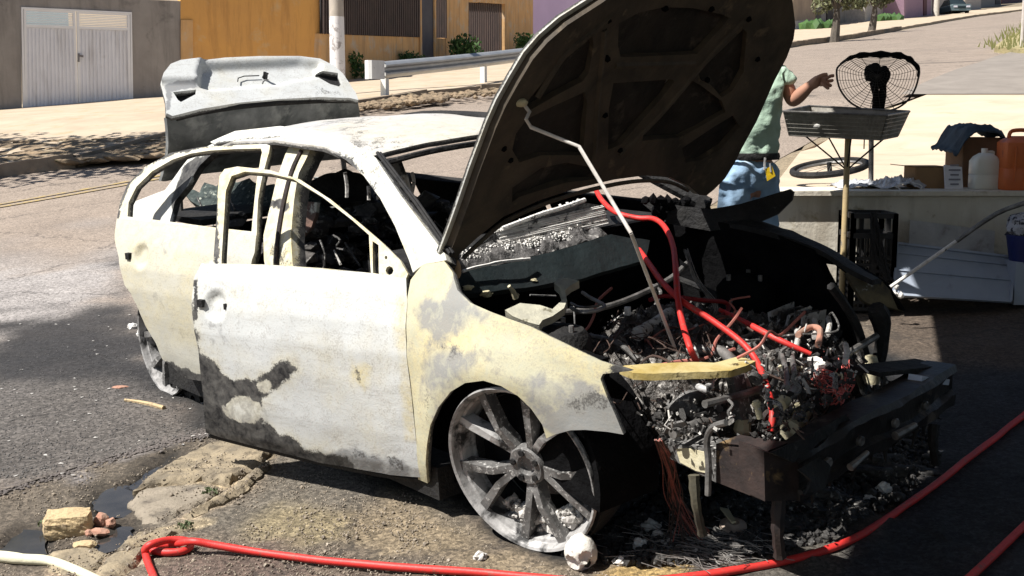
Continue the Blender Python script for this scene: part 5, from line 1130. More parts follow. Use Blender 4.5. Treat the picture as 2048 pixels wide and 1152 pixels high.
# recognisable engine pieces under the debris
EM_ = rot(z=8)
def ebox(name, c, d, m, r=None): b = B(); b.box(c, d, r if r is not None else EM_, .004); return obj(name, b, m, car)
eh = ebox('cylinder_head', (.12, .05, .47), (.20, .52, .14), M_alloy_dark)
for i in range(4):
    y = -.14 + i * .125; b = B(); b.tube([(.12, y, .53), (.12, y, .565)], [.026, .022], 12); obj('plug_tower', b, M_alloy if i % 2 else M_steel, eh, True)
    b = B(); b.tube(spline([(.20, y, .50), (.27, y + .01, .53), (.33, y + .015, .50), (.35, y + .02, .42)], 5), .021, 10); obj('intake_runner', b, M_alloy_dark if i != 1 else M_ash, eh, True)
b = B(); b.tube([(.19, -.20, .56), (.21, .28, .57)], .009, 8); obj('fuel_rail', b, M_steel, eh, True)
b = B(); b.lathe([(.0, -.07), (.05, -.07), (.062, -.055), (.062, .055), (.05, .07), (.0, .07)], 22, Matrix.Translation((.34, -.33, .44)) @ Matrix.Rotation(R_(80), 4, 'Y')); alt = obj('alternator', b, M_alloy_dark, car, True)
for i in range(8): a = i * .785; b = B(); b.box((.34, -.33 + .055 * math.cos(a), .44 + .055 * math.sin(a)), (.10, .006, .012), rot(x=math.degrees(a))); obj('cooling_rib', b, M_steel, alt)
b = B(); b.lathe([(.02, -.012), (.05, -.012), (.042, 0), (.05, .012), (.02, .012)], 24, Matrix.Translation((.42, -.33, .44)) @ Matrix.Rotation(R_(80), 4, 'Y')); obj('pulley', b, M_alloy, alt, True)
bt2 = ebox('battery_tray', (.18, .46, .50), (.26, .18, .03), M_char); 
for i in range(5): ebox('battery_plate', (.10 + i * .035, .46, .55), (.012, .14, .09), M_debris if i % 2 else M_ash, rot(x=random.uniform(-8, 8), y=random.uniform(-20, 20)))
b = B(); b.tube(spline([(.46, -.20, .50), (.40, -.18, .56), (.28, -.12, .58), (.18, -.16, .57)], 6), .019, 10); obj('coolant_elbow', b, M_steel, car, True)
b = B(); b.tube(spline([(.46, .30, .44), (.40, .28, .50), (.36, .20, .53), (.40, .10, .50)], 6), .016, 10); obj('coolant_elbow', b, M_char, car, True)
for y in (-.50, .50):
    b = B(); b.lathe([(.0, .05), (.03, .05), (.05, .035), (.09, .03), (.115, 0), (.12, -.20)], 24, Matrix.Translation((-.10, y, .64))); tw = obj('strut_tower', b, M_char if y < 0 else M_char_shade, car, True)
    for k in range(3): a = k * 2.1; b = B(); b.tube([(-.10 + .07 * math.cos(a), y + .07 * math.sin(a), .67), (-.10 + .07 * math.cos(a), y + .07 * math.sin(a), .695)], .009, 6); obj('tower_bolt', b, M_steel, tw)
for L, r in (([(.50, -.45, .52), (.50, -.1, .50), (.48, .25, .50), (.45, .55, .52)], .013), ([(-.42, -.4, .66), (-.3, -.1, .64), (-.35, .3, .66), (-.40, .5, .70)], .012), ([(-.3, -.35, .60), (-.05, -.3, .60), (.1, -.32, .56)], .01), ([(.0, .3, .55), (-.15, .42, .60), (-.38, .40, .66)], .014)):
    b = B(); b.tube(spline(L, 6), r, 8); obj('scorched_pipe', b, random.choice((M_steel, M_char, M_alloy_dark)), car, True)
# wiring
random.seed(11)
b = B()
for i in range(34):
    c = Vector((1660 + random.gauss(0, 13), 762 + random.gauss(0, 18), 0)); L = [(c.x + random.uniform(-28, 28), c.y + random.uniform(-30, 30)) for _ in range(4)]
    b.tube(spline([K(x, y, 2, random.uniform(.46, .54)) for x, y in L], 4), .0016, 4)
for i in range(9): x = 1680 + random.uniform(-10, 25); b.tube(spline([K(x, 720, 2, .5), K(x + random.uniform(-10, 20), 770, 2, .46), K(x - random.uniform(0, 30), 810, 2, .42)], 4), .0016, 4)
obj('wiring_tangle', b, pm('pink_bare_wire', (.75, .19, .17), (.55, .12, .10), 20, .6), car, label='tangle of bare pinkish red wires')
for s_ in range(6):
    b = B()
    for i in range(5):
        x0 = 1316 + random.uniform(-8, 8); L = [(x0, 880 + random.uniform(-3, 3)), (x0 + 22 + random.uniform(-8, 8), 930), (x0 + 34 + random.uniform(-14, 14), 1000), (x0 + 30 + s_ * 13 + random.uniform(-22, 22), 1075 + random.uniform(-15, 20))]
        zz = [.42, .30, .14, .015]; b.tube(spline([K(x, y, 2, z) for (x, y), z in zip(L, zz)], 5), .0018, 4)
    obj('hanging_wire', b, M_wire if s_ % 2 else M_wire_dark, car)
b = B()
for i in range(26): x, y = random.uniform(1200, 1420), random.uniform(640, 700); b.tube(spline([K(x + random.uniform(-30, 30), y + random.uniform(-25, 25), 2, random.uniform(.56, .64)) for _ in range(4)], 4), .0022, 4)
for i in range(40): x, y = random.uniform(1240, 1660), random.uniform(680, 860); b.tube(spline([K(x + random.uniform(-34, 34), y + random.uniform(-25, 25), 2, random.uniform(.42, .56)) for _ in range(4)], 4), .002, 4)
obj('loose_wires', b, M_wire_dark, car)
b = B()
for i in range(5): b.tube(spline([K(x + random.uniform(-6, 6), y + random.uniform(-4, 4), 2, z) for x, y, z in ((1372, 500, .85), (1392, 560, .75), (1430, 610, .66), (1425, 640, .62))], 4), .002, 4)
obj('thin_grey_wires', b, M_steel, car)
random.seed(44)
for i in range(22):
    x0, y0 = random.uniform(-.35, .5), random.uniform(-.45, .2); b = B(); P = [Vector((x0, y0, random.uniform(.54, .64)))]
    for k in range(5): P.append(P[-1] + Vector((random.uniform(-.09, .10), random.uniform(.02, .13), random.uniform(-.05, .045))))
    P = [Vector((clamp(p.x, -.4, .55), clamp(p.y, -.46, .56), max(p.z, .44))) for p in P]; b.tube(spline(P, 5), random.uniform(.0025, .007), 6)
    obj('sagging_loom', b, random.choice((M_char, M_wire_dark, M_wire, M_steel, M_debris)), car, True)
# ---- rails, bumper beam, legs
b = B(); q = [K(1312, 882, 2, .43), K(1430, 893, 2, .43)]
A1, A2 = K(1312, 884, 1, -.50), K(1432, 900, 1, -.50); A3, A4 = K(1330, 912, 1, -.50), K(1432, 965, 1, -.50)
b.hexa([A1, A2, A4, A3], [v + Vector((0, .09, .01)) for v in (A1, A2, A4, A3)]); rail = obj('front_chassis_rail', b, M_alloy_dark, car)
pa = Plane((.6, -.505, .36), (0, -1, 0)); panel('pale_patch', [(1352, 898), (1372, 896), (1416, 906), (1420, 948), (1392, 942), (1360, 925)], pa, mat=M_cream, parent=rail, step=.04, thick=.004)
C1, C2, C3, C4 = K(1432, 888, 1, -.51), K(1528, 905, 1, -.51), K(1530, 1003, 1, -.51), K(1432, 964, 1, -.51)
b = B(); b.hexa([C1, C2, C3, C4], [v + Vector((0, .11, .0)) for v in (C1, C2, C3, C4)]); obj('crash_box', b, M_rust, car, label='purple brown crash box')
b = B(); b.tube(spline([K(x, y, 1, -.54) for x, y in ((1452, 845), (1425, 855), (1414, 880), (1417, 930), (1416, 990))], 5), .010, 8); obj('tow_bracket', b, M_steel, car, True)
BN, BF = K(1592, 935, 0, .80), K(1893, 775, 0, .74)
def beam_pt(t, dz, dx): p = BN.lerp(BF, t); return p + Vector((.022 * math.sin(math.pi * t) + dx, 0, dz - .03 * sm(.3, 0, t)))
N_ = 24; prof_ = [(.075, -.09), (.080, .020), (.060, .034), (.050, .018), (-.015, .012), (-.028, .030), (-.062, .024), (-.068, -.03)]
vs = []; 
for i in range(N_ + 1):
    for dz, dx in prof_: t = i / N_; vs.append(beam_pt(-.02 + t * 1.04, dz + .010 * fn((t * 9, dz * 20, 0), 1, 3), dx + .012 * fn((t * 12, dz * 30, 3), 1, 3)))
np_ = len(prof_); fs = [(i * np_ + j, i * np_ + (j + 1) % np_, (i + 1) * np_ + (j + 1) % np_, (i + 1) * np_ + j) for i in range(N_) for j in range(np_)] + [tuple(range(np_)), tuple(N_ * np_ + j for j in reversed(range(np_)))]
b = B(); b.add(vs, fs); beam = obj('bumper_beam', b, pm('black_charred_beam', (.012, .0115, .0115), (.03, .028, .027), 5, .45, .2, 30, .006, spots=(.12, .10, .085), sscale=7, sa=.6, sb=.68), car, True)
E1_ = K(1528, 905, 1, -.50); b = B(); q4 = [K(1528, 903, 0, .80), K(1596, 925, 0, .82), K(1600, 1000, 0, .82), K(1530, 1003, 0, .80)]; b.hexa(q4, [v + Vector((-.09, .0, .012)) for v in q4]); obj('beam_end_plate', b, M_rust, beam, label='rust topped near end of the beam')
b = B(); b.tube(spline([K(1600, 985, 0, .85), K(1618, 975, 0, .85), K(1624, 950, 0, .86), K(1612, 930, 0, .86)], 4), .009, 7); obj('tow_eye_rim', b, M_char, beam, True)
b = B(); b.tube([K(1700, 935, 0, .86), K(1735, 905, 0, .86)], [.012, .008], 8); obj('beam_tab', b, M_steel, beam, True); b = B(); b.tube([K(1790, 872, 0, .84), K(1830, 850, 0, .84)], [.014, .01], 8); obj('beam_tab', b, M_steel, beam, True)
b = B(); b.bar(K(1830, 756, 0, .74) + Vector((0, 0, .0)), K(1885, 762, 0, .74), .05, .02); obj('pale_clip', b, pm('pale_blue_clip', (.5, .56, .66)), beam)
b = B(); b.bar(K(1730, 742, 0, .62), K(1860, 728, 0, .66), .12, .015); obj('upper_tray', b, M_char, car)
for (x0, y0, x1, y1, r, nm, m, xp) in ((1558, 1000, 1560, 1112, .019, 'support_leg', M_rust, .78), (1388, 950, 1405, 1068, .015, 'drain_tube', pm('olive_scorched', (.10, .09, .06), (.05, .045, .035), 9), .55), (1868, 850, 1872, 925, .017, 'support_leg', M_char, .74)):
    b = B(); b.tube(spline([K(x0, y0, 0, xp), K((x0 + x1) / 2 - 4, (y0 + y1) / 2, 0, xp + .01), K(x1, y1, 0, xp)], 4), [r * 1.2, r * 1.05, r * 1.2, r * .95, r * 1.05, r * .85, r * 1.0, r * .85, r * 1.1], 7); obj(nm, b, m, car, True)
b = B(); b.box(K(1235, 898, 0, .25), (.09, .05, .09), rot(z=10)); o = obj('brake_caliper_bracket', b, M_ochre, car)
for dx_ in (-14, 14): b = B(); b.blob(K(1230 + dx_, 895, 0, .28), .012, 1, 2, .05); obj('bracket_bolt', b, M_ash_white, o, True)
random.seed(61)
for i in range(9):        # torn flaps and drips hanging from the beam
    t = .06 + i * .105 + random.uniform(-.03, .03); p = beam_pt(t, -.055, .015); b = B(); l_ = random.uniform(.02, .07)
    b.tube(spline([p + Vector((0, 0, .01)), p + Vector((random.uniform(-.01, .01), random.uniform(-.01, .01), -l_ * .5)), p + Vector((random.uniform(-.02, .02), random.uniform(-.02, .02), -l_))], 3), [.010, .009, .008, .006, .005, .003, .002], 6); obj('melted_drip', b, M_char, beam, True)
for i, t in enumerate((.12, .3, .52, .74)):
    p = beam_pt(t, .01, .035); b = B(); b.lathe([(.0, .002), (.012, .004), (.016, .0), (.016, -.01), (0, -.01)], 12, Matrix.Translation(p) @ Matrix.Rotation(R_(90), 4, 'Y')); obj('beam_bolt', b, M_steel, beam, True)
for (L, dd) in (([(1600, 940), (1640, 915), (1662, 935), (1648, 975), (1612, 990), (1622, 962)], .84), ([(1540, 905), (1600, 880), (1690, 830), (1700, 842), (1620, 900), (1590, 925)], .80), ([(1700, 830), (1780, 785), (1850, 740), (1862, 752), (1790, 800), (1710, 848)], .76)):
    panel('torn_plate', L, Plane((dd, 0, .4), (1, .1, .25)), mat=M_char, parent=beam, step=.02, thick=.006, hf=lambda u, v: .010 * fn((u, v, 0), 14, 3, 3))
# ---- cabin contents through the windows
random.seed(3)
b = B()
for i in range(420):
    x, y = random.uniform(-2.6, -.75), random.uniform(-.45, .6); hz3 = (.84 if x < -1.9 else .80 if x > -1.1 else .60) + .10 * fn((x, y, 0), 2.5, 3, 2); b.blob((x, y, hz3 - random.random() ** 2 * .3), random.uniform(.015, .06), i, 1, .7, 1.8, (1.4, 1.2, .7))
obj('burnt_interior', b, M_cabin, car, False, kind='stuff')
b = B()
for i in range(60):
    p = Vector((random.uniform(-2.5, -.8), random.uniform(-.4, .5), random.uniform(.4, .85))); b.tube([p, p + Vector((random.uniform(-.1, .1), random.uniform(-.1, .1), random.uniform(-.12, .12)))], .0035, 4)
obj('seat_springs', b, M_debris, car, kind='stuff')
M_teal_ash = pm('green_grey_ash', (.06, .075, .07), (.015, .022, .022), 26, .9, 0, 30, .01, spots=(.30, .32, .27), sscale=34, sa=.58, sb=.66)
for L, zp in (([(372, 392), (384, 378), (398, 384), (410, 366), (432, 372), (452, 356), (474, 364), (500, 358), (520, 372), (548, 368), (575, 384), (600, 380), (640, 398), (640, 412), (600, 408), (560, 420), (520, 412), (480, 422), (440, 412), (410, 418), (385, 405)], .10), ([(600, 372), (640, 352), (690, 338), (735, 352), (740, 385), (680, 395), (620, 402)], .0)):
    panel('rear_shelf_debris' if zp else 'dash_debris', L, Plane((-1.4, .25, .88), (.2, -.7, 1)), mat=M_teal_ash if zp else M_char, step=.03, thick=.04, hf=lambda u, v: .012 * fn((u, v, 0), 14, 4, 3))
for x, y, w_, h_ in ((612, 415, 14, 26), (630, 440, 12, 22), (618, 470, 10, 20), (600, 410, 10, 14)):
    b = B(); b.box(K(x, y, 1, -.25), (w_ * .0018, .01, h_ * .0018), rot(x=random.uniform(-20, 20), y=random.uniform(-25, 25))); obj('seat_frame_scrap', b, M_ash, car)
for x, y, dx_, dy_ in ((530, 440, 3, 20), (425, 440, 3, 25), (645, 510, 6, 60), (600, 520, -3, 45), (470, 455, 4, 30), (668, 500, 14, 30)):
    b = B(); b.tube([K(x, y, 1, -.3), K(x + dx_, y + dy_, 1, -.3)], [.004, .007], 5); obj('seat_frame_bar', b, M_ash, car)
M_seat = pm('scorched_seat_pan', (.22, .13, .10), (.10, .07, .06), 9, .8, 0, 40, .01, spots=(.6, .58, .5), sscale=9, sa=.56, sb=.62)
panel('seat_back_frame', [(576, 412), (600, 402), (634, 405), (632, 432), (622, 455), (604, 474), (590, 462), (580, 440)], Plane((-1.4, -.20, .7), (.35, -1, .2)), mat=M_seat, step=.03, thick=.02, hf=lambda u, v: .012 * fn((u, v, 0), 12, 3, 3))
for L in ([(640, 500), (650, 530), (648, 560)], [(600, 505), (610, 540), (606, 560)], [(690, 505), (706, 530), (720, 552)], [(665, 490), (680, 500), (672, 515), (690, 520)], [(395, 415), (405, 440), (402, 458)], [(455, 412), (470, 440), (468, 470)]):
    b = B(); b.tube(spline([K(x, y - 20, 1, -.35) for x, y in L], 4), .005, 6); obj('seat_spring_bar', b, M_debris, car)
# rear suspension scraps behind the rear wheel
b = B(); random.seed(9)
for i in range(36): b.blob(K(random.uniform(335, 400), random.uniform(745, 835), 1, -.72), random.uniform(.012, .045), i, 1, .5)
obj('rear_suspension_scrap', b, M_debris, car, True)
for cx, cy, r in ((350, 765, .035), (378, 775, .05), (394, 800, .07)):
    b = B(); b.lathe([(r * .4, -.02), (r, -.015), (r, .015), (r * .4, .02)], 18, Matrix.Translation(K(cx, cy, 1, -.76)) @ Matrix.Rotation(R_(90), 4, 'X')); obj('suspension_ring', b, M_char, car, True)
# ------------------------------------------------------------------ things on and by the ledge at the right
CZ = 1.223
M_mesh = pm('sooty_mesh_metal', (.36, .34, .30), (.22, .205, .18), 9, .6, .4, 60, .003, spots=(.34, .32, .29), sscale=7, sa=.62, sb=.7)
M_tray_in = pm('tray_inner', (.30, .27, .24), (.2, .18, .16), 9, .6, .4)
gx0 = D(1683, 607, 6.72); gz = T(gx0.x, gx0.y)
st_ = thing('tray_stand', 'dark perforated metal tray on a single painted post with wire struts', 'stand', (gx0.x, gx0.y, gz))
rim_ = [D(1567, 223, 6.62), D(1774, 231, 6.50), D(1819, 223, 6.95), D(1619, 212, 7.05)]; bt_ = [D(1578, 270, 6.66), D(1761, 279, 6.56), D(1796, 272, 6.85), D(1625, 262, 7.0)]
tr_ = None
for i in range(4):
    a, b_, c, d = rim_[i], rim_[(i + 1) % 4], bt_[(i + 1) % 4], bt_[i]; w = B(); nu, nv_ = 26, 6
    for k in range(nu + 1): w.bar(a.lerp(b_, k / nu), d.lerp(c, k / nu), .006, .004)
    for k in range(nv_ + 1): w.bar(a.lerp(d, k / nv_), b_.lerp(c, k / nv_), .006, .005)
    n = (b_ - a).cross(d - a).normalized() * .002; w.hexa([a, b_, c, d], [p + n for p in (a, b_, c, d)]); obj('tray_side', w, M_mesh, st_)
w = B(); w.hexa(bt_, [p - Vector((0, 0, .006)) for p in bt_]); obj('tray_floor', w, M_tray_in, st_)
w = B()
for i in range(4): w.tube([rim_[i], rim_[(i + 1) % 4]], .007, 6)
obj('tray_rim', w, M_steel, st_)
w = B(); w.blob(D(1634, 252, 6.60), .022, 3, 1, .2, 1, (1, .2, .6)); obj('pale_sticker', w, M_ash_white, st_)
ctr = D(1685, 276, 6.72); pj = D(1684, 384, 6.72)
w = B(); w.tube([(gx0.x, gx0.y, gz - .05), (gx0.x, gx0.y, ctr.z)], .017, 12); obj('post', w, pm('worn_yellow_post_paint', (.50, .38, .19), (.40, .31, .18), 5, .7, 0, 30, .002, spots=(.22, .19, .15), sscale=9), st_, True)
jn = Vector((gx0.x, gx0.y, D(1684, 340, 6.72).z))
for x, y, dd in ((1612, 273, 6.68), (1658, 276, 6.8), (1702, 278, 6.6), (1767, 278, 6.6), (1773, 272, 6.8)):
    w = B(); w.tube([jn, D(x, y, dd)], .0045, 6); obj('strut', w, M_char, st_)
# fan
fd_ = 7.45; fb_ = D(1743, 345, fd_); ft = thing('burnt_fan', 'burnt black pedestal fan with sagging wire cage behind the metal tray', 'fan', (fb_.x, fb_.y, CZ))
def fz(x, y): return (1400 + x / 3.6, 80 + y / 3.6)
cage = [fz(*p) for p in ((988, 290), (984, 215), (1010, 178), (1070, 135), (1150, 112), (1300, 106), (1440, 116), (1520, 150), (1576, 210), (1570, 280), (1540, 370), (1480, 450), (1400, 498), (1300, 515), (1220, 512), (1150, 490), (1070, 440), (1010, 360))]; cx_, cy_ = fz(1275, 290)
w = B()
for i in range(13):
    k = 1 - i * .068; dz_ = .09 * math.cos(k * 1.5)
    for sgn in (1, -1): 
        if sgn < 0 and i % 2: continue
        P = [D(cx_ + (x - cx_) * k, cy_ - 4 * (1 - k) * 3 + (y - cy_) * k, fd_ - sgn * dz_) for x, y in cage]; w.tube(spline(P + [P[0]], 3), .0065 if i == 0 else .0017, 5, False)
obj('cage_rings', w, M_char, ft, True); w = B()
for i in range(0, 18):
    a = cage[i]
    for sgn in (1,) if i % 2 else (1, -1): w.tube([D(a[0], a[1], fd_), D((a[0] + cx_) / 2, (a[1] + cy_) / 2, fd_ - sgn * .075), D(cx_, cy_ - 10, fd_ - sgn * .09)], .0018, 4)
obj('cage_wires', w, M_char, ft); w = B()
P = [D(x, y - 1, fd_) for x, y in [fz(*p) for p in ((1010, 178), (1070, 138), (1150, 115), (1300, 108), (1440, 118), (1520, 152), (1572, 212), (1568, 270))]]; w.tube(spline(P, 4), [.006 + .014 * math.sin(math.pi * i / 28) * (1 + .4 * math.sin(i * 1.7)) for i in range(29)], 7); obj('melted_rim', w, M_char_shade, ft, True)
w = B(); w.tube(spline([D(*fz(1230, 175), fd_), D(*fz(1250, 240), fd_), D(*fz(1240, 300), fd_)], 4), [.03, .045, .052, .055, .056, .055, .05, .045, .04], 10)
w.tube(spline([D(*fz(1300, 200), fd_ + .03), D(*fz(1325, 260), fd_ + .03), D(*fz(1300, 340), fd_)], 4), [.03, .036, .04, .04, .04, .036, .03, .03, .028], 9); obj('motor', w, M_char_shade, ft, True)
w = B(); w.tube([D(*fz(1250, 300), fd_), D(*fz(1268, 400), fd_), D(*fz(1262, 520), fd_)], [.028, .022, .024], 8); w.tube([D(*fz(1318, 320), fd_), D(*fz(1316, 400), fd_), D(*fz(1300, 520), fd_)], [.022, .024, .02], 8); obj('neck', w, M_char_shade, ft, True)
w = B(); w.tube([D(1743, 220, fd_), (fb_.x, fb_.y, CZ)], .016, 10); obj('pole', w, M_steel, ft, True); w = B(); w.lathe([(.0, .03), (.03, .03), (.12, .005), (.12, 0), (0, 0)], 20, Matrix.Translation((fb_.x, fb_.y, CZ))); obj('base', w, M_steel, ft, True)
w = B(); w.tube([D(1729, 270, fd_ - .1), D(1728, 298, fd_ - .1)], .004, 5); obj('dangling_wire', w, M_char, ft)
# burnt tyre ring
q = D(1660, 346, 7.65); Mq = Matrix.Translation(q) @ Matrix.Rotation(R_(-9), 4, 'Y') @ Matrix.Rotation(R_(6), 4, 'X')
w = B(); w.lathe([(.235 + .02 * math.cos(a), .035 + .022 * math.sin(a)) for a in [i * math.pi / 4 for i in range(9)]], 40, Mq); ty = thing('bicycle_wheel', 'black burnt bicycle wheel lying tilted on the ledge', 'wheel', (q.x, q.y, CZ)); obj('tyre', w, M_char, ty, True)
w = B(); w.lathe([(.205, .02), (.212, .03), (.205, .04), (.198, .03), (.205, .02)], 40, Mq); w2 = obj('rim', w, M_steel, ty, True)
for i in range(10): w = B(); a = i * .628; w.tube([Mq @ Vector((.2 * math.cos(a), .2 * math.sin(a), .03)), Mq @ Vector((.02 * math.cos(a + .5), .02 * math.sin(a + .5), .045))], .0018, 4); obj('spoke', w, M_steel, ty)
w = B(); w.tube([Mq @ Vector((0, 0, .0)), Mq @ Vector((0, 0, .07))], .016, 8); obj('hub', w, M_char, ty)
M_film = pm('crumpled_clear_plastic', (.62, .63, .65), (.3, .31, .33), 12, .25, 0, 30, .01, spec=.6)
def crumple(name, c, sx, sy, h, m, label, cat, seed, res=22):
    vs = []
    for i in range(res + 1):
        for j in range(res + 1):
            u, v = i / res * 2 - 1, j / res * 2 - 1; r = max(0, 1 - (u * u + v * v) ** 1.5 * .5); f = fn((u * 2.2, v * 2.2, seed), 1.6, 4)
            vs.append(Vector((c.x + u * sx * (1 + .25 * nz((v * 2, 0, seed))), c.y + v * sy * (1 + .25 * nz((u * 2, 3, seed))), c.z + max(.004, h * r * (.45 + .7 * abs(f))))))
    fs = [(i * (res + 1) + j, (i + 1) * (res + 1) + j, (i + 1) * (res + 1) + j + 1, i * (res + 1) + j + 1) for i in range(res) for j in range(res)]
    return solo(name, slab_from(vs, fs, [v - Vector((0, 0, .003)) for v in vs]), m, label, cat)
q = D(1722, 368, 7.3); crumple('plastic_bag', Vector((q.x, q.y, CZ)), .17, .16, .06, M_film, 'crumpled pale plastic sheet beside the burnt bicycle wheel', 'plastic bag', 2)
q = D(1795, 372, 7.22); crumple('plastic_bag', Vector((q.x, q.y, CZ)), .15, .14, .09, M_film, 'crumpled clear plastic bag left of the small cardboard box', 'plastic bag', 5)
q = D(1828, 380, 7.08); w = B(); w.tube(spline([D(x, y, 7.08) for x, y in ((1790, 372), (1810, 383), (1832, 384), (1844, 374), (1832, 367), (1812, 366), (1795, 369))], 5), .004, 6); solo('cable_coil', w, pm('white_cable', (.7, .7, .7)), 'loop of thin white cable lying on the ledge', 'cable', smooth=True)
M_card = pm('cardboard', (.30, .19, .10), (.25, .155, .085), 3, .9, 0, 30, .002); M_card_d = pm('cardboard_dark', (.20, .12, .075), (.16, .10, .06), 3, .9)
def carton(x0, x1, ytop, dep, dp, label, m, flap=None, open_=True):
    a, b_ = D(x0, ytop, dep), D(x1, ytop, dep); z1 = a.z; t = thing('cardboard_box', label, 'box', ((a.x + b_.x) / 2, dep + dp / 2, CZ)); th = .006
    w = B(); w.box(((a.x + b_.x) / 2, dep, (CZ + z1) / 2), (b_.x - a.x, th, z1 - CZ)); obj('front', w, m, t)
    w = B(); w.box(((a.x + b_.x) / 2, dep + dp, (CZ + z1) / 2), (b_.x - a.x, th, z1 - CZ)); obj('back', w, m, t)
    for x in (a.x, b_.x): w = B(); w.box((x, dep + dp / 2, (CZ + z1) / 2), (th, dp - th * 1.2, z1 - CZ)); obj('side', w, m, t)
    w = B(); w.box(((a.x + b_.x) / 2, dep + dp / 2, CZ + .004), (b_.x - a.x - .014, dp - .014, .006)); obj('bottom', w, m, t)
    if flap: w = B(); w.hexa([(a.x, dep, z1), (a.x, dep + dp, z1), (a.x - flap, dep + dp, z1 + .01), (a.x - flap, dep, z1 + .01)], [(a.x, dep, z1 + .005), (a.x, dep + dp, z1 + .005), (a.x - flap, dep + dp, z1 + .015), (a.x - flap, dep, z1 + .015)]); obj('flap', w, m, t)
    return t, a, b_, z1
t, a, b_, z1 = carton(1833, 1896, 335, 7.18, .22, 'small open cardboard box with a flap folded out to the left', M_card, .09)
w = B(); w.box(((a.x + b_.x) / 2 + .0, 7.18 + .12, z1 + .0045), (b_.x - a.x, .2, .004)); obj('top_flap', w, M_card, t)
q0_, q1_ = D(1896, 330, 7.08), D(1926, 388, 7.08); w = B()
w.hexa([(q0_.x, 7.10, CZ), (q1_.x, 7.08, CZ), (q1_.x, 7.12, D(1926, 334, 7.1).z), (q0_.x, 7.14, D(1896, 330, 7.1).z)], [(q0_.x, 7.115, CZ), (q1_.x, 7.095, CZ), (q1_.x, 7.135, D(1926, 334, 7.1).z), (q0_.x, 7.155, D(1896, 330, 7.1).z)])
nt_ = thing('printed_leaflet', 'white printed sheet leaning against the small cardboard box', 'paper', (q0_.x, 7.1, CZ)); obj('sheet', w, pm('white_paper', (.66, .66, .70), (.6, .6, .64), 4, .8), nt_); w = B()
for i in range(5): zz = CZ + .03 + i * .028; w.box(((q0_.x + q1_.x) / 2, 7.092 + i * .0035, zz), ((q1_.x - q0_.x) * (.7 if i % 2 else .5), .006, .010))
obj('print_lines', w, pm('grey_print', (.25, .25, .3)), nt_, kind='stuff')
t, a, b_, z1 = carton(1929, 2003, 275, 7.32, .30, 'tall brown cardboard box behind the white jug', M_card_d)
# blue cloth draped on the tall box
vs = []; res = 26; X0, X1 = D(1905, 280, 7.25).x, D(2010, 280, 7.25).x
for i in range(res + 1):
    for j in range(res + 1):
        u, v = i / res, j / res; x = X0 + (X1 - X0) * u; y = 7.20 + .42 * v; over = sm(.32, .0, u) * .9 + sm(.12, 0, v) * .25 + sm(.93, 1, u) * .2
        z = z1 + .03 + .05 * math.sin(math.pi * clamp(u * 1.1 - .1)) - over * .115 + .020 * fn((u * 3, v * 3, 0), 2, 4, 4); vs.append(Vector((x, y, z)))
fs = [(i * (res + 1) + j, (i + 1) * (res + 1) + j, (i + 1) * (res + 1) + j + 1, i * (res + 1) + j + 1) for i in range(res) for j in range(res)]
solo('denim_cloth', slab_from(vs, fs, [v - Vector((0, 0, .012)) for v in vs]), pm('dark_blue_cloth', (.05, .075, .10), (.025, .035, .05), 8, .9), 'dark blue cloth draped over the tall cardboard box', 'cloth', smooth=True)
# white jug
q = D(1966, 387, 7.12); jg = thing('plastic_jug', 'white translucent plastic jug with a narrow capped neck', 'jug', (q.x, q.y, CZ))
def rbox(b, c, w_, d_, z0, z1, r=.02, top=0.):
    ring = lambda s, z: [Vector((c.x + (sx * (w_ / 2 * s - r) + r * math.cos(a)), c.y + (sy * (d_ / 2 * s - r) + r * math.sin(a)), z)) for sx, sy, a0 in ((1, 1, 0), (-1, 1, 90), (-1, -1, 180), (1, -1, 270)) for a in (R_(a0), R_(a0 + 45), R_(a0 + 90))]
    h = z1 - z0; L = [ring(.94, z0), ring(1, z0 + .012), ring(1, z0 + h * .38), ring(.975, z0 + h * .40), ring(1, z0 + h * .42), ring(1, z0 + h * (1 - top)), ring(.80, z0 + h * (1 - top * .45)), ring(.45, z1)]
    vs = [v for l in L for v in l]; n = 12; fs = [(i * n + k, i * n + (k + 1) % n, (i + 1) * n + (k + 1) % n, (i + 1) * n + k) for i in range(len(L) - 1) for k in range(n)] + [tuple(range(n - 1, -1, -1)), tuple((len(L) - 1) * n + k for k in range(n))]
    return b.add(vs, fs)
zt = D(1966, 306, 7.12).z; w = B(); rbox(w, q, .158, .12, CZ, zt, .02, .22); M_jug = pm('milky_plastic', (.68, .69, .64), (.62, .63, .58), 3, .4, 0, 10, .001, spec=.5); obj('body', w, M_jug, jg, True)
w = B(); w.lathe([(.018, 0), (.018, .03), (.0, .03)], 14, Matrix.Translation((q.x - .005, q.y, zt - .002))); obj('cap', w, pm('white_cap', (.75, .75, .72)), jg, True)
w = B(); w.tube(spline([(q.x + .03, q.y, zt - .035), (q.x + .05, q.y, zt + .004), (q.x + .01, q.y, zt + .006)], 4), .008, 7); obj('handle', w, M_jug, jg, True)
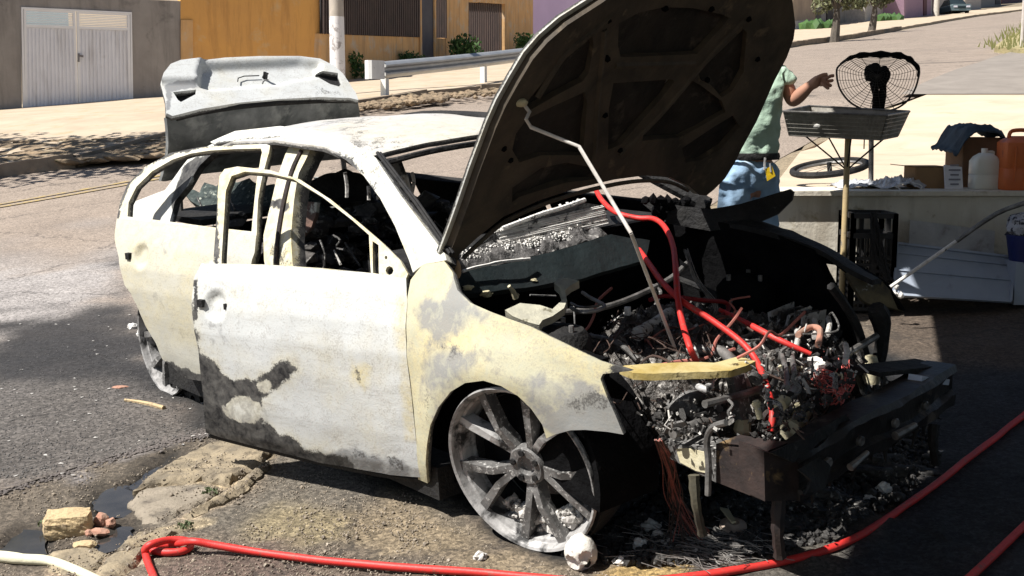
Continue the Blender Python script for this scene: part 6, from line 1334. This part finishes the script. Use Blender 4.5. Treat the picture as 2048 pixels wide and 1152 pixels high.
# orange jerrycan
q = D(2034, 390, 7.05); jc = thing('jerrycan', 'large orange plastic jerrycan at the right edge of the ledge', 'jerrycan', (q.x, q.y, CZ)); zt = D(2034, 272, 7.05).z
w = B(); rbox(w, q, .225, .18, CZ, zt, .03, .12); M_or = pm('orange_plastic', (.60, .14, .03), (.50, .11, .03), 3, .45, 0, 10, .002, spots=(.38, .09, .03), sscale=6, spec=.5); obj('body', w, M_or, jc, True)
for dx_ in (-.06, 0, .06): w = B(); w.tube([(q.x + dx_, q.y - .092, CZ + .05), (q.x + dx_, q.y - .092, zt - .06)], .006, 6); obj('moulded_rib', w, M_or, jc, True)
w = B(); w.tube(spline([(q.x - .07, q.y, zt - .01), (q.x - .05, q.y, zt + .03), (q.x + .05, q.y, zt + .03), (q.x + .07, q.y, zt - .01)], 4), .012, 8); obj('handle', w, M_or, jc, True)
w = B(); w.lathe([(.03, 0), (.03, .035), (0, .035)], 14, Matrix.Translation((q.x + .085, q.y, zt - .02))); obj('cap', w, M_char, jc, True)
# crate standing in front of the ledge
M_crate = pm('black_crate_plastic', (.018, .018, .02), (.035, .033, .032), 9, .6)
cl, cr = D(1688, 590, 6.75), D(1782, 590, 6.62); z0 = T(cr.x, cr.y) + .0; z1 = D(1700, 425, 6.7).z; ct = thing('plastic_crate', 'tall black plastic crate with handle openings standing against the ledge', 'crate', (cl.x, cl.y, z0))
dx = cr.x - cl.x
def crate_side(P0, P1, nm):
    w = B(); P0, P1 = Vector((P0[0], P0[1], 0)), Vector((P1[0], P1[1], 0)); up = lambda p, z: Vector((p.x, p.y, z)); H = z1 - z0
    for t in (0, .5, 1): w.bar(up(P0.lerp(P1, t), z0 + .01), up(P0.lerp(P1, t), z1), .026, .022, (0, 1, 0))
    w.bar(up(P0, z1 - .012), up(P1, z1 - .012), .022, .03); w.bar(up(P0, z1 - .125), up(P1, z1 - .125), .022, .03)
    for k in range(9): w.bar(up(P0, z0 + .02 + k * .036), up(P1, z0 + .02 + k * .036), .018, .016)
    for k in range(8): w.bar(up(P0.lerp(P1, .06 + k * .125), z0 + .02), up(P0.lerp(P1, .06 + k * .125), z1 - .125), .010, .010, (0, 1, 0))
    obj(nm, w, M_crate, ct)
c4 = [(cl.x, 6.62), (cr.x, 6.60), (cr.x, 6.85), (cl.x, 6.87)]
for i, nm in enumerate(('front_lattice', 'side_lattice', 'back_lattice', 'side_lattice')): crate_side(c4[i], c4[(i + 1) % 4], nm)
w = B(); w.hexa([(x, y, z0 + .005) for x, y in c4], [(x, y, z0 + .02) for x, y in c4]); obj('bottom', w, M_crate, ct)
w = B()
for i in range(6): w.tube(spline([(cl.x + dx * (.38 + .1 * random.random()), 6.58, z1 + .01), (cl.x + dx * (.40 + .2 * random.random()), 6.57, z1 - .12), (cl.x + dx * (.55 + .2 * random.random()), 6.56, z1 - .27), (cl.x + dx * (.72 + .2 * random.random()), 6.53, z1 - .37)], 5), .008, 6)
solo('black_cable', w, M_char, 'bundle of burnt black cable hung over the tall plastic crate', 'cable', smooth=True)
# white panels leaning on the ledge
M_panel = pm('dusty_white_panel', (.34, .38, .45), (.28, .32, .39), 3, .6, 0, 20, .002, spots=(.22, .24, .28), sscale=5, sa=.62, sb=.74); M_panel2 = pm('speckled_white_board', (.42, .42, .42), (.32, .32, .32), 9, .7, 0, 30, .002, spots=(.24, .23, .22), sscale=8, sa=.54, sb=.66)
def leaning(c, dt, db, m, th, name, label):
    q = [D(*c[0], dt), D(*c[1], dt), D(*c[2], db), D(*c[3], db)]; t = thing(name, label, 'panel', q[3]); w = B(); w.hexa(q, [p + Vector((0, th, 0)) for p in q]); obj('sheet', w, m, t); return t, q
t, q = leaning([(1821, 440), (1990, 462), (1985, 560), (1815, 548)], 6.84, 6.72, M_panel2, .012, 'white_board', 'speckled off white board leaning behind the framed panel')
t, q = leaning([(1793, 488), (2026, 516), (2020, 604), (1787, 590)], 6.70, 6.50, M_panel, .02, 'framed_panel', 'bluish white framed metal panel leaning low against the ledge')
n = (q[1] - q[0]).cross(q[3] - q[0]).normalized(); n = n if n.y < 0 else -n
for i in range(4):
    w = B(); a, b_ = q[i] + n * .006, q[(i + 1) % 4] + n * .006; w.bar(a, b_, .014, .018, n); obj('frame_edge', w, M_panel, t)
for k in (.18, .52): w = B(); w.bar(q[0].lerp(q[3], k) + n * .004, q[1].lerp(q[2], k) + n * .004, .006, .008, n); obj('pressed_rib', w, M_panel, t)
w = B(); a = D(2031, 524, 6.55); gz2 = T(a.x + .3, 6.65); w.box((a.x + .25, 6.66, (gz2 + a.z) / 2), (.5, .24, a.z - gz2)); solo('pale_cabinet', w, M_panel, 'pale cabinet standing beside the framed panel at the right edge', 'cabinet')
# blue bag with a patterned cloth top, rod
q = D(2056, 524, 6.62); bt = thing('blue_bucket', 'dark blue bucket with a crumpled patterned bag inside its rim', 'bucket', (q.x, q.y, q.z)); w = B(); w.lathe([(0, 0), (.10, 0), (.125, .15), (.12, .155), (.0, .15)], 26, Matrix.Translation(q)); obj('bucket', w, pm('navy_plastic', (.02, .03, .14), (.015, .02, .1), 4, .4), bt, True)
w = B(); w.blob(q + Vector((0, 0, .20)), .13, 5, 3, .35, 2.5, (1, 1, .65)); obj('patterned_bag', w, pm('patterned_bag', (.5, .5, .52), (.3, .3, .33), 20, .7, 0, 30, .01, spots=(.03, .03, .04), sscale=24, sa=.52, sb=.56), bt, True)
RA, RB, RC_ = D(1781, 574, 6.2), D(1913, 482, 6.05), D(2075, 395, 5.9)
rd_ = thing('long_rod', 'long grey and white rod slanting down across the framed panel', 'rod', RA); w = B(); w.tube(spline([RB, RB.lerp(RC_, .5) + Vector((0, 0, .03)), RC_, RC_ + (RC_ - RB) * .8], 4), .013, 8); obj('grey_sleeve', w, M_steel, rd_, True)
w = B(); w.tube([RA, RB], .010, 8); obj('white_bar', w, M_ash_white, rd_, True)
w = B()
for i in range(9): w.blob(D(1785 + random.uniform(-18, 30), 582 + random.uniform(-12, 14), 6.3), random.uniform(.008, .02), i, 1, .5)
obj('crumbled_tip', w, M_ash_white, rd_, kind='stuff')
# ------------------------------------------------------------------ person behind the bonnet
def skinbody(name, J, E, m, parent, sub=2, label=None):
    me = bpy.data.meshes.new(name); off = OFF[parent.name]; me.from_pydata([Vector(p) - off for p, r in J], E, []); o = bpy.data.objects.new(name, me); scene.collection.objects.link(o); o.parent = parent
    md = o.modifiers.new('skin', 'SKIN'); md.use_smooth_shade = True
    if not me.skin_vertices: return o
    for i, (p, r) in enumerate(J): me.skin_vertices[0].data[i].radius = (r, r) if not isinstance(r, tuple) else r; me.skin_vertices[0].data[i].use_root = (i == 0)
    s = o.modifiers.new('sub', 'SUBSURF'); s.levels = s.render_levels = sub; me.materials.append(m)
    if name in ('shirt', 'jeans'):
        s.levels = s.render_levels = 4; tx = bpy.data.textures.new('cloth_folds', 'CLOUDS'); tx.noise_scale = .085; tx.noise_depth = 2; dm = o.modifiers.new('folds', 'DISPLACE'); dm.texture = tx; dm.texture_coords = 'GLOBAL'; dm.strength = .045; dm.mid_level = .5; OFF[o.name] = off
    return o
M_skin = pm('skin', (.42, .22, .15), (.36, .19, .13), 3, .55, 0, 60, .0006); M_shirt = pm('mint_shirt', (.42, .55, .44), (.34, .46, .36), 3, .85, 0, 24, .012); M_jean = pm('faded_jeans', (.33, .47, .62), (.20, .31, .45), 4, .85, 0, 40, .006, spots=(.48, .58, .68), sscale=5, sa=.58, sb=.7)
PD = 6.3; fL, fR = D(1452, 664, PD), D(1527, 664, PD + .1); g0 = Vector(((fL.x + fR.x) / 2, PD, T((fL.x + fR.x) / 2, PD)))
pe = thing('person', 'person in a mint shirt and jeans standing behind the bonnet with one hand held out', 'person', g0)
def Q(x, y, d=0): return D(x, y, PD + d)
def gz_(p, h=.0): return Vector((p.x, p.y, T(p.x, p.y) + h))
J = [(Q(1494, 345), .11), (Q(1502, 290), .10), (Q(1508, 225), .12), (Q(1518, 160), .14), (Q(1527, 128), .080), (Q(1531, 108), .060), (Q(1534, 88), .085), (Q(1535, 66), .080),
     (Q(1562, 150), .062), (Q(1580, 182, -.03), .046), (Q(1584, 206, -.05), .040), (Q(1604, 186, -.10), .038), (Q(1622, 170, -.14), .026), (Q(1635, 163, -.16), .030), (Q(1644, 162, -.17), .030),
     (Q(1482, 155), .062), (Q(1462, 200), .046), (Q(1452, 245), .04), (Q(1456, 300, -.05), .03), (Q(1458, 322, -.05), .032),
     (Q(1474, 365), .10), (Q(1463, 510), .062), (gz_(Q(1455, 650), .10), .045), (gz_(Q(1455, 650), .04), .045), (gz_(Q(1440, 650, -.15), .035), .035),
     (Q(1518, 365, .05), .10), (Q(1524, 510, .06), .062), (gz_(Q(1527, 650, .08), .10), .045), (gz_(Q(1527, 650, .08), .04), .045), (gz_(Q(1535, 650, -.08), .035), .035)]
E = [(0, 1), (1, 2), (2, 3), (3, 4), (4, 5), (5, 6), (6, 7), (3, 8), (8, 9), (9, 10), (10, 11), (11, 12), (12, 13), (13, 14), (3, 15), (15, 16), (16, 17), (17, 18), (18, 19), (0, 20), (20, 21), (21, 22), (22, 23), (23, 24), (0, 25), (25, 26), (26, 27), (27, 28), (28, 29)]
nf = [[(1650, 158), (1661, 152), (1669, 151)], [(1652, 162), (1661, 162), (1668, 160)], [(1651, 166), (1659, 170), (1664, 173)], [(1647, 169), (1654, 175), (1659, 178)], [(1634, 155), (1646, 150), (1656, 149)]]
for k, fg in enumerate(nf):
    base_ = 13 if k == 4 else 14
    for i, (x, y) in enumerate(fg): J.append((Q(x, y, -.17 - .012 * k), .0095 if k != 4 else .011)); E.append((base_ if i == 0 else len(J) - 2, len(J) - 1))
skinbody('body', J, E, M_skin, pe)
Js = [(Q(1499, 326), .150), (Q(1500, 300), .152), (Q(1505, 262), .148), (Q(1510, 215), .15), (Q(1518, 160), .155), (Q(1526, 128), .10), (Q(1560, 148), .082), (Q(1571, 166, -.01), .070), (Q(1577, 176, -.02), .068), (Q(1482, 155), .082), (Q(1466, 190), .068)]
skinbody('shirt', Js, [(0, 1), (1, 2), (2, 3), (3, 4), (4, 5), (4, 6), (6, 7), (7, 8), (4, 9), (9, 10)], M_shirt, pe)
Jj = [(Q(1500, 306), .150), (Q(1496, 345), .150), (Q(1472, 372), .115), (Q(1463, 440), .098), (Q(1462, 510), .082), (gz_(Q(1455, 600), .12), .075), (Q(1520, 372, .05), .115), (Q(1523, 440, .05), .098), (Q(1524, 510, .06), .082), (gz_(Q(1527, 600, .07), .12), .075)]
skinbody('jeans', Jj, [(0, 1), (1, 2), (2, 3), (3, 4), (4, 5), (1, 6), (6, 7), (7, 8), (8, 9)], M_jean, pe)
w = B(); cw_ = Q(1499, 312); w.lathe([(.158, -.018), (.163, 0), (.158, .018)], 28, Matrix.Translation(cw_) @ Matrix.Scale(.98, 4)); obj('belt', w, M_char, pe, True)
w = B(); w.blob(Q(1534, 66), .100, 3, 3, .12, 2, (1, 1, .9)); obj('hair', w, M_char, pe, True)
for k, (a, b2) in enumerate(((J[23][0], J[24][0]), (J[28][0], J[29][0]))): w = B(); w.tube([a + Vector((0, .05, 0)), a, b2, b2 + (b2 - a) * .2], [.045, .055, .045, .03], 10); obj('shoe', w, M_char, pe, True)
ky = thing('key_ring', 'bunch of keys with a bright yellow tag hanging at the hip of the jeans', 'keys', Q(1538, 345, -.2)); w = B()
ta = [Q(x, y, -.19) for x, y in ((1531, 338), (1544, 332), (1551, 352), (1535, 362))]; w.hexa(ta, [p + Vector((0, .012, 0)) for p in ta]); obj('yellow_tag', w, pm('yellow_tag', (.75, .50, .02), (.7, .45, .02), 3, .4), ky); w = B(); random.seed(4)
for i in range(4): p = Q(1534 + random.uniform(-6, 7), 322 + random.uniform(-8, 8), -.19); w.tube([p, p + Vector((random.uniform(-.012, .012), 0, -.045))], .005, 5)
obj('keys', w, M_alloy, ky)
# ------------------------------------------------------------------ hoses
def gp(L, r=.013): return [Vector((q.x, q.y, T(q.x, q.y) + r + (c[2] if len(c) > 2 else 0))) for c in L for q in (G(c[0], c[1], r + (c[2] if len(c) > 2 else 0)),)]
w = B(); L = [(330, 1215), (312, 1165), (300, 1135), (293, 1110, .0), (292, 1098, .02), (305, 1088, .035), (340, 1080, .03), (372, 1082, .02), (381, 1092, .0), (368, 1102, .0), (335, 1105, .0), (305, 1101, .0), (298, 1096, .0), (318, 1090, .0), (350, 1088, .012), (385, 1083, .035), (430, 1090, .02), (520, 1105), (640, 1120), (780, 1133), (920, 1142), (1060, 1154), (1180, 1164), (1290, 1163), (1390, 1152), (1480, 1138), (1560, 1124), (1640, 1104), (1700, 1082), (1760, 1048), (1820, 1005), (1880, 962), (1940, 915), (2000, 868), (2060, 822), (2120, 780)]
hz2 = [p + Vector((.004 * nz(p, 6, 1), .004 * nz(p, 6, 2), 0)) for p in spline(gp(L, .015), 6)]; w.tube(hz2, [.0128 * (1 + .07 * nz(p, 9, 4)) for p in hz2], 12); solo('red_hose', w, M_red, 'bright red hose lying along the ground before the car, looped at its left end', 'hose', smooth=True)
w = B(); w.tube(spline(gp([(1880, 1210), (1945, 1150), (1990, 1108), (2040, 1060), (2100, 1005)], .015), 5), .0128, 12); solo('red_hose', w, M_red, 'second red hose crossing the shaded bottom right corner', 'hose', smooth=True)
def cp(L): return [c2w(K(x, y, 2, z)) for x, y, z in L]
w = B(); w.tube(spline(cp([(1192, 380, .98), (1205, 402, .95), (1232, 425, .92), (1275, 436, .90), (1308, 438, .90), (1330, 455, .88), (1346, 492, .84), (1352, 545, .80), (1356, 600, .74), (1366, 650, .68), (1380, 695, .64), (1392, 722, .58)]), 5), .0108, 12); solo('red_hose', w, M_red, 'red hose hanging steeply over the engine to the ochre support bar', 'hose', smooth=True)
w = B(); w.tube(spline(cp([(1278, 500, .80), (1300, 530, .78), (1325, 565, .76), (1365, 603, .73), (1420, 638, .68), (1480, 682, .62), (1513, 722, .57), (1534, 775, .52), (1545, 825, .47), (1541, 862, .42)]), 5), .0108, 12); solo('red_hose', w, M_red, 'red hose curving across the engine and down towards the bumper beam', 'hose', smooth=True)
w = B(); w.tube(spline(cp([(1440, 620, .64), (1500, 650, .63), (1560, 681, .60), (1622, 708, .56)]), 5), [.008 + .0035 * math.sin(i * .22) for i in range(16)], 10); solo('red_hose', w, M_red, 'short thin red hose lying at the far side of the engine', 'hose', smooth=True)
w = B(); w.tube(spline(cp([(1300, 600, .70), (1330, 592, .7), (1400, 600, .69), (1450, 605, .66), (1455, 622, .64), (1430, 640, .63)]), 5), .008, 8); solo('scorched_hose', w, M_darkred, 'thin scorched dark red hose coiled deep in the engine bay', 'hose', smooth=True)
# grit washed into the seam between road and dirt
w = B(); random.seed(91)
for i in range(1500):
    t = random.random(); k = int(t * 5) ; PTS = [(-20, 990), (150, 938), (260, 905), (330, 885), (400, 868), (440, 858)]; a, b_ = PTS[k], PTS[k + 1]; f_ = t * 5 - k
    q = G(a[0] + (b_[0] - a[0]) * f_, a[1] + (b_[1] - a[1]) * f_ + random.gauss(0, 5)); r = random.uniform(.002, .008); w.blob((q.x, q.y, T(q.x, q.y) + r * .4), r, i, 0, .4, 1, (1.3, 1.1, .7))
solo('seam_grit', w, pm('seam_grit', (.15, .13, .12), (.09, .08, .075), 40, .9), 'grit washed along the crack between the asphalt and the dirt', 'grit', kind='stuff')
# a few small scraps on the asphalt and dirt
random.seed(77)
w = B()
for i in range(90):
    x, y = random.uniform(-20, 420), random.uniform(620, 960); q = G(x, y)
    if q.y > 8: continue
    s_ = random.uniform(.004, .013); z_ = T(q.x, q.y) + .008; r2 = rot(z=random.uniform(0, 360)); w.add([Vector((q.x, q.y, z_)) + r2 @ Vector(v) * s_ for v in ((-1, -.4, 0), (.8, -.6, .2), (1, .5, 0), (-.6, .6, .25))], [(0, 1, 2, 3)])
solo('ash_flakes', w, M_ash, 'pale ash flakes scattered over the asphalt beside the doors', 'ash flakes', kind='stuff')
# ------------------------------------------------------------------ loose things on the ground
def lump(name, px, py, r, m, label, cat, seed, sc=(1, 1, 1), amp=.42, rt=None, sub=2, lift=.55):
    q = G(px, py, 0); w = B(); w.blob((q.x, q.y, T(q.x, q.y) + r * lift * sc[2]), r, seed, sub, amp, 1.7, sc, rt, T(q.x, q.y) - .01); return solo(name, w, m, label, cat)
M_tan = pm('tan_concrete', (.50, .38, .22), (.42, .32, .19), 9, .95, 0, 70, .012, spots=(.30, .23, .15), sscale=26, sa=.58, sb=.66); M_brick = pm('broken_brick', (.40, .19, .13), (.36, .25, .19), 12, .95, 0, 70, .01, spots=(.5, .42, .32), sscale=14)
q = G(137, 1062); w = B(); zz = T(q.x, q.y); bm = bmesh.new(); bmesh.ops.create_cube(bm, size=1); bmesh.ops.subdivide_edges(bm, edges=bm.edges, cuts=9, use_grid_fill=True)
for v in bm.verts:
    p = v.co.copy(); L_ = p.length; p = p.lerp(p.normalized() * .62, .38); p *= 1 + .10 * fn(p, 3, 4, 2) + .05 * fn(p, 11, 3, 3); v.co = p
R2 = rot(z=14)
w.add([R2 @ Vector((v.co.x * .155, v.co.y * .125, v.co.z * .085)) + Vector((q.x, q.y, zz + .028)) for v in bm.verts], [tuple(v.index for v in f.verts) for f in bm.faces]); bm.free()
solo('concrete_chunk', w, M_tan, 'large tan broken concrete chunk beside the puddle', 'rubble chunk', smooth=False)
lump('brick_piece', 204, 1050, .03, M_brick, 'pinkish grey brick piece right of the large tan chunk', 'brick piece', 3, (.9, .8, 1), .25)
lump('brick_piece', 222, 1052, .018, M_brick, 'small dark red brick bit at the puddle edge', 'brick piece', 5)
lump('brick_piece', 200, 1068, .028, M_brick, 'orange brick shard just below the pinkish brick piece', 'brick piece', 8, (1.3, .7, .5), .25)
lump('brick_piece', 178, 1071, .014, M_brick, 'tiny brick fragment between chunk and puddle', 'brick piece', 11)
lump('brick_piece', 170, 1094, .036, M_tan, 'tan and red flat fragment below the large chunk', 'brick piece', 14, (1.2, .9, .4), .25)
lump('brick_piece', 165, 1108, .034, M_brick, 'flat salmon coloured brick slab at the lower left', 'brick piece', 15, (1.4, .7, .3), .2)
lump('brick_piece', 241, 777, .03, M_brick, 'lone brick chip lying on the wet asphalt near the rear wheel', 'brick piece', 17, (1.4, .8, .35), .2)
w = B(); q_ = gp([(250, 800), (275, 803), (300, 808), (328, 816)], .012); w.tube(q_, [.008, .009, .011, .012], 6); solo('stick', w, M_tan, 'pale stick lying on the asphalt near the rear wheel', 'stick')
q_ = gp([(-60, 1112), (0, 1113), (45, 1118), (100, 1122), (150, 1140), (215, 1170), (280, 1200)], .02); w = B(); w.tube(spline(q_, 4), [.020] * 8 + [.018] * 4 + [.016] * 13, 10); solo('plastic_pipe', w, pm('cream_pipe', (.72, .68, .50), (.62, .58, .42), 6, .7), 'cream coloured pipe lying in the bottom left corner', 'pipe', smooth=True)
# skull-shaped ash lump with hollows
q = G(1162, 1143); zz = T(q.x, q.y); ctr = Vector((q.x - .0, q.y + .02, zz + .055)); hol = [(ctr + Vector((.012, -.05, .002)), .016), (ctr + Vector((.036, -.038, -.018)), .014), (ctr + Vector((.028, -.035, -.045)), .022), (ctr + Vector((-.038, -.04, -.028)), .024)]
w = B(); bm = bmesh.new(); bmesh.ops.create_icosphere(bm, subdivisions=5, radius=1); vs = []
for v in bm.verts:
    p = ctr + Vector((v.co.x * .052, v.co.y * .055, v.co.z * .058)) * (1 + .05 * fn(v.co, 1.5, 3, 2) + .015 * fn(v.co, 7, 3, 2))
    for h, r in hol:
        d = (p - h).length
        if d < r * 1.3: p += (ctr - p).normalized() * (r * 1.1) * (1 - d / (r * 1.3)) ** .5
    vs.append(p)
w.add(vs, [tuple(v.index for v in f.verts) for f in bm.faces]); bm.free(); sk = thing('melted_lump', 'rounded pale ash covered lump with dark hollows below the front wheel', 'debris', (q.x, q.y, zz)); obj('shell', w, pm('bone_ash', (.66, .63, .57), (.52, .49, .44), 9, .9, 0, 60, .004, spots=(.20, .185, .17), sscale=26, sa=.56, sb=.7), sk, True)
w = B()
for h, r in hol[1:3]: w.blob(h.lerp(ctr, .38), r * .6, 1, 2, .3)
obj('dark_hollows', w, M_char, sk, kind='stuff')
for i, (x, y, r, lb) in enumerate(((1302, 1062, .030, 'tall crusty white lump near the hanging wires'), (1318, 1078, .022, 'white crumb right of the tall crusty lump'), (1280, 1096, .026, 'cream white rounded lump left of the wires'), (1335, 1092, .018, 'small white ash bit beside the copper wires'), (1240, 1128, .02, 'speckled white ash bit nearest the hose'), (1352, 1070, .016, 'small ash bit under the hanging wires'), (1395, 1085, .018, 'greyish lump at the foot of the drain tube'), (960, 1118, .02, 'thin ash flake pile under the front wheel'), (1655, 1000, .05, 'broad smooth grey stone under the bumper beam'), (1605, 1020, .02, 'white chip left of the broad grey stone'), (1768, 985, .026, 'pale straw coloured splinter heap under the beam'), (1738, 1002, .018, 'white crumb next to the splinter heap'), (1798, 928, .016, 'tiny white piece atop the far ash mound'), (266, 658, .03, 'pale foam like lump near the rear wheel'), (288, 672, .035, 'second pale lump touching the rear wheel'))):
    lump('ash_lump', x, y, r, M_ash_white if i < 7 or i > 8 else M_ash, lb, 'ash lump', i * 3 + 1, (1.1, 1, .8 if i != 8 else .45), .45, None, 3)
q = G(1466, 1068); q = Vector((q.x, q.y, T(q.x, q.y) + .03)); w = B(); w.lathe([(.010, .004), (.012, .012), (.020, .014), (.034, .004), (.044, .004), (.046, -.003), (.03, -.008), (.010, -.004)], 28, Matrix.Translation(q) @ Matrix.Rotation(R_(14), 4, 'X')); solo('scorched_disc', w, pm('scorched_disc', (.42, .35, .29), (.26, .2, .17), 14, .6, .2), 'small round scorched metal disc lying under the beam', 'metal disc', smooth=True)
w = B(); a = [G(x, y, .05) for x, y in ((1440, 1018), (1458, 1022), (1472, 1046), (1464, 1048))]; w.hexa(a, [p + Vector((0, .004, .006)) for p in a]); solo('yellow_chip', w, M_cream, 'pale yellow plastic strip standing behind the scorched disc', 'plastic strip')
random.seed(31)
w = B(); PP = [(1120, 1120), (1210, 1010), (1290, 930), (1400, 900), (1560, 960), (1700, 900), (1850, 850), (1880, 920), (1800, 1010), (1660, 1085), (1500, 1118), (1300, 1135)]
c = 0
while c < 2600:
    x, y = random.uniform(1120, 1880), random.uniform(850, 1138)
    if inpoly(x, y, PP):
        c += 1; q = G(x, y); r = random.uniform(.004, .016) * (1.6 if random.random() < .08 else 1); w.blob((q.x, q.y, T(q.x, q.y) + r * .5 + .012 * max(0, fn(q, 6, 3, 2))), r, c, 1, .5)
solo('ash_pile', w, M_debris_dark, 'black and grey charred debris heaped on the ground under the bumper beam', 'debris', kind='stuff')
w = B()
for mx, my, mr in ((1640, 1010, .12), (1760, 945, .13), (1690, 1035, .08), (1580, 1050, .07), (1290, 1050, .07), (1420, 1072, .05), (1500, 1085, .06), (1225, 1085, .05), (1360, 1010, .08), (1480, 1010, .08)):
    q = G(mx, my); zz = T(q.x, q.y); w.blob((q.x, q.y, zz), mr, mx, 4, .45, 2.2, (1.2, 1, .42))
    for i in range(240): a = random.uniform(0, 6.28); rr2 = mr * random.random() ** .5 * 1.1; w.blob((q.x + rr2 * math.cos(a) * 1.2, q.y + rr2 * math.sin(a), zz + .40 * mr * (1 - (rr2 / mr / 1.1) ** 2)), random.uniform(.004, .013), i, 1, .5)
solo('ash_mound', w, M_debris_dark, 'lumpy charcoal mounds directly below the middle of the beam', 'debris', kind='stuff')
w = B()
for i in range(420):
    q = G(random.gauss(1420, 60), random.gauss(1105, 22)); a = random.uniform(2.2, 3.4) + random.gauss(0, .5); l = random.uniform(.03, .11); z_ = T(q.x, q.y) + random.uniform(.004, .03); w.tube([(q.x, q.y, z_), (q.x + l * math.cos(a), q.y + l * math.sin(a), z_ + random.uniform(-.01, .02))], .0012, 3)
solo('burnt_fibres', w, pm('burnt_fibre', (.10, .09, .085), (.3, .28, .26), 9), 'spray of thin burnt steel fibres on the ground under the wires', 'debris', kind='stuff')
w = B(); c = 0; SH = [(-40, 1010), (200, 930), (420, 860), (520, 885), (880, 1010), (1010, 1110), (1240, 1152), (1200, 1190), (-40, 1190)]
while c < 5200:
    x, y = random.uniform(-40, 1240), random.uniform(850, 1190)
    if inpoly(x, y, SH):
        q = G(x, y)
        if any(inpoly(q.x, q.y, P) for P in PUW) or fn(q, 4, 3, 3) < -.25: c += .2; continue
        c += 1; r = random.uniform(.0014, .0042) * (2.4 if random.random() < .03 else 1); hh_ = 0
        for P, h, cc in SLW:
            if inpoly(q.x, q.y, P): hh_ = h * .6
        w.blob((q.x, q.y, T(q.x, q.y) + hh_ + .001), r, int(c), 0 if r < .004 else 1, .35)
solo('gravel', w, pm('gravel', (.30, .25, .19), (.16, .135, .11), 60, .9, 0, 60, .002, spots=(.48, .42, .34), sscale=90, sa=.58, sb=.62), 'loose gravel and grit scattered over the dirt in the foreground', 'gravel', kind='stuff')
w = B(); c = 0
while c < 2600:
    x, y = random.uniform(-30, 420), random.uniform(590, 960)
    if y > 980 - x * .28: continue
    q = G(x, y); c += 1
    if q.y > 9: continue
    w.blob((q.x, q.y, T(q.x, q.y) + .008), random.uniform(.0015, .004) * (y / 800), int(c), 0, .35)
solo('road_grit', w, pm('road_grit', (.16, .15, .145), (.08, .08, .08), 60, .8), 'fine pale grit scattered on the wet asphalt', 'grit', kind='stuff')
M_weed = pm('weed_green', (.10, .13, .06), (.07, .09, .045), 9, .7)
for i, (x, y, lb) in enumerate(((420, 992, 'small green weed in the slab crack'), (92, 1056, 'tiny weed tuft at the left side of the large chunk'), (345, 1092, 'dark weed tuft beside the looped hose end'), (370, 1062, 'flat grey green weed right of the broken slabs'))):
    q = G(x, y); q.z = T(q.x, q.y) + .01; w = B(); leaves(w, q + Vector((0, 0, .010)), .035, 60, .014, (1, 1, .35)); solo('weed', w, M_weed, lb, 'weed')
# ------------------------------------------------------------------ groups of repeated things
GROUPS = dict(brick_piece='broken brick pieces around the puddle', ash_lump='pale ash lumps on the ground', broken_slab='broken paving slabs in the foreground', weed='weeds in the broken paving', bush='bushes along the orange house front', red_hose='red hoses', roadside_house='houses up the far side of the street', street_tree='street trees on the far pavement', cardboard_box='cardboard boxes on the ledge', plastic_bag='plastic bags on the ledge')
for o in scene.collection.objects:
    if o.parent is None and o.name.split('.')[0] in GROUPS: o['group'] = GROUPS[o.name.split('.')[0]]
